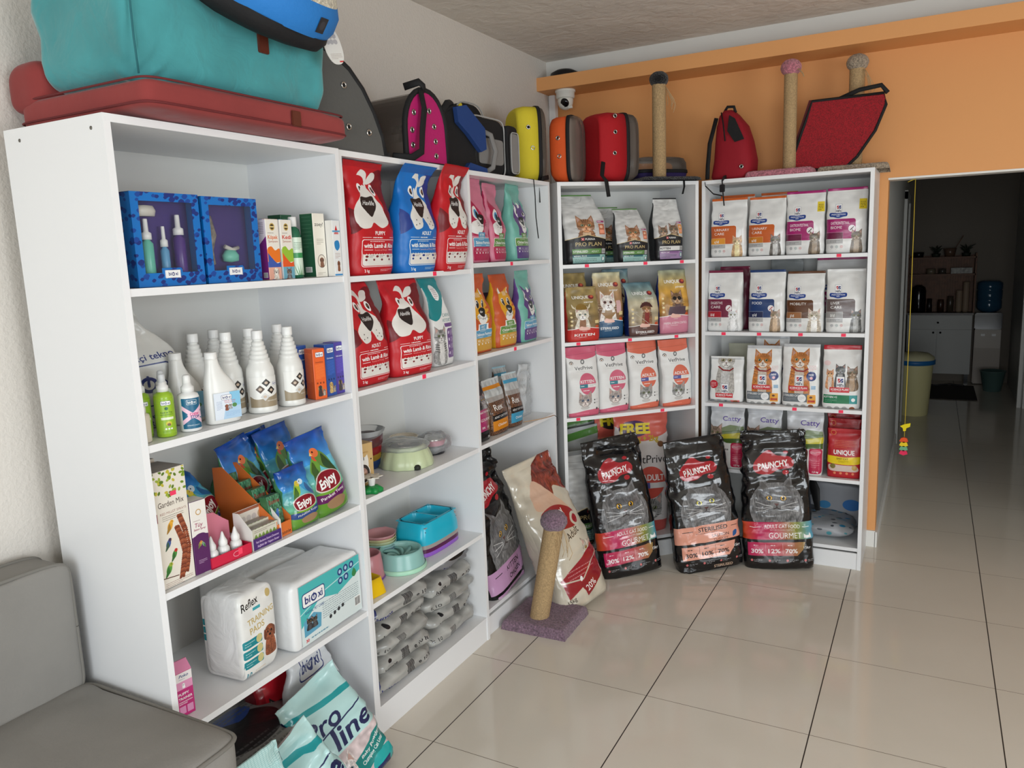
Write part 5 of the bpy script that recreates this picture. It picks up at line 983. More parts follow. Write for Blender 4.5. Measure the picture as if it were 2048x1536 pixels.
e1, e2 = print_material(art_enjoy('Paraket Yemi', birds=0, lab=(96, 30, 90)), .16, .4, bscale=12), print_material(art_enjoy('Muhabbet Kuşu', birds=1), .16, .4, bscale=12)
bag(e1, .165, .275, .09, ('A', .70, .06, .899, -6, 10, -9), 'largest blue and green seed bag with two orange-headed lovebirds, at the right', seed=111, **KE)
bag(e2, .13, .19, .08, ('A', .562, .05, .899, -4, 8, -4), 'seed bag with a yellow and a blue budgie, in front of the others', seed=112, **KE)
for i, (u_, dp, ya, ro, hh, lb) in enumerate(((.55, .22, 6, -10, .28, 'leftmost upright seed bag of the back row'), (.64, .25, 0, -6, .28, 'middle upright seed bag of the back row'), (.71, .22, -4, -8, .285, 'upright seed bag just behind the largest one'))):
    bag(e1, .15, hh, .07, ('A', u_, dp, .899, ya, 10, ro), lb, seed=113+i, **KE)
bag(e2, .15, .22, .09, ('A', .40, .27, .899, 14, 16, -24), 'seed bag slumped behind the orange display, furthest left', seed=117, **KE)
bag(e2, .15, .20, .08, ('A', .50, .30, .93, -10, 14, 34), 'seed bag lying slanted between the orange display and the budgie bag', seed=118, **KE)

# ------------------------------------------------------------------ first unit, fourth shelf: training pads
a = Art(175, (228, 228, 224)); n = a.noise2(16, 12)[..., None]; a.a *= .93+.1*n
a.text('Reflex', 30, 30, 22, (30, 30, 30), bold=.01, ital=.25, fit=46, rot=-8); a.rect(36, 34, 56, 40, (60, 160, 170)); a.text('TRAINING', 56, 62, 17, (190, 168, 110), bold=.02, fit=72, rot=-6); a.text('PADS', 44, 82, 18, (190, 168, 110), bold=.02, fit=40, rot=-6)
for i in range(3): a.rr(4, 92+20*i, 54, 108+20*i, 3, (20, 130, 140)); a.ell(46, 99+20*i, 8, 8.5, (200, 190, 130)); a.bars(8, 34, 97+20*i, 2, 5, (190, 220, 220), 1.6)
a.dog(76, 100, 17, (140, 78, 50), (110, 58, 38)); a.text('10', 16, 168, 15, (20, 120, 140), bold=.03); a.bars(32, 60, 160, 2, 5, (190, 150, 100), 1.6); a.ell(80, 20, 7, 8, (190, 168, 110))
s_ = Art(175, (224, 224, 221)); s_.text('Reflex', 30, 24, 20, (30, 30, 30), bold=.01, ital=.25, fit=44); s_.rect(14, 28, 50, 32, (60, 160, 170)); s_.bars(52, 92, 20, 12, 4, (120, 130, 130), 1); s_.bars(56, 94, 90, 8, 6, (130, 130, 130), 1)
for i in range(3): s_.rr(0, 52+17*i, 34, 66+17*i, 3, (20, 130, 140)); s_.ell(26, 59+17*i, 7, 7, (200, 190, 130))
s_.poly([(8, 116), (34, 130), (22, 142)], (40, 110, 130)); s_.rect(60, 146, 88, 172, WHITE); [s_.rect(61+3*i, 147, 62.6+3*i, 171, BLACK) for i in range(9)]
t = pillow(.152, .15, .27, a, film_w, ('A', .335, .025, .509, 4), 'white pack of training pads with a curly brown puppy picture', 'training pads', 'training_pads', e=.22, ez=.3, seed=3, amp=.01, frontlim=.12)
L = pillow(.15, .012, .25, s_, film_w, UM('A', .2595, .10, .515, -86), None, None, 'side_panel_print', e=.2, ez=.2, seed=4, amp=.002, frontlim=.6)
M_ = L.matrix_world.copy(); L.parent = t; L.matrix_world = M_; L.matrix_parent_inverse = Matrix(); L.matrix_local = t.matrix_world.inverted() @ M_
a = Art(72, (214, 226, 226)); a.poly([(0, 0), (100, 0), (100, 20), (60, 34), (30, 26), (0, 50)], (70, 180, 180)); a.line([(0, 34), (40, 20), (100, 10)], 1.2, (190, 225, 225)); bioxi(a, 22, 20, 32, True); a.text('ANIMAL PET CARE', 22, 36, 4.6, (30, 60, 120), bold=.02, fit=30)
for x, y in ((66, 9), (76, 8), (86, 8), (66, 20), (76, 19)): a.ell(x, y, 4, 4.5, (30, 60, 120)); a.ell(x, y, 2, 2.4, (170, 200, 220))
a.blob(90, 20, [(0, -6), (4, 1), (0, 5), (-4, 1)], (50, 130, 70)); a.bars(34, 96, 34, 8, 2.6, (110, 130, 140), .8); a.poly([(4, 44), (20, 38), (32, 44), (30, 60), (4, 62)], (90, 160, 190)); a.cat(13, 46, 4.4, (40, 40, 44), (20, 20, 22), stripes=0); a.cat(21, 47, 4, (50, 50, 52), (30, 30, 30), stripes=0); a.text('30', 8, 69, 5, (200, 40, 50), bold=.03)
for i in range(4): a.ell(46+7*i, 56-1.5*i, 2.2, 2.4, (40, 44, 50))
a.rect(88, 52, 98, 64, WHITE); [a.rect(88.6+i, 53, 89.1+i, 63, BLACK) for i in range(9)]; a.bars(14, 60, 66, 1, 2, (60, 120, 150), 1.4)
pk1 = pillow(.345, .17, .232, mat('white_pack_film', (228, 229, 229), .25, bump=.5, bscale=10, bdist=.012), mat('white_pack_film', (228, 229, 229), .25), ('A', .622, .012, .509, 2), 'large white pack of pads with a teal printed panel of two black pets', 'training pads', 'training_pads', e=.14, ez=.2, seed=8, amp=.008)
L = uvbox('printed_panel', .305, .001, .2, a, (film_w, film_w), None, parent=pk1, bev=.0003); L.location = (.01, -.0035, .014)
pillow(.34, .16, .228, film_w, film_w, ('A', .56, .20, .509, -3), 'plain white pack of pads standing behind the teal-printed pack', 'training pads', 'training_pads', e=.14, ez=.2, seed=9, amp=.008)
def gable(u_, dp, ya, lb):
    t = empty('training_spray_box', lb, 'box', 'pink gable-top boxes on the fourth shelf', UM('A', u_, dp, .509, ya))
    a = Art(290, (214, 110, 160)); a.rect(0, 0, 100, 60, (232, 226, 224)); a.text('Poko', 50, 34, 26, (40, 70, 120), ital=.25, fit=56); a.bars(20, 80, 44, 1, 5, (90, 110, 140), 3); a.rect(0, 60, 100, 112, (222, 150, 186)); a.dog(46, 82, 9, WHITE, (225, 220, 220)); a.rect(0, 112, 100, 290, (190, 36, 116)); a.text('PUPPY', 42, 150, 24, WHITE, bold=.02, fit=62); a.text('TRAINER', 50, 178, 22, WHITE, bold=.02, fit=80); a.bars(10, 90, 190, 2, 12, WHITE, 7); a.rr(10, 222, 46, 270, 3, (220, 150, 190)); a.rr(54, 222, 90, 270, 3, (220, 150, 190))
    uvbox('carton', .05, .05, .128, a, (mat('pink_carton', (200, 70, 130), .4),)*2, None, parent=t)
    B().prism([(0, .128), (.05, .128), (.027, .152), (.023, .152)], .05, 'x', o=-.025).obj('gable_top', mat('pink_top', (212, 130, 165), .4), t)
gable(.083, .055, -8, 'pink and white gable-top box at the left end, nearest the front edge'); gable(.03+.02, .115, -6, 'second pink gable-top box squeezed behind against the side panel')

# ------------------------------------------------------------------ first unit, floor level
rg_ = Art(120, (150, 24, 36)); rg_.ell(60, 60, 50, 40, (190, 30, 44)); rg_.cat(30, 84, 16, (40, 40, 42), (24, 24, 24), stripes=0); rg_.text('REFLEX', 66, 40, 12, WHITE)
bag(print_material(rg_, .25, .4), .24, .34, .10, ('A', .60, .25, .111, 0, 6), 'dark red bag with black dog heads, behind the clear carrier bag on the bottom shelf', (110, 20, 30), seed=121, gloss=.25, name='dog_food_bag', cat='dog food bag', noise_amp=.006)
a = Art(120, (218, 220, 222)); a.text('teknoloji', 50, 18, 9, NAVY, bold=.01, fit=34); bioxi(a, 50, 44, 52, True, NAVY, (218, 220, 222)); a.text('antiseptik ve dezenfektan', 50, 72, 7, NAVY, bold=.01, fit=76); a.text('KORUNMAK TEDAVIDEN', 50, 88, 9, NAVY, bold=.015, fit=84); a.text('DAHA KOLAYDIR', 50, 101, 9, NAVY, bold=.015, fit=60); a.rect(0, 108, 100, 120, (30, 50, 120))
bag(print_material(a, .25, .5, bscale=9), .27, .37, .07, ('A', .66, .14, .111, 4, 8), 'white carrier bag with navy writing and logo frame, on the bottom shelf', (214, 216, 218), seed=122, gloss=.25, prof=[(0, 1), (.4, .98), (.75, .7), (1, .4)], name='plastic_bag', cat='plastic bag', vt=.2, noise_amp=.009, seal=.04)
a = Art(70, (132, 132, 130)); a.blob(40, 30, [(-34, 6), (-10, -16), (24, -18), (40, 2), (20, 18), (-20, 16)], (36, 36, 38)); a.bars(10, 92, 4, 4, 4, (90, 90, 90), 1.4); a.blob(56, 48, [(-14, 6), (0, -8), (16, -2), (8, 10)], (50, 80, 150)); a.bars(50, 96, 46, 5, 4, (90, 90, 90), 1.6)
gb = pillow(.50, .34, .16, mat('grey_print', (110, 110, 108), .3, bump=.4, bscale=12, noise_col=.5, nscale=9), print_material(a, .28, .4), ('A', .36, .02, .111, 3), 'big grey and black bag lying flat on the bottom shelf', 'dog food bag', 'dog_food_bag', e=.35, ez=.7, seed=13, amp=.012)
for f in gb.data.polygons: f.material_index = 1
uvl = gb.data.uv_layers[0].data
for lp in gb.data.loops:
    c_ = gb.data.vertices[lp.vertex_index].co; uvl[lp.index].uv = (c_.x/.5+.5, 1-(c_.y/.34))
# litter bags leaning on the floor in front of the first unit
def art_litter(H=160):
    a = Art(H, (178, 214, 212)); a.poly([(0, 20), (100, 36), (100, 44), (0, 28)], (30, 150, 155)); a.text('Pro', 34, 66, 34, (28, 36, 80), bold=.015, ital=.2, fit=56); a.text('line', 62, 92, 36, (28, 36, 80), bold=.02, ital=.2, fit=66); a.line([(8, 70), (96, 62)], 1.6, (28, 36, 80))
    a.rect(0, 96, 100, H, (206, 190, 190)); n = a.noise2(5, 5)[..., None]; a.a[int(96*a.k):] *= .86+.28*n[int(96*a.k):]; a.cat(24, 122, 18, (214, 204, 200), (180, 168, 164), (120, 150, 170), stripes=0, bh=2.2); a.poly([(38, 120), (100, 104), (100, 132), (44, 146)], (20, 128, 124)); a.text('Baby Powder', 72, 121, 9, WHITE, fit=44, rot=-14); a.text('Clumping Cat Litter', 72, 131, 7, WHITE, fit=46, rot=-14); a.ell(82, 150, 26, 14, (30, 160, 160)); a.rect(60, 150, 86, 160, (30, 40, 90)); a.ell(12, 40, 5, 5, (200, 60, 110)); return a
lm_ = print_material(art_litter(), .22, .5, bscale=9)
GL = 'teal cat litter bags leaning on the floor by the sofa'; KL = dict(gloss=.22, crink=2.4, noise_amp=.006, group=GL, cat='cat litter bag', name='cat_litter_bag', side=(24, 34, 74), bscale=9, bump=.5, vt=.4)
bag(lm_, .26, .385, .13, UM('F', -.10, -.27, .0, 78, 22, -16), 'foremost teal and white litter bag with big navy lettering, leaning against the shelf end', seed=131, **KL)
bag(lm_, .25, .345, .14, UM('F', -.03, -.50, .0, 80, 16, -20), 'second litter bag in the middle, its printed front tilted towards the floor', seed=132, **KL)
a = Art(150, (186, 218, 216)); 
for i in range(24): a.line([(4*i+2, 0), (4*i+2, 40)], .4, (130, 180, 180)); a.line([(0, 4*i*.45), (100, 4*i*.45)], .3, (130, 180, 180))
for i in range(3): a.ell(26+24*i, 52-4*i, 6, 8, (50, 66, 74))
a.rect(0, 110, 100, 118, (30, 150, 155)); a.text('Pro', 50, 145, 30, (28, 36, 80), bold=.02, ital=.2, fit=60)
bag(print_material(a, .25, .35), .24, .40, .12, UM('F', .0, -.76, .0, 84, 10, -5), 'pale teal litter bag with three oval handle holes, next to the sofa seat', seed=133, **KL)
# ------------------------------------------------------------------ second unit: bowls and toys
def plast(n, c, r=.28): return mat(n, c, r)
def bowl(name, where, label, col, prof, n=40, inner=None, group=None, wob=None, parts=(), cat='pet bowl', matr=None, sx=1, sy=1):
    t = B().lathe(prof, n=n, wob=wob, cap=False, sx=sx, sy=sy).obj(name, matr or plast('bowl_%d_%d_%d' % col, col)); t.matrix_world = UM(*where); tag(t, label, cat, group)
    for nm, pf, m_, w_ in parts: B().lathe(pf, n=n, wob=w_, cap=False).obj(nm, m_, t)
    return t
steel = mat('polished_steel', (190, 188, 184), .18, 1)
t = bowl('slow_feeder_bowl', ('B', .345, .115, .511), 'round pale teal slow-feeder bowl with curved ridges inside', (140, 188, 182), [(.098, 0), (.1, .006), (.097, .014), (.094, .02), (.086, .07), (.083, .077), (.078, .077), (.074, .07), (.07, .036), (0, .033)])
b = B()
for i in range(7):
    a0 = 2*PI*i/7; b.tube([(r*math.cos(a0+r*14), r*math.sin(a0+r*14), .034+.024*math.sin(min(1, r/.05)*PI/2)) for r in [.012+.0085*k for k in range(8)]], [.004, .006, .007, .0075, .0075, .007, .006, .004], 8)
b.obj('ridges', plast('bowl_140_188_182', (140, 188, 182)), t)
B().lathe([(.1005, .0), (.1025, .004), (.1005, .016), (.098, .017)], n=40, cap=False).obj('rim_ring', plast('mint_ring', (170, 218, 190)), t)
CB = 'nested cat-eared bowls'; cols = [(140, 176, 190), (150, 190, 196), (160, 200, 190), (190, 200, 160), (200, 196, 150), (202, 146, 150)]
nm_ = ['bottom grey-blue', 'second blue', 'third mint', 'fourth pale green', 'fifth yellowish', 'top pink']
for i, c in enumerate(cols):
    ear = lambda a, z: 1+.16*max(0, 1-abs(((a-1.9) % (2*PI))-.0)/.3 if ((a-1.9) % (2*PI)) < .3 else 0)*(z > .05)+.16*(z > .05)*max(0, 1-abs(((a-.6) % (2*PI))-.15)/.2)+.16*(z > .05)*max(0, 1-abs(((a-3.3) % (2*PI))-.15)/.2)
    bowl('cat_ear_bowl', ('B', .372, .235, .511+i*.0115, -25), nm_[i]+' bowl of the nested cat-eared stack', c, [(0, .002), (.036, 0), (.044, .004), (.062, .052), (.066, .058), (.063, .058), (.058, .05), (.042, .008), (0, .006)], wob=ear, group=CB)
bowl('pet_bowl', ('B', .20, .17, .511), 'plain dusty pink plastic bowl with a purple foot ring, left of the nested bowls', (196, 132, 140), [(.066, 0), (.068, .006), (.064, .02), (.062, .05), (.056, .098), (.052, .102), (.048, .098), (.046, .05), (0, .04)], parts=[('foot_ring', [(.067, 0), (.07, .003), (.068, .009)], plast('violet_ring', (120, 60, 150)), None)])
# yellow square bowl
def frust(b, x0, x1, y0, y1, z0, z1, s): 
    cx, cy, wx, wy = (x0+x1)/2, (y0+y1)/2, (x1-x0)/2, (y1-y0)/2
    rr = lambda k, z: [(cx+sgp(math.cos(a), .35)*wx*k, cy+sgp(math.sin(a), .35)*wy*k, z) for a in [2*PI*i/40 for i in range(40)]]
    return b.loft([rr(1, z0), rr(1-(1-s)*.5, (z0+z1)/2), rr(s, z1), rr(s-.08, z1), rr(s-.16, z1-.025), rr(.02, z1-.03)], cap=False)
t = frust(B(), -.06, .06, -.06, .06, 0, .062, .78).obj('pet_bowl', plast('yellow_plastic', (232, 190, 14))); t.matrix_world = UM('B', .082, .085, .511, -8); tag(t, 'yellow plastic bowl at the front left corner of the fourth shelf', 'pet bowl')
B().box(-.064, -.03, -.064, -.04, 0, .012, bev=.003).obj('foot', plast('yellow_plastic', (232, 190, 14)), t)
DB = 'stacked double bowls'
for i, (c, nm) in enumerate((((146, 92, 196), 'lavender double bowl at the bottom of the stack'), ((84, 22, 72), 'dark plum double bowl second from the bottom of the stack'), ((158, 150, 146), 'grey double bowl just under the turquoise one'), ((32, 178, 206), 'turquoise double bowl on top of the stack'))):
    z = .511+i*.0165; h_ = .088; b = B(); N = 56
    def ring(k, zz, arch=0):
        o = []
        for q in range(N):
            a = 2*PI*q/N; x, y = sgp(math.cos(a), .34)*.142*k, sgp(math.sin(a), .34)*.082*k
            y *= 1+.12*(1-(x/.142)**2); zz2 = zz
            if arch and x > .1 and abs(y) < .026: zz2 = zz+arch*math.sqrt(max(0, 1-(y/.026)**2))
            o.append((x, y, zz2))
        return o
    b.loft([ring(1, 0, .022), ring(.985, .03), ring(.93, .06), ring(.86, h_-.004), ring(.84, h_), ring(.80, h_)], cap=False)
    for sx_ in (-1, 1):
        cx = sx_*.056; R = lambda k, zz: [(cx+sgp(math.cos(2*PI*q/28), .5)*.054*k, sgp(math.sin(2*PI*q/28), .5)*.066*k, zz) for q in range(28)]
        b.loft([R(1, h_), R(.95, h_-.012), R(.8, h_-.036), R(.05, h_-.038)], cap=False)
    # deck: strips around the two wells
    dk = [(-.118, .118, .064, .074), (-.118, .118, -.074, -.064), (-.004, .004, -.064, .064), (-.12, -.11, -.06, .06), (.11, .12, -.06, .06)]
    for x0, x1, y0, y1 in dk: b.box(x0, x1, y0, y1, h_-.003, h_)
    o = b.obj('double_bowl', plast('dbl_%d' % i, c, .22)); o.matrix_world = UM('B', .585, .15, z, 0); tag(o, nm, 'pet bowl', DB)
# third shelf
t = bowl('pet_bowl', ('B', .465, .15, .90), 'large pale green scalloped bowl with a steel dish inside, wrapped in film', (196, 208, 168), [(.108, 0), (.110, .004), (.104, .03), (.09, .062), (.076, .078), (.066, .082), (.062, .08)], n=72, wob=lambda a, z: 1+(.045*abs(math.sin(a*6)) if z < .075 else 0), parts=[('steel_dish', [(.07, .083), (.072, .086), (.066, .085), (.058, .06), (.05, .048), (0, .046)], steel, None)])
B().lathe([(.0, .0), (.014, .0005), (.0145, .012), (.008, .019), (0, .02)], n=16).obj('foot_notch', mat('dark_gap', (40, 42, 36), .7), t).matrix_local = Matrix.Translation((-.055, -.0935, -.001)) @ Matrix.Rotation(math.radians(0), 4, 'X')
pillow(.20, .2, .05, cf, cf, UM('B', .475, .06, .952), 'crumpled clear film over the pale green bowl', 'plastic film', 'film_wrap', e=.9, seed=4, amp=.05)
a = Art(28, (222, 212, 196)); 
for i in range(7):
    x = 8+14*i; y = 10+6*(i % 2); a.ell(x, y+3, 3, 3.4, (120, 24, 34)); [a.ell(x+dx, y-2+abs(dx)*.5, 1.3, 1.8, (120, 24, 34)) for dx in (-3.4, -1.2, 1.2, 3.4)]
t = bowl('pet_bowl', ('B', .62, .27, .90), 'cream ceramic bowl with dark red paw prints, at the back of the third shelf', (216, 204, 184), [(.06, 0), (.062, .004), (.063, .07), (.06, .074), (.057, .07), (.055, .03), (0, .02)], parts=[('dark_lining', [(.0572, .071), (.0552, .03), (0, .021)], mat('dark_glaze', (50, 40, 36), .2), None)]); patch('paw_print_band', a, .0628, .026, .07, -120, 120, t, n=30)
t = bowl('pet_bowl', ('B', .66, .15, .90), 'black and white patterned bowl under the pink one, in clear wrap', (40, 42, 46), [(.05, 0), (.052, .004), (.052, .035), (.05, .038), (.047, .036), (0, .01)], parts=[('dots', [(.0525, .01), (.0525, .03)], mat('spotted', (120, 122, 126), .3, noise_col=.95, nscale=30), None)])
t = bowl('pet_bowl', ('B', .66, .15, .935), 'pink-rimmed steel bowl stacked on the black and white one', (190, 110, 130), [(.05, 0), (.058, .022), (.06, .026), (.055, .026)], parts=[('steel_dish', [(.058, .026), (.06, .034), (.056, .034), (.048, .012), (0, .01)], steel, None)])
pillow(.16, .15, .085, cf, cf, UM('B', .665, .075, .90), 'loose clear wrapping around the two small bowls', 'plastic film', 'film_wrap', e=.8, seed=9, amp=.05)
for i, (c, rr_, zz, lb) in enumerate((((36, 60, 110), .05, .9, 'dark blue glass bowl at the bottom of the wrapped stack'), ((170, 130, 40), .056, .925, 'yellow bowl second in the wrapped stack'), ((150, 20, 34), .062, .95, 'red bowl third in the wrapped stack'), ((110, 60, 66), .072, .985, 'clear dark-red bowl on top of the wrapped stack'))):
    bowl('glass_bowl', ('B', .36-.005*i, .255, zz+.001), lb, c, [(rr_*.7, 0), (rr_*.95, .02), (rr_, .055), (rr_*.94, .056), (rr_*.9, .03), (0, .01)], group='wrapped coloured bowls', matr=mat('tint_%d' % i, c, .1, trans=.35))
bowl('glass_bowl', ('B', .335, .25, 1.03), 'clear glass bowl with a thick rim, topmost behind the cat picture box', (0, 0, 0), [(.06, .0), (.082, .03), (.084, .036), (.078, .036), (.056, .005)], matr=clear('clear_glass', opac=.12, bump=0))
bowl('pet_bowl', ('B', .23, .25, .9), 'purple plastic bowl standing tall behind the cat picture box', (130, 84, 170), [(.05, 0), (.05, .10), (.042, .118), (.036, .116), (.034, .06), (0, .05)])
a = Art(165, (206, 172, 116)); a.text('Lovemu', 55, 34, 11, (170, 130, 70), fit=46); a.rr(26, 48, 78, 90, 10, (235, 232, 225)); a.poly([(26, 60), (30, 40), (42, 50)], (235, 232, 225)); a.poly([(78, 60), (74, 40), (62, 50)], (235, 232, 225)); [a.rect(44+6*i, 48, 47+6*i, 60, BLACK) for i in range(3)]; a.ell(54, 108, 30, 36, (235, 232, 225)); a.ell(54, 108, 27, 33, (50, 44, 44)); a.blob(54, 108, [(-16, -10), (0, -22), (16, -8), (12, 20), (-10, 22)], (170, 130, 118)); a.cat(54, 110, 12, (190, 150, 130), (120, 90, 80), body=False, stripes=0)
for x, y in ((14, 84), (12, 130), (90, 60), (88, 120)): a.ell(x, y, 3, 3, BLACK)
uvbox('toy_box', .10, .06, .168, a, (mat('kraft_card', (196, 160, 106), .5),)*2, ('B', .115, .085, .9, -14), 'tan box with a cat-face window picture behind the green flower toy', 'box')
t = empty('flower_toy', 'green plastic flower base with a white petal cup, in front of the tan box', 'pet toy', None, UM('B', .105, .04, .9))
B().lathe([(.036, 0), (.037, .012), (.028, .02), (.01, .024), (0, .024)], n=48, wob=lambda a, z: 1+.12*math.cos(a*6)).obj('base', plast('green_plastic', (20, 134, 66)), t)
B().lathe([(.010, .02), (.015, .048), (.0165, .052), (.014, .052), (0, .03)], n=24, wob=lambda a, z: 1+.05*math.cos(a*8), cap=False).obj('cup', wp_, t)
B().lathe([(.008, .052), (.034, .058), (.036, .056), (.03, .054), (.008, .05)], n=48, wob=lambda a, z: 1+.2*math.cos(a*7), cap=False).obj('petals', mat('petal_white', (232, 228, 216), .4), t)
# litter bags at floor level
def lum(v):
    a = Art(34, (168, 168, 164)); n = a.noise2(10, 6)[..., None]; a.a *= .8+.35*n; k = (30, 30, 34)
    if v == 0: a.text('lumos', 26, 25, 9, k, bold=.02); [a.rect(44+1.5*i, 8, 45+1.5*i, 26, k) for i in range(8)]; a.text('e 10 lt', 76, 20, 9, k, bold=.02); a.ell(24, 10, 3, 3, k)
    elif v == 1: a.text('lumos', 70, 24, 9, (90, 90, 92), bold=.01, rot=180); [a.rect(34+1.5*i, 8, 35+1.5*i, 26, (90, 90, 90)) for i in range(8)]; a.text('lt 10', 14, 20, 8, (80, 80, 80)); a.rect(60, 28, 84, 31, (40, 44, 90))
    else: a.text('lumos', 22, 26, 10, (40, 46, 110), bold=.02); a.poly([(0, 0), (14, 6), (8, 20), (0, 24)], (40, 50, 110)); [a.rect(50+1.5*i, 6, 51+1.5*i, 24, k) for i in range(8)]; a.text('e 10 lt', 80, 20, 8, k, bold=.02)
    return print_material(a, .2, .5, bscale=9)
lms = [lum(0), lum(1), lum(2)]; silver = mat('silver_film', (176, 176, 172), .2, bump=.6, bscale=9, bdist=.014, distort=1.5, noise_col=.35, nscale=7)
LB = 'silver litter bags piled at floor level'
ll = [('lowest bag of the left pile, teal lettering', 2), ('second bag up in the left pile, navy corner', 0), ('third bag up in the left pile, upside-down print', 1), ('fourth bag up in the left pile, its end shining', 0), ('top bag of the left pile, right under the shelf', 2)]
rl = [('lowest bag of the right pile, pale end', 1), ('second bag up in the right pile', 0), ('third bag up in the right pile, upside-down print', 1), ('fourth bag up in the right pile', 0)]
for i, (lb, v) in enumerate(ll): pillow(.385, .35, .078, lms[v], silver, ('B', .215+.006*((i*7) % 3), .012+.006*(i % 2), .112+i*.070, (i*5) % 4-2), 'silver cat litter bag, '+lb, 'cat litter bag', 'cat_litter_bag', LB, e=.42, ez=.72, seed=200+i, amp=.05)
for i, (lb, v) in enumerate(rl): pillow(.37, .35, .080, lms[v], silver, ('B', .60+.005*((i*5) % 3), .03+.006*(i % 2), .112+i*.072, (i*7) % 4-1), 'silver cat litter bag, '+lb, 'cat litter bag', 'cat_litter_bag', LB, e=.42, ez=.72, seed=210+i, amp=.05)
a = Art(120, (120, 120, 122)); a.ell(60, 40, 30, 18, BLACK); a.text('KITTEN', 44, 90, 13, (60, 60, 90), bold=.02); a.blob(80, 30, [(-8, -16), (8, -8), (4, 22), (-10, 12)], BLACK)
pillow(.28, .33, .09, print_material(a, .2, .5), silver, ('B', .635, .04, .40, -4), 'silver and black kitten bag on top of the right pile', 'cat food bag', 'cat_food_bag', e=.5, ez=.8, seed=219, amp=.06)

# ------------------------------------------------------------------ third unit: clear bags and floor bags
def art_rex(c, H=165):
    a = Art(H, (96, 66, 48)); n = a.noise2(1.6, 1.6)[..., None]; a.a *= .45+1.1*n; a.rect(0, 0, 100, 66, (186, 190, 190)); m = a.noise2(6, 16)[..., None]; k0, k1 = 0, int(66*a.k); a.a[k0:k1] *= .85+.25*m[k0:k1]
    a.rect(0, 20, 100, 30, c); a.rect(0, 52, 100, 66, (140, 130, 124), .6); a.text('Rex', 42, 92, 26, WHITE, bold=.0, fit=46); a.ell(52, 84, 5, 5, WHITE, .5); a.rect(8, 104, 96, 122, (22, 22, 24)); a.text('ADULT CAT FOOD', 52, 115, 8.5, WHITE, bold=.01, fit=76); a.rect(8, 122, 96, 152, c); a.text('Chicken', 52, 141, 11, WHITE, bold=.01, fit=46); return print_material(a, .14, .4, bscale=14)
rx1, rx2 = art_rex((206, 130, 34)), art_rex((60, 150, 186)); RG = 'clear see-through bags of brown kibble on the third shelf'
KR = dict(gloss=.14, bump=.4, crink=1.8, group=RG, cat='cat food bag', name='cat_food_bag', side=(110, 92, 80), bscale=14, vt=.4, seal=.03, prof=[(0, .95), (.1, 1), (.55, .98), (.8, .96), (1, 1)])
bag(rx1, .155, .26, .09, ('C', .275, .075, .898, -4, 3, -3), 'clear kibble bag with an orange label, front of the third shelf', seed=141, sealcol=(200, 204, 204), **KR)
bag(rx2, .145, .262, .085, ('C', .435, .075, .898, 0, 2, 2), 'clear kibble bag with a blue label, in front of the side panel side', seed=142, sealcol=(190, 210, 216), **KR)
bag(rx2, .14, .27, .085, ('C', .56, .20, .898, 0, 2, 3), 'rear clear kibble bag with a blue label, furthest right', seed=143, sealcol=(160, 200, 214), **KR)
bag(rx2, .17, .27, .08, ('C', .22, .24, .898, -4), 'clear bag with grey-blue top behind the orange-labelled kibble bag', seed=144, sealcol=(110, 130, 136), **KR)
bag(rx1, .17, .285, .08, ('C', .39, .27, .898, 4), 'clear bag at the back between the orange and blue labelled ones', seed=145, sealcol=(90, 116, 124), **KR)
a = Art(230, (20, 20, 22)); a.cat(70, 70, 22, (110, 110, 112), (60, 60, 60), stripes=0); a.rect(0, 104, 100, 190, (170, 40, 100)); a.bands(104, 190, [(170, 30, 90), (170, 60, 110), (110, 140, 80)]); a.text('ADULT CAT FOOD', 56, 118, 9, WHITE, fit=70); a.text('GOURMET', 60, 150, 16, WHITE, fit=70); a.text('30%', 40, 180, 12, WHITE); a.text('12%', 74, 180, 12, WHITE); a.text('2kg', 76, 220, 12, WHITE)
bag(print_material(a, .2, .35), .13, .265, .08, ('C', .10, .065, .898, 0, 2), 'small black bag with a magenta band, leftmost on the third shelf', (20, 20, 22), seed=146, gloss=.2, name='cat_food_bag', cat='cat food bag')
bag(clear('clear_film'), .13, .27, .04, ('C', .67, .13, .898, 0, 0, 6), 'empty clear bag leaning on the right side panel of the third shelf', seed=147, gloss=.1, sidemat=clear('clear_film'), name='plastic_bag', cat='plastic bag', seal=0, noise_amp=.01, vt=.2)
t = B().tube([(.50, .04, .903), (.60, -.01, .902), (.70, -.035, .902)], .0022, 6).obj('feather_wand', mat('wood_stick', (190, 150, 110), .6)); t.matrix_world = UM('C'); tag(t, 'thin wooden stick with a dark string poking over the shelf edge', 'cat toy')
B().tube([(.70, -.035, .903), (.715, -.045, .89), (.722, -.045, .86), (.715, -.042, .845)], .0016, 6).obj('string', mat('dark_string', (50, 46, 44), .8), t)
pk_ = art_paunchy('KITTEN', H=165)
kk = print_material(pk_, .16, .45, bscale=9, bdist=.012)
KB_ = dict(gloss=.13, coat=.6, bump=.5, crink=2.2, noise_amp=.006, cat='cat food sack', name='cat_food_sack', side=(16, 16, 18), bscale=9, vt=.45, nu=44, nv=48, seal=.05)
bag(kk, .36, .70, .14, ('C', .285, .075, .125, 2, 8, -8), 'black kitten food sack with a pink-lilac band, leaning left inside the third unit', seed=151, **KB_)
a = Art(150, (206, 198, 184)); a.poly([(50, 0), (100, 30), (100, 80), (60, 60)], (140, 26, 40)); a.text('Adult', 40, 50, 14, (70, 60, 50), ital=.3)
bag(print_material(a, .2, .5), .30, .66, .10, ('C', .40, .27, .125, -6, 6, -8), 'cream and red sack standing behind the lilac-banded black one', (196, 188, 172), seed=152, gloss=.22, name='cat_food_sack', cat='cat food sack', noise_amp=.006)
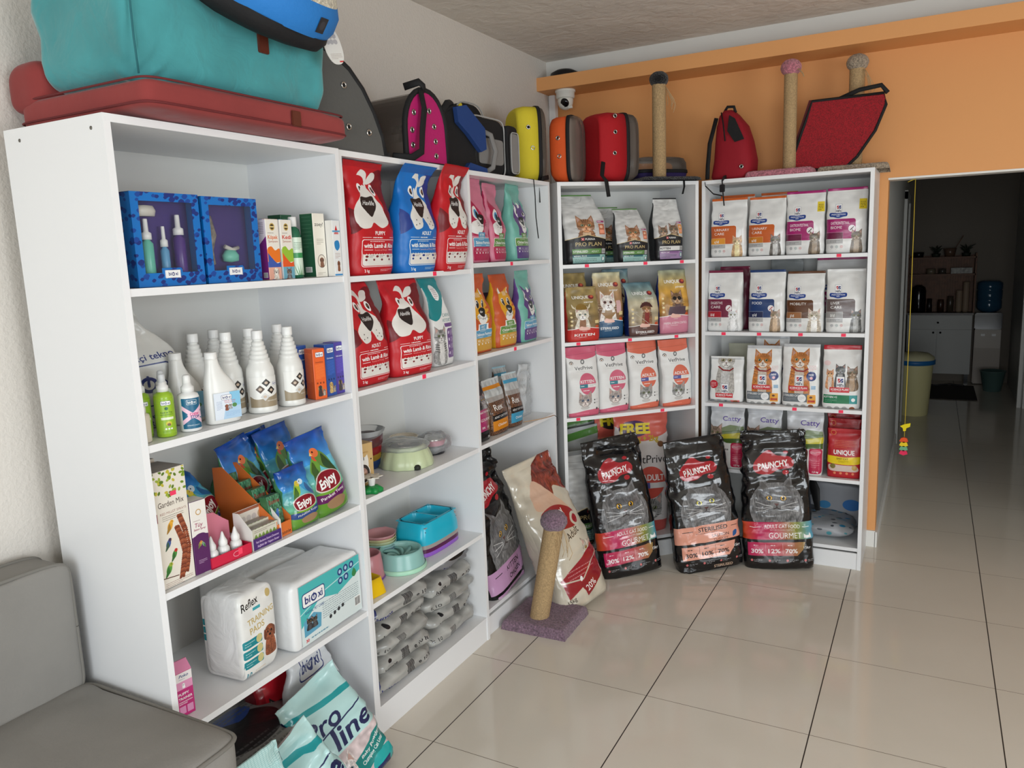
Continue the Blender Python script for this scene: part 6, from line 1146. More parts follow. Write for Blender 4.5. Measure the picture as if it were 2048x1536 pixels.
a = Art(225, (200, 192, 174), res=4.2); n = a.noise2(16, 20)[..., None]; a.a *= .9+.18*n
a.blob(70, 20, [(-30, 20), (-14, -8), (6, -20), (30, -24), (30, 40), (4, 30), (-10, 50)], a.fur((120, 50, 40), .5, 1, 4)); a.blob(52, 62, [(-30, 10), (-10, -30), (20, 10), (30, 30), (10, 20)], (206, 170, 146)); a.blob(50, 96, [(-30, 0), (-24, -14), (-2, -20), (18, -16), (34, -2), (28, 18), (4, 18), (-12, 12)], (150, 22, 36)); a.text('PAUNCHY', 48, 100, 14, WHITE, bold=.03, fit=44, rot=-20); a.ell(80, 106, 9, 11, (200, 192, 174)); a.ell(80, 106, 5, 7, (150, 22, 36)); a.text('Adult', 62, 128, 15, (60, 50, 40), ital=.3, bold=.005, fit=30, rot=-16)
a.cat(84, 152, 14, (190, 180, 165), (120, 110, 96), stripes=0, body=False); a.poly([(10, 178), (100, 148), (100, 186), (14, 208)], (150, 22, 36)); a.line([(10, 182), (50, 190), (100, 158)], 2.2, (200, 192, 174)); a.bars(24, 80, 172, 3, 5, (206, 150, 150), 1.4); a.ell(46, 188, 3, 4, WHITE); a.poly([(42, 196), (92, 176), (94, 196), (50, 216)], (140, 18, 32)); a.text('20%', 62, 207, 13, WHITE, bold=.01, rot=-16); a.text('15kg', 18, 214, 9, (70, 64, 56), bold=.01, rot=-10)
sa = Art(225, (204, 196, 180)); sa.blob(50, 120, [(-40, 0), (-20, -16), (20, -18), (40, 0), (10, 14), (-30, 14)], (150, 22, 36)); sa.text('PAUNCHY', 50, 124, 14, WHITE, bold=.03, fit=60); sa.text('Adult Lamb', 50, 160, 16, (70, 60, 50), ital=.3, rot=70)
csm = mat('cream_film', (204, 196, 178), .22, bump=.6, bscale=8, bdist=.014, distort=1.2)
bag(print_material(a, .16, .6, bscale=8, bdist=.014, coat=.5), .32, .76, .17, UM('F', .035, 1.27, 0, 66, 20, -9), 'cream and dark red sack leaning into the shelves behind the lilac scratching post', seed=153, sidemat=csm, **{**KB_, 'cat': 'dog food sack', 'name': 'dog_food_sack'})

# ------------------------------------------------------------------ corner unit, floor level
bp = print_material(art_proplan(H=190, cx=60), .3, .35)
KD = dict(gloss=.28, bump=.4, noise_amp=.006, crink=1.6, bscale=10, nu=40, nv=40, vt=.42, cat='cat food sack', name='cat_food_sack')
bag(bp, .30, .52, .15, ('D', .175, .10, .125, 4, 2), 'large silver and black sack with a tabby, at the left foot of the corner unit', (60, 62, 64), seed=161, sealcol=(150, 152, 152), **KD)
for i, (dp, hh, lb) in enumerate(((.24, .62, 'silver resealable sack with a green zip, directly behind the large tabby sack'), (.33, .68, 'tallest silver resealable sack with a green zip, at the back of the corner unit'))):
    z_ = Art(190, (176, 180, 180)); n = z_.noise2(20, 8)[..., None]; z_.a *= .85+.25*n; z_.poly([(0, 12), (100, 4), (100, 16), (0, 26)], (84, 136, 60)); z_.line([(0, 44), (100, 36)], .8, (120, 124, 124))
    bag(print_material(z_, .28, .35), .31, hh, .08, ('D', .19+.02*i, dp, .125, 3-5*i, 0, -4), lb, (130, 134, 134), seed=162+i, **KD)
a = Art(215, (212, 206, 204)); a.rect(0, 0, 100, 24, (206, 98, 84)); a.blob(50, 24, [(-56, -8), (56, -8), (50, 14), (0, 30), (-30, 12)], (206, 98, 84)); a.ell(36, 32, 28, 14, (70, 40, 90)); a.text('FREE', 38, 40, 24, (222, 200, 40), bold=.05, fit=56); a.text('1kg + 2kg', 56, 54, 14, (190, 160, 30), bold=.03, fit=50); a.text('VetPrive', 60, 92, 20, (50, 46, 46), bold=.0, fit=70); a.ell(62, 126, 27, 28, (200, 84, 72)); a.text('ADULT', 66, 122, 15, WHITE, bold=.02, fit=40); a.rect(34, 126, 92, 136, (220, 216, 214)); a.rect(34, 126, 60, 136, (90, 90, 160)); a.cat(62, 172, 22, (150, 148, 146), (80, 78, 76), (140, 150, 100), body=False); a.rect(0, 194, 100, 215, (200, 90, 84)); a.ell(84, 60, 6, 5, (120, 80, 50))
bag(print_material(a, .3, .3), .34, .70, .14, ('D', .50, .14, .125, -2, 2, 3), 'white and coral sack with big yellow lettering, at the right foot of the corner unit', (206, 110, 96), seed=164, sealcol=(206, 98, 84), **KD)
a2 = Art(200, (206, 98, 84)); a2.ell(40, 20, 30, 12, (40, 36, 30)); a2.text('FREE', 40, 24, 20, (210, 190, 40), bold=.05, fit=60); bag(print_material(a2, .3, .3), .34, .69, .10, ('D', .46, .27, .125, 2), 'second coral sack behind, only its top rim showing', (206, 98, 84), seed=165, **KD)

# ------------------------------------------------------------------ three big black sacks on the floor
GP = 'big black glossy cat food sacks standing on the tiles'
KG = dict(gloss=.11, coat=.3, bump=.7, crink=2.6, noise_amp=.006, cat='cat food sack', name='cat_food_sack', side=(14, 14, 16), bscale=8, vt=.5, nu=52, nv=56, seal=.05, group=GP, prof=[(0, .98), (.06, 1.0), (.55, .97), (.8, .92), (1, .90)], p=3.4)
gm = print_material(art_paunchy('GOURMET'), .11, .8, .3, 6, .02); stm = print_material(art_paunchy('STERILISED'), .11, .8, .3, 6, .02)
def fl(x, y, yaw, d, tilt, roll): return UM('F', x, y, .0, yaw) @ Matrix.Translation((0, d/2, .004)) @ Matrix.Rotation(math.radians(-tilt), 4, 'X') @ Matrix.Rotation(math.radians(roll), 4, 'Y')
bag(gm, .355, .745, .14, fl(.185, 1.655, 42, .14, 7, -6), 'black sack with a grey cat and rainbow band, leftmost of the floor sacks', seed=171, **KG)
bag(stm, .375, .715, .14, fl(.55, 1.885, 36, .14, 7, -5), 'black sack with a salmon-pink band, middle of the floor sacks', seed=172, **KG)
bag(gm, .365, .745, .14, fl(.862, 2.035, 14, .14, 4, -3), 'black sack with a rainbow band, rightmost of the floor sacks', seed=173, **KG)
# pet mat in the last unit
a = Art(60, (150, 152, 156)); 
for i in range(70): a.ell(a.rg.rand()*100, a.rg.rand()*60, 1.2+a.rg.rand()*2, .6+a.rg.rand()*1.1, [(52, 56, 62), (40, 120, 160), (70, 140, 150)][i % 3])
am = print_material(a, .35, .4, bscale=10)
pm_ = pillow(.56, .30, .10, am, am, ('E', .53, .06, .121, 2), 'grey wrapped pet blanket with blue and dark dots, bottom of the unit by the opening', 'pet blanket', 'pet_blanket', e=.4, ez=.8, seed=31, amp=.04)
for lp in pm_.data.loops:
    c_ = pm_.data.vertices[lp.vertex_index].co; pm_.data.uv_layers[0].data[lp.index].uv = (c_.x/.56+.5, c_.y/.3*.7+c_.z*3)
a = Art(55, (146, 148, 154)); 
for x, y, r_, c in ((52, 14, 5, (52, 56, 62)), (56, 34, 5, (52, 56, 62)), (68, 28, 5.5, (40, 120, 170)), (92, 26, 8, (20, 100, 170)), (30, 40, 4, (70, 140, 150)), (16, 20, 4, (52, 56, 62))): a.ell(x, y, r_, r_*.9, c)
am2 = print_material(a, .5, .15); pillow(.60, .05, .25, am2, am2, ('E', .52, .32, .121, 0), 'folded grey dotted mat standing at the back behind the wrapped blanket', 'pet blanket', 'pet_blanket', e=.25, ez=.25, seed=33, amp=.01)
B_ = B().tube([(.55, .18, .49), (.60, .12, .40), (.62, .08, .30)], [.03, .04, .02], 12, flat=.4).obj('pet_strap', mat('black_web', (16, 16, 18), .7)); B_.matrix_world = UM('E', .0, 0, -.02); tag(B_, 'black fabric strap hanging below the fourth shelf beside the tall sack', 'strap')
# price stickers
pink = mat('pink_sticker', (250, 50, 90), .5); ST = 'pink price stickers on the shelf edges'
SL = dict(B=((.525, 1.663, 'above the second red bag row, top shelf edge'), (.415, 1.274, 'under the red puppy bag, second shelf edge')),
    C=((.366, 1.685, 'under the pink kitten bags'), (.37, 1.287, 'under the orange cat bags')),
    D=((.154, 1.655, 'under the largest tabby bag'), (.493, 1.655, 'under the middle tabby bag'), (.713, 1.655, 'under the two-kitten bag'), (.096, 1.25, 'under the helmet kitten bag'), (.396, 1.251, 'between the white cat and armoured cat bags'), (.678, 1.251, 'under the sunglasses cat bag'), (.085, .846, 'under the leftmost pink-topped bag'), (.589, .846, 'between the two orange-topped bags')),
    E=((.697, 1.66, 'under the yellow-stickered rightmost bag'), (.121, 1.255, 'under the dark red panelled bag'), (.31, 1.255, 'under the navy panelled bag'), (.521, 1.255, 'under the brown panelled bag'), (.73, 1.255, 'under the taupe panelled bag'), (.109, .855, 'under the short folded bag'), (.499, .855, 'under the ginger cat bag'), (.729, .855, 'under the three-kitten bag')))
for un, L in SL.items():
    for u_, z, lb in L: o = B().box(u_-.011, u_+.011, .0, .0018, z-.008, z+.008).obj('price_sticker', pink); o.matrix_world = UM(un); tag(o, 'small pink price sticker '+lb, 'price sticker', ST)

# ------------------------------------------------------------------ scratching posts
sisal = mat('sisal_rope', (176, 148, 108), .9, bump=.8, bscale=260, bdist=.004, noise_col=.25, nscale=160)
def plush(n, c): return mat(n, c, 1.0, bump=1, bscale=160, bdist=.012, noise_col=.45, nscale=120, sheen=.3)
def post(M, w_, d_, th, h, r, rb, pm, label, lean=(0, 0), rope=True, off=(0, 0)):
    t = empty('scratching_post', label, 'scratching post', None, M); rnd = random.Random(int(h*1000))
    b = B(); bmesh.ops.create_grid(b.bm, x_segments=60, y_segments=60, size=.5)
    bm = b.bm
    for v in bm.verts:
        x, y = v.co.x, v.co.y; e = max(abs(x), abs(y))*2; k = 1 if e < .9 else 1
        dz = th*(1 if e < .86 else max(0, 1-((e-.86)/.14)**2)**.5)
        n_ = noise.noise(Vector((x*50, y*50, 1)))*.5+noise.noise(Vector((x*130, y*130, 3)))*.5
        v.co = Vector((x*w_*(1+.02*noise.noise(Vector((y*9, x*9, 5)))), y*d_*(1+.02*noise.noise(Vector((x*9, y*9, 8)))), max(.0, dz+n_*.004*(e < .98))))
    b.obj('carpet_base', pm, t, smooth=True)
    R = []; n = 24; L = Vector((lean[0], lean[1], h)); m = 90
    b = B(); pr = []
    for j in range(m+1):
        z = j/m; rr_ = r*(1+.012*math.sin(j*PI)); pr.append([(off[0]+L.x*z+rr_*math.cos(a), off[1]+L.y*z+rr_*math.sin(a), th*.8+L.z*z+.0006*(j % 2)) for a in [2*PI*i/n for i in range(n)]])
    b.loft(pr); b.obj('sisal_post', sisal, t)
    b = B(); bmesh.ops.create_uvsphere(b.bm, u_segments=36, v_segments=22, radius=rb)
    for v in b.bm.verts:
        n_ = noise.noise(v.co*60)+.6*noise.noise(v.co*140); v.co *= 1+.05*n_; v.co.z *= .82
        v.co += Vector((off[0], off[1], th*.8))+L+Vector((0, 0, rb*.35))
    b.obj('plush_cap', pm, t, smooth=True)
    if rope:
        P = Vector((off[0], off[1], th*.8))+L*.96; b = B()
        for q in range(7):
            a = rnd.uniform(-1.2, .3); dx = Vector((math.cos(a), math.sin(a), 0)); b.tube([P+dx*r, P+dx*(r+.012)+Vector((0, 0, -.02)), P+dx*(r+.012+.006*q % .02)+Vector((.004*q, -.004*q, -.05-.008*q)), P+dx*(r+.018)+Vector((.003*q, -.004*q, -.085-.008*q))], .0013, 5)
        b.obj('rope_ends', mat('rope_fray', (190, 162, 122), .9), t)
    return t
lil = plush('lilac_carpet', (132, 106, 122))
post(UM('F', -.035, 1.005, 0, 2), .325, .30, .045, .46, .046, .062, lil, 'lilac scratching post with a mushroom cap, standing on the tiles', lean=(.085, .01), off=(-.012, -.04))
post(UM('D', .635, .10, 2.081, 0), .34, .30, .02, .50, .036, .05, plush('black_plush', (16, 15, 17)), 'scratching post with a black cap and black base, on the corner unit')
post(UM('E', .40, .16, 2.081, -3), .34, .30, .032, .50, .033, .052, plush('pink_plush', (196, 122, 136)), 'scratching post with a pink cap and pink base, on the unit by the opening', rope=False, off=(.03, -.03))
B().tube([(.04, -.02, .0), (.075, -.03, -.004), (.095, -.03, -.03), (.1, -.03, -.045)], .003, 6).obj('cord', sisal, bpy.data.objects['scratching_post.002']).location = (.0, -.03, .53)
post(UM('E', .735, .235, 2.081, 2), .34, .27, .032, .50, .037, .053, plush('beige_plush', (168, 152, 132)), 'scratching post with a beige cap, behind the red mesh panel')

# ------------------------------------------------------------------ pet carriers on top of the units
web = mat('black_webbing', (17, 17, 19), .75, bump=.3, bscale=200); fab = {}
def cloth(n, c, r=.8): return mat('cloth_'+n, c, r, bump=.35, bscale=60, bdist=.004)
smoky = clear('smoky_plastic', tint=(170, 160, 150), opac=.10, bump=.12, bscale=8)
def eyelet(p, M, parent, r=.011):
    o = B().lathe([(r*.55, 0), (r*.6, .003), (r*.85, .0042), (r*1.05, .002), (r*1.08, 0)], n=20, cap=False).obj('eyelet', steel, parent)
    B().lathe([(0, .0008), (r*.58, .0008)], n=16, cap=False).obj('hole', mat('hole_black', (8, 8, 8), .9), o)
    o.matrix_local = Matrix.Translation(p) @ M; return o
def capsule(M, wd, h, xb, xf, xd, col, label, eyes=(), strap=None, name='pet_backpack', domem=None, flat=.9):
    """front-back axis is local x (fabric back at -xb, clear dome towards +x); width is local y"""
    t = empty(name, label, 'pet carrier', None, M); N = 44
    def ring(x, k, kz=None):
        kz = kz or k; o = []
        for i in range(N):
            a = 2*PI*i/N; o.append((x, sgp(math.cos(a), .42)*wd/2*k, h/2+sgp(math.sin(a), .48)*h/2*kz+.003*noise.noise(Vector((x*20, a*2, h*9)))*3))
        return [(p[0], p[1], max(p[2], .001)) for p in o]
    B().loft([ring(-xb, .84), ring(-xb+.01, .92), ring(-xb*.4, .97), ring(xf-.012, .985)], cap=True).obj('fabric_shell', col, t)
    B().loft([ring(xf-.014, .99), ring(xf-.012, 1.01), ring(xf+.004, 1.01), ring(xf+.006, .98)], cap=False).obj('zip_band', web, t)
    if xd: B().loft([ring(xf, .985), ring(xf+xd*.6, .96), ring(xf+xd*.9, .88), ring(xf+xd, .74)], cap=True).obj('clear_dome', domem or smoky, t)
    for x, z in eyes: eyelet((x, -wd/2*.965, z), Matrix.Rotation(PI/2, 4, 'X'), t)
    if strap: B().tube(strap, .012, 8, flat=.25).obj('strap', web, t)
    return t
capsule(UM('C', .86, .16, 2.081, -46), .26, .385, .075, .045, .035, cloth('yellow', (214, 196, 48)), 'yellow pet backpack with black zip band and clear dome, above the cartoon cat unit', eyes=((-.02, .27), (.0, .17)))
capsule(UM('D', .11, .14, 2.081, -38), .26, .34, .055, .05, .03, cloth('orange', (208, 82, 28)), 'orange pet backpack with two eyelets, between the yellow and the red ones', eyes=((-.005, .22), (.0, .13)), strap=[(-.06, -.13, .03), (-.07, -.19, .02), (-.08, -.205, -.03), (-.08, -.21, -.10)])
capsule(UM('D', .36, .15, 2.081, 4), .26, .362, .115, .05, .075, cloth('red', (170, 14, 26)), 'bright red pet backpack with clear dome on its right, on the corner unit', eyes=((-.03, .33), (-.03, .25), (-.035, .145)), strap=[(-.10, -.12, .10), (-.12, -.14, .03), (-.115, -.175, .0), (-.105, -.18, -.08)])
capsule(UM('D', .70, .28, 2.085, 2) @ Matrix.Rotation(math.radians(-90), 4, 'Y') @ Matrix.Translation((.07, 0, -.17)), .24, .33, .07, .0, .075, cloth('purple', (44, 32, 84)), 'dark purple pet carrier lying flat with a clear dome upward, behind the black-capped post')
# hanging straps
def strapo(un, pts, lb, r=.011): o = B().tube(pts, r, 8, flat=.2).obj('hanging_strap', web); o.matrix_world = UM(un); return tag(o, lb, 'strap')
strapo('D', [(.72, .02, 2.086), (.722, -.006, 2.084), (.722, -.010, 2.05), (.712, -.010, 2.012)], 'short black strap hanging over the right end of the corner unit')
strapo('C', [(.60, .02, 2.083), (.605, -.008, 2.08), (.607, -.012, 2.0), (.609, -.012, 1.90), (.625, -.014, 1.80)], 'thin black cord hanging in front of the teal bag', .0025)
# red backpack
M = UM('E', .145, .13, 2.081, -6); t = empty('pet_backpack', 'soft crimson backpack with a black mesh window, left on the unit by the opening', 'pet carrier', None, M)
R = []; N = 36
for z, x0, x1, dy in ((0, -.105, .10, .09), (.02, -.115, .112, .10), (.1, -.10, .115, .10), (.2, -.095, .095, .09), (.28, -.09, .07, .075), (.34, -.075, .02, .06), (.365, -.055, -.005, .04)):
    cx, hw = (x0+x1)/2, (x1-x0)/2; R.append([(cx+sgp(math.cos(2*PI*i/N), .6)*hw*(1+.03*noise.noise(Vector((i*.5, z*20, 3)))), sgp(math.sin(2*PI*i/N), .6)*dy, z) for i in range(N)])
crim = cloth('crimson', (142, 12, 30)); B().loft(R).obj('body', crim, t)
B().prism([(.0, .33), (.03, .31), (.08, .2), (.03, .19), (-.01, .25)], .006, 'y', o=-.096).obj('mesh_window', web, t)
B().tube([(-.055, -.06, .352), (-.035, -.09, .30), (-.02, -.099, .2)], .006, 6, flat=.5).obj('zip', web, t)
B().tube([(-.05, -.02, .362), (-.035, -.02, .385), (.0, -.02, .382), (.01, -.02, .35)], .008, 8, flat=.5).obj('handle', web, t)
B().tube([(-.085, -.05, .33), (-.118, -.06, .2), (-.125, -.07, .08), (-.12, -.09, .01)], .012, 8, flat=.4).obj('shoulder_strap', web, t)
B().tube([(-.12, -.13, .002), (-.105, -.16, -.03), (-.06, -.162, -.075), (-.01, -.166, -.088)], .005, 8, flat=.3).obj('loose_strap', web, t)
o = B().tube([(-.012, -.10, .012), (-.012, -.138, .006), (-.014, -.158, -.01), (-.008, -.162, -.07), (.0, -.166, -.14)], .011, 8, flat=.2).obj('buckle_strap', web, t); B().box(-.022, .004, -.178, -.162, -.07, -.03, bev=.003).obj('buckle', mat('buckle', (24, 24, 26), .3), o)
eyelet((.07, -.102, .06), Matrix.Rotation(PI/2, 4, 'X'), t)
# red mesh folded carrier
M = UM('E', .635, .15, 2.10, 0, 0, 0); t = empty('folded_pet_tent', 'folded red mesh pet tent panel with black edging, leaning on two posts', 'pet carrier', None, M)
o_ = [(-.205, .02), (-.16, .16), (-.13, .25), (-.10, .345), (.235, .345), (.245, .29), (.20, .17), (.12, .05), (.07, .005), (.02, -.005), (-.10, .005), (-.19, .012)]
rmesh = mat('red_mesh', (150, 10, 26), .6, bump=.9, bscale=300, bdist=.004, noise_col=.5, nscale=220)
B().prism(o_, .006, 'y', o=-.02).obj('mesh_panel', rmesh, t)
B().tube([(x, -.018, z) for x, z in o_+o_[:2]], .0075, 8, cap=False).obj('edging', web, t)
B().prism([(x*1.0-.02, z+.012) for x, z in o_], .006, 'y', o=.01).obj('rear_panel', mat('dark_red_mesh', (96, 8, 18), .6), t)
B().tube([(.02, -.01, .34), (.12, -.01, .375), (.22, -.01, .385), (.25, -.012, .345)], .011, 8, flat=.5).obj('top_binding', web, t)
# grey capsule beside the dog bed
M = UM('B', .13, .13, 2.081, -8); t = empty('pet_carrier', 'dark grey dome-shaped pet carrier with black edging, half behind the turquoise bed', 'pet carrier', None, M)
pr = [(-.17, 0), (.135, 0), (.125, .06), (.09, .14), (.045, .21), (-.01, .265), (-.07, .30), (-.12, .315), (-.17, .315)]
gcl = cloth('grey', (84, 84, 82), .6)
B().prism(pr, .12, 'y', o=-.12).obj('side_panel', gcl, t); B().tube([(x, -.115, z) for x, z in pr[1:]], .010, 8).obj('edging', web, t)
B().prism([(x+.04, z*.8) for x, z in pr], .16, 'y', o=.0).obj('inner_shell', mat('dark_smoke', (58, 56, 54), .35), t)
for p in ((.06, -.121, .07), (-.03, -.121, .08), (-.04, -.121, .21)): eyelet(p, Matrix.Rotation(PI/2, 4, 'X'), t)
B().box(-.14, .16, -.118, .16, -.0, .012).obj('base', web, t)
# duffel carriers: arch end panel faces out of the shelf
def duffel(M, wd, h, ln, endm, tubem, label, eyes=(), topm=None):
    t = empty('pet_duffel', label, 'pet carrier', None, M)
    pr = [(-wd/2, 0)]+[(-wd/2*math.cos(a), h*.45+h*.55*math.sin(a)) for a in [PI*i/14 for i in range(15)]]+[(wd/2, 0)]
    B().prism(pr, .012, 'y', o=0).obj('end_panel', endm, t)
    B().tube([(x, .004, z) for x, z in pr]+[(-wd/2, .004, 0)], .011, 8, cap=False).obj('end_binding', web, t)
    b = B(); b.loft([[(x*.98, y, z*.98) for x, z in pr] for y in (.012, ln*.5, ln)], cap=False, closed=False); b.obj('tunnel', tubem, t, smooth=False)
    B().box(-wd/2, wd/2, .012, ln, 0, .01).obj('floor_pad', web, t); B().prism(pr, .01, 'y', o=ln).obj('rear_panel', topm or endm, t)
    for x, z in eyes: eyelet((x, -.0005, z), Matrix.Rotation(PI/2, 4, 'X'), t)
    return t
mg = cloth('magenta', (176, 24, 100), .55)
t = duffel(UM('B', .565, .03, 2.081, -6), .24, .275, .33, mg, smoky, 'pink pet carrier with seven steel eyelets and a clear tunnel behind', eyes=((-.07, .185), (-.085, .12), (-.085, .065), (.02, .20), (.045, .145), (.05, .09), (.05, .035)))
B().tube([(-.03, -.006, .27), (-.03, -.02, .2), (-.05, -.022, .12), (-.07, -.03, .04), (-.12, -.02, .012), (-.2, .0, .012)], .016, 8, flat=.2).obj('shoulder_strap', web, t)
B().tube([(-.06, .05, .285), (-.03, .0, .30), (-.015, -.01, .285), (.0, .0, .27)], .014, 8, flat=.3).obj('strap_knot', web, t)
t = duffel(UM('B', .835, .06, 2.081, -4), .27, .255, .31, cloth('black', (20, 20, 22)), cloth('black', (20, 20, 22)), 'black pet carrier with a blue top flap, right of the pink one')
B().prism([(-.03, .25), (.04, .266), (.175, .185), (.18, .10), (.14, .085), (.05, .15), (-.02, .19)], .02, 'y', o=-.025).obj('blue_flap', cloth('blue', (26, 58, 116)), t)
B().prism([(.02, .0), (.19, .0), (.185, .02), (.06, .035)], .02, 'y', o=-.02).obj('blue_trim', cloth('blue', (26, 58, 116)), t)
B().tube([(-.12, .02, .18), (-.07, -.01, .262), (-.03, .0, .272), (-.01, .02, .25)], .014, 8, flat=.3).obj('strap', web, t)
# grey and black soft carrier
M = UM('C', .33, .06, 2.081, -4); t = empty('pet_carrier', 'black and grey soft pet carrier with light piping and a grey handle', 'pet carrier', None, M)
gm_ = mat('grey_mesh_cloth', (128, 126, 124), .8, bump=.5, bscale=200); pip = mat('light_piping', (168, 168, 166), .5); blk = cloth('black', (20, 20, 22))
def rbx(x0, x1, z0, z1, y0, y1, m_, nm, par, k=.3):
    f = lambda y, q: [((x0+x1)/2+sgp(math.cos(2*PI*i/32), k)*(x1-x0)/2*q, y, (z0+z1)/2+sgp(math.sin(2*PI*i/32), k)*(z1-z0)/2*q) for i in range(32)]
    return B().loft([f(y0, .95), f(y0+.008, 1), f(y1-.008, 1), f(y1, .95)]).obj(nm, m_, par)
bd = rbx(-.17, .10, .0, .25, .0, .26, blk, 'body', t)
B().tube([(-.035+sgp(math.cos(2*PI*i/40), .3)*.137, -.002, .125+sgp(math.sin(2*PI*i/40), .3)*.127) for i in range(41)], .0035, 6, cap=False).obj('piping', pip, t)
rbx(-.11, .09, .05, .165, -.006, .01, gm_, 'mesh_window', t, .2)
B().tube([(-.10, -.008, .19), (-.06, -.035, .17), (-.04, -.045, .10), (-.06, -.04, .03), (-.09, -.01, .005)], .012, 8, flat=.4).obj('handle', mat('grey_strap', (120, 118, 116), .7), t)
rbx(.10, .19, .01, .235, -.02, .24, blk, 'pocket', t, .35); rbx(.115, .18, .02, .20, -.03, -.016, gm_, 'pocket_front', t, .35)
B().tube([(.1475+sgp(math.cos(2*PI*i/36), .35)*.034, -.031, .11+sgp(math.sin(2*PI*i/36), .35)*.092) for i in range(37)], .0025, 6, cap=False).obj('pocket_piping', pip, t)
M = UM('C', .46, .25, 2.081, -4); t = empty('pet_carrier', 'black carrier with a yellow stripe, its rounded top rising behind the grey one', 'pet carrier', None, M)
rbx(-.13, .13, 0, .36, 0, .1, blk, 'body', t, .6); rbx(-.085, -.06, .28, .352, -.004, .004, cloth('yellow', (214, 196, 48)), 'yellow_stripe', t, .3)
B().tube([(sgp(math.cos(2*PI*i/40), .6)*.132, -.002, .18+sgp(math.sin(2*PI*i/40), .6)*.182) for i in range(41)], .0035, 6, cap=False).obj('piping', pip, t)

# ------------------------------------------------------------------ beds on the first unit
def soft(w_, d_, h_, mtl, M, name, label, cat, e=.3, ez=.5, amp=.01, n=80, m=40, fn=None, parent=None):
    b = B(); R = []
    for j in range(1, m):
        v = -PI/2+PI*j/m; cz, sz = sgp(math.cos(v), ez), sgp(math.sin(v), ez); row = []
        for i in range(n):
            u = 2*PI*i/n+PI/n; p = Vector((w_/2*cz*sgp(math.cos(u), e), d_/2*cz*sgp(math.sin(u), e), h_/2+h_/2*sz))
            k = noise.noise(p*7)+.5*noise.noise(p*18+Vector((3, 1, 2))); p += Vector((p.x/w_, p.y/d_, (p.z/h_-.5)))*amp*2*k
            if fn: p = fn(p)
            row.append(p)
        R.append(row)
    b.loft(R); o = b.obj(name, mtl, parent, smooth=True)
    if M is not None: o.matrix_world = M
    return tag(o, label, cat)
burg = mat('burgundy_suede', (138, 56, 54), .95, bump=.25, bscale=14, bdist=.01, noise_col=.12, nscale=5, sheen=.15)
Mb = UM('A', .415, .17, 2.083, 0)
bed = soft(.72, .52, .085, burg, Mb, 'dog_bed', 'flat burgundy cushion bed lying on top of the first unit', 'pet bed', e=.13, ez=.32, amp=.006)
leather = mat('leather_patch', (92, 42, 28), .5)
B().box(.10, .135, -.268, -.262, .02, .062, bev=.002).obj('leather_patch', leather, bed)
def outl(k, z): return [(sgp(math.cos(2*PI*i/72), .13)*.36*k, sgp(math.sin(2*PI*i/72), .13)*.26*k, z) for i in range(73)]
B().tube(outl(1.002, .022), .0028, 6, cap=False).obj('lower_seam', mat('burgundy_piping', (104, 36, 38), .8), bed)
B().tube(outl(.985, .078), .0028, 6, cap=False).obj('upper_seam', mat('burgundy_piping', (104, 36, 38), .8), bed)
soft(.09, .16, .13, burg, None, 'back_bolster', None, None, parent=bed, e=.6, ez=.6).location = (-.315, .215, .045)
teal = mat('turquoise_velvet', (66, 148, 152), .8, bump=.35, bscale=10, bdist=.02, noise_col=.22, nscale=4, sheen=.5, distort=1)
def tealfn(p):
    dx = p.x+.305; s = math.exp(-(dx*dx)/.0016)*(p.y < -.05); p.y += s*.012; k = noise.noise(Vector((dx*34-p.z*16*(1 if dx > 0 else -1), p.z*12, 4)))*math.exp(-abs(dx)/.12)*max(0, 1-(p.z)/.17); p.y += .022*k*(p.y < 0); return p
td = soft(.68, .38, .275, teal, UM('A', .405, .15, 2.165, 0), 'dog_bed', 'big turquoise velvet bed stacked on the burgundy cushion', 'pet bed', e=.17, ez=.28, amp=.014, n=160, m=70, fn=tealfn)
B().tube([(-.322, -.184, .01), (-.328, -.188, .09), (-.327, -.188, .2), (-.318, -.184, .272)], .0025, 6).obj('corner_seam', mat('teal_seam', (36, 100, 106), .8), td)
B().tube([(-.338, .15, .225), (-.343, 0, .225), (-.34, -.15, .225), (-.330, -.188, .225)], .002, 6).obj('side_seam', mat('teal_seam', (36, 100, 106), .8), td)
B().box(.055, .09, -.202, -.19, .13, .18, bev=.002).obj('leather_patch', leather, td)
# round bed tipped over the edge
M = UM('A', .48, .075, 2.44, 0, -36, 3); t = empty('round_pet_bed', 'round blue pet bed with cream inside and black underside, on the turquoise one', 'pet bed', None, M)
B().lathe([(.0, .0), (.20, .0), (.262, .02), (.275, .045), (.272, .06)], n=72, wob=lambda a, z: 1+.012*math.sin(a*9)+.01*math.sin(a*5), cap=False).obj('black_underside', cloth('black', (20, 20, 22)), t)
B().lathe([(.272, .058), (.28, .08), (.278, .12), (.262, .145)], n=72, cap=False).obj('blue_wall', cloth('bright_blue', (36, 120, 196), .7), t)
B().lathe([(.263, .142), (.25, .165), (.222, .17), (.19, .14), (.17, .09), (0, .08)], n=72, cap=False).obj('cream_lining', plush('cream_fleece', (220, 208, 186)), t)
a = Art(110, (30, 30, 34)); a.ell(50, 55, 30, 30, (52, 52, 58)); patch('sewn_badge', a, .281, .078, .12, 8, 16, t)
a = Art(150, (216, 214, 208)); [a.ell(28+22*(i % 3), 40+22*(i//3), 12, 10, (170, 168, 170)) for i in range(6)]; a.bars(20, 84, 108, 4, 6, (150, 130, 120), 2); a.rect(60, 136, 90, 142, (200, 60, 60))
tagm = print_material(a, .35, .05); b = B()
bm = bmesh.new(); uvl = bm.loops.layers.uv.new('UV'); P_ = [(sgp(math.cos(q), .8)*.035, sgp(math.sin(q), .8)*.055) for q in [2*PI*i/28 for i in range(28)]]
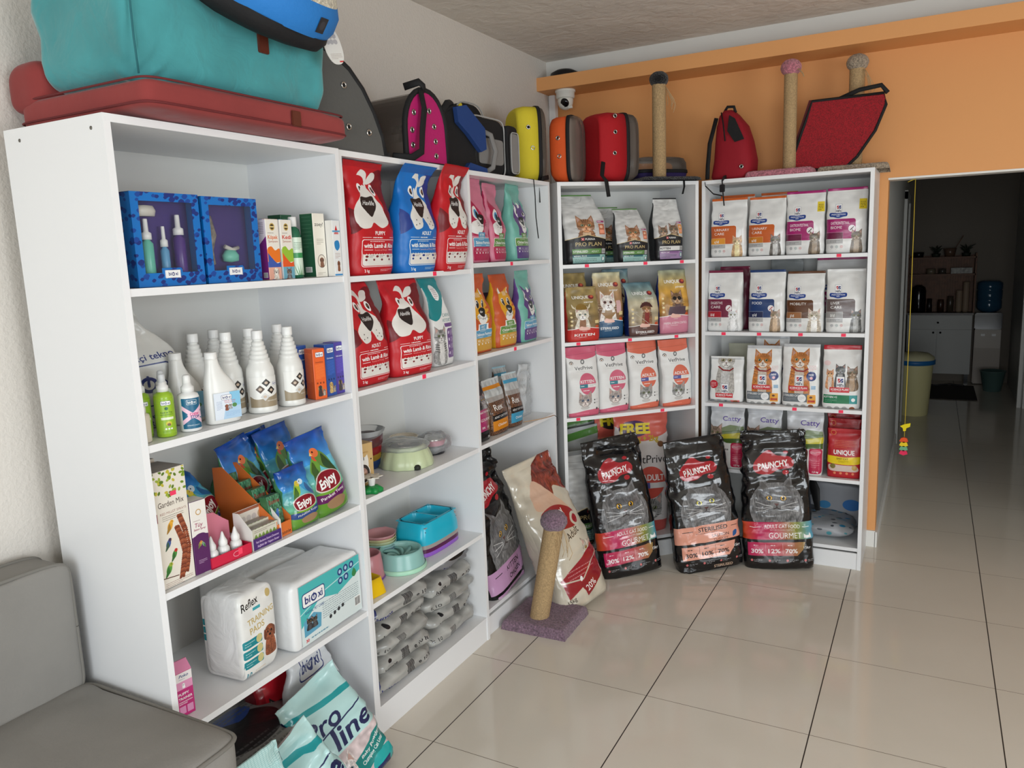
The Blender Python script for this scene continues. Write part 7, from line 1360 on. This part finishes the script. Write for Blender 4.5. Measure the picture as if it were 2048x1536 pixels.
for y in (0, .001):
    f = bm.faces.new([bm.verts.new((x, y, z)) for x, z in P_])
    for lp in f.loops: lp[uvl].uv = (lp.vert.co.x/.07+.5, lp.vert.co.z/.11+.5)
me = bpy.data.meshes.new('hang_tag'); bm.to_mesh(me); me.materials.append(tagm); o = bpy.data.objects.new('hang_tag', me); COL.objects.link(o); o.parent = t; o.matrix_world = UM('A', .675, -.125, 2.345, -8, 10, -12)
B().tube([(0, 0, .05), (0, .02, .09), (.0, .03, .13)], .0008, 5).obj('tag_cord', web, o)

# ------------------------------------------------------------------ grey sofa
gs = mat('grey_canvas', (132, 129, 124), .9, bump=.3, bscale=180, bdist=.002, noise_col=.05, nscale=6); gp = mat('grey_piping', (116, 113, 107), .85)
t = empty('sofa', 'grey canvas bench sofa with piped cushions, in the lower left corner', 'sofa', None, Matrix.Translation((0, 0, 0)))
def cushion(x0, x1, y0, y1, z0, z1, nm, e, ez, ang=0):
    w_, d_, h_ = x1-x0, y1-y0, z1-z0
    o = soft(w_, d_, h_, gs, None, nm, None, None, e=e, ez=ez, amp=.004, n=120, m=30, parent=t); o.location = ((x0+x1)/2, (y0+y1)/2, z0); o.rotation_euler = (0, ang, 0); return o, w_, d_, h_
seat, w_, d_, h_ = cushion(-.50, .10, -2.2, -.915, .48, .62, 'seat_cushion', .09, .22)
for z in (h_*.86, h_*.14): B().tube([(sgp(math.cos(2*PI*i/96), .09)*w_/2*1.003, sgp(math.sin(2*PI*i/96), .09)*d_/2*1.003, z) for i in range(97)], .0055, 8, cap=False).obj('piping', gp, seat)
back, w_, d_, h_ = cushion(-.62, -.475, -2.2, -.925, .585, .965, 'back_cushion', .12, .12)
for x in (w_*.40, -w_*.40): B().tube([(x, sgp(math.cos(2*PI*i/120), .11)*d_/2*.998, h_/2+sgp(math.sin(2*PI*i/120), .14)*h_/2*1.004) for i in range(121)], .0055, 8, cap=False).obj('piping', gp, back)
B().box(-.62, .06, -2.2, -.93, .10, .48, bev=.01).obj('base_frame', mat('grey_board', (96, 93, 88), .7), t)
for x in (-.58, .02):
    for y in (-2.15, -.98): B().box(x-.02, x+.02, y-.02, y+.02, 0, .10).obj('foot', mat('black_foot', (25, 25, 26), .5), t)

# ------------------------------------------------------------------ kitchen at the end of the hall
dw = mat('cabinet_white', (176, 176, 172), .45); wood = mat('slatted_wood', (104, 68, 44), .55, noise_col=.25, nscale=20); dkt = mat('dark_top', (60, 46, 36), .4)
t = empty('kitchen_cabinet', 'white base cabinet with a drawer and two doors, at the far end of the hall', 'cabinet', None, Matrix.Translation((0, 8.55, 0)))
B().box(1.27, 1.955, .0, .22, .12, .83).obj('body', dw, t); B().box(1.26, 1.965, -.02, .22, .83, .855).obj('worktop', dkt, t)
kn = mat('knob_dark', (30, 30, 30), .3, .5)
d = B().box(1.275, 1.95, -.018, -.001, .662, .825).obj('drawer', dw, t); B().lathe([(0, 0), (.012, .004), (.012, .016), (0, .018)], c=(0, 0, 0), n=12).obj('knob', kn, d).matrix_local = Matrix.Translation((1.60, -.018, .74)) @ Matrix.Rotation(PI/2, 4, 'X')
for x0, x1, kx in ((1.275, 1.588, 1.555), (1.594, 1.95, 1.63)):
    d = B().box(x0, x1, -.018, -.001, .135, .655).obj('door', dw, t); B().lathe([(0, 0), (.012, .004), (.012, .016), (0, .018)], n=12).obj('knob', kn, d).matrix_local = Matrix.Translation((kx, -.018, .62)) @ Matrix.Rotation(PI/2, 4, 'X')
for x in (1.3, 1.92): B().box(x-.02, x+.02, .0, .04, 0, .12).obj('leg', kn, t)
t = empty('kitchen_shelf', 'slatted brown shelf unit standing on the white cabinet', 'shelf', None, Matrix.Translation((0, 8.58, .855)))
b = B(); [b.box(1.27+.0275*i, 1.27+.0275*i+.02, .175, .19, 0, .68) for i in range(25)]; b.box(1.26, 1.965, .19, .195, 0, .68); b.obj('slatted_back', wood, t)
for z in (.44, .64): B().box(1.26, 1.965, .0, .19, z, z+.022).obj('shelf_board', wood, t)
for x in (1.25, 1.955): B().box(x, x+.018, .0, .19, 0, .70).obj('side', wood, t)
kz = .857
def kit(prof, x, y, z, c, nm, lb, cat, r=.3, **k): o = B().lathe(prof, n=20).obj(nm, mat('k_%s_%d' % (nm, int(x*1000)), c, r)); o.location = (x, y, z); return tag(o, lb, cat, k.get('g'))
kit([(.075, 0), (.08, .02), (.08, .26), (.07, .30), (.03, .33), (0, .33)], 1.38, 8.66, kz, (14, 14, 16), 'coffee_urn', 'black glossy coffee urn on the left of the worktop', 'urn', .08)
kit([(.03, 0), (.03, .09), (.026, .10), (.028, .16), (0, .165)], 1.50, 8.66, kz, (34, 28, 26), 'jar', 'dark jar beside the coffee urn', 'jar'); kit([(.036, 0), (.036, .12), (.03, .13), (.032, .15), (0, .152)], 1.62, 8.66, kz, (56, 34, 24), 'jar', 'brown jar in the middle of the worktop', 'jar')
kit([(.036, 0), (.036, .15), (.03, .16), (.034, .19), (0, .192)], 1.72, 8.66, kz, (70, 60, 50), 'jar', 'tall jar with a pale lid next to the cup stacks', 'jar')
for x, h_, lb in ((1.81, .26, 'shorter stack of paper cups on the worktop'), (1.88, .36, 'taller stack of paper cups on the worktop')): kit([(.026, 0)]+[(.034+.002*(i % 2), h_*(i+1)/14) for i in range(13)]+[(.036, h_), (.0, h_)], x, 8.65, kz, (140, 120, 100), 'cup_stack', lb, 'paper cups', .6)
B().box(1.71, 1.93, 8.60, 8.70, 1.318, 1.385).obj('tea_box', mat('tea_box', (150, 148, 142), .5, noise_col=.5, nscale=30)).update_tag(); tag(bpy.data.objects['tea_box'], 'pale printed box on the middle shelf', 'box')
for x, w_, c, lb in ((1.50, .05, (110, 100, 84), 'small greenish box on the middle shelf'), (1.62, .04, (70, 64, 58), 'round grey tin on the middle shelf')): kit([(w_, 0), (w_, .06), (0, .062)], x, 8.65, 1.318, c, 'tin', lb, 'tin')
kit([(.05, 0), (.07, .10), (.06, .10), (0, .02)], 1.69, 8.66, 1.518, (92, 70, 56), 'plant_pot', 'brown pot on top of the kitchen shelf', 'pot'); kit([(.05, 0), (.06, .06), (0, .065)], 1.36, 8.66, 1.518, (20, 20, 20), 'plant_pot', 'black pot at the left end on top of the kitchen shelf', 'pot')
def plant(x, z, lb, s):
    b = B(); rnd = random.Random(s)
    for i in range(14):
        a = rnd.uniform(0, 2*PI); l = rnd.uniform(.05, .14); b.tube([(x, 8.66, z), (x+.3*l*math.cos(a), 8.66+.3*l*math.sin(a), z+l*.8), (x+.7*l*math.cos(a), 8.66+.6*l*math.sin(a), z+l)], [.006, .010, .002], 5, flat=.4)
    b.lathe([(.04, 0), (.05, .04), (0, .04)], c=(x, 8.66, z-.005), n=12); tag(b.obj('potted_plant', mat('dark_leaf', (30, 40, 28), .6)), lb, 'plant')
plant(1.545, 1.523, 'small dark potted plant left of the brown pot', 1); plant(1.86, 1.523, 'bushier potted plant at the right end of the kitchen shelf', 2)
tag(B().tube([(1.72, 8.66, 1.57), (1.82, 8.64, 1.76)], .004, 6).obj('wooden_spoon', wood), 'long wooden spoon sticking out of the brown pot', 'spoon')
t = empty('water_dispenser', 'water dispenser with pale body, right of the kitchen cabinet', 'water dispenser', None, Matrix.Translation((2.12, 8.56, 0)))
B().box(-.135, .135, 0, .2, .01, .66, bev=.01).obj('body', mat('disp_body', (170, 160, 150), .5), t); B().box(-.13, .13, -.005, .0, .44, .66).obj('tap_panel', mat('disp_panel', (186, 178, 168), .45), t)
B().box(-.14, .14, -.01, .2, .66, .855, bev=.012).obj('black_top', mat('disp_black', (14, 14, 16), .1), t)
for x in (-.05, .06): B().box(x-.02, x+.02, -.03, -.006, .585, .61).obj('tap', wp_, t)
o = B().lathe([(.05, 0), (.11, .03), (.13, .06), (.13, .14), (.122, .15), (.13, .16), (.132, .26), (.122, .27), (.132, .28), (.13, .35), (.10, .375), (0, .38)], c=(0, .09, .85), n=32).obj('water_bottle', mat('blue_water', (52, 92, 120), .12, trans=.3)); o.location = (2.12, 8.56, 0); tag(o, 'blue water bottle upside down on the dispenser', 'water bottle')
t = B().lathe([(.085, 0), (.09, .01), (.125, .22), (.13, .225), (.13, .235), (.12, .235), (.08, .02), (0, .015)], n=32, cap=False).obj('bucket', mat('green_bucket', (74, 98, 94), .4)); t.location = (2.17, 8.15, 0); tag(t, 'dull green waste bucket on the floor in front of the dispenser', 'bucket')
t = empty('waste_bin', 'tall cream bin with a blue rim and domed lid, by the hall doorway', 'bin', None, Matrix.Translation((1.40, 6.55, 0)))
B().lathe([(.13, 0), (.135, .01), (.165, .52)], n=40, cap=False).obj('body', mat('cream_bin', (206, 200, 150), .4), t); B().lathe([(.168, .51), (.182, .515), (.182, .555), (.166, .56)], n=40, cap=False).obj('blue_rim', mat('bin_blue', (30, 100, 160), .4), t)
B().lathe([(.176, .555), (.17, .585), (.12, .62), (0, .635)], n=40, cap=False).obj('lid', mat('bin_lid', (196, 192, 156), .4), t)
tag(B().box(1.35, 2.0, 7.45, 8.4, .001, .008).obj('door_mat', mat('dark_mat', (48, 42, 38), .9)), 'dark rug on the kitchen floor in front of the cabinet', 'rug')
tag(B().tube([(1.35, 8.5, .012), (1.6, 8.3, .014), (1.75, 8.45, .012), (1.9, 8.35, .014)], .009, 6).obj('power_cable', mat('cable', (20, 20, 20), .5)), 'black cable lying on the kitchen floor', 'cable')
# toy on a yellow string hung in the opening
t = empty('string_toy', 'cat toy of coloured felt pieces on a yellow string in the opening', 'cat toy', None, Matrix.Translation((1.415, 2.66, 0)))
ys = mat('yellow_cord', (206, 182, 60), .7)
B().tube([(0, 0, 2.045), (.004, 0, 1.4), (.002, 0, .64)], .0017, 6).obj('cord', ys, t); B().tube([(0, 0, 2.043), (-.036, 0, 2.028)], .0017, 6).obj('cord_end', ys, t)
B().prism([(-.022, .70), (.0, .712), (.03, .72), (.028, .70), (.01, .69), (.008, .675), (-.005, .672), (-.008, .69)], .008, 'y', o=-.004).obj('felt_bird', mat('felt_yellow', (226, 206, 30), .9), t)
for i, c in enumerate(((222, 84, 40), (230, 200, 40), (110, 170, 130), (222, 50, 90))):
    B().prism([(-.022, .615-.024*i), (-.014, .632-.024*i), (.0, .637-.024*i), (.016, .632-.024*i), (.022, .615-.024*i), (0, .606-.024*i)], .012, 'y', o=-.006).obj('felt_bead', mat('felt_%d' % i, c, .9), t)
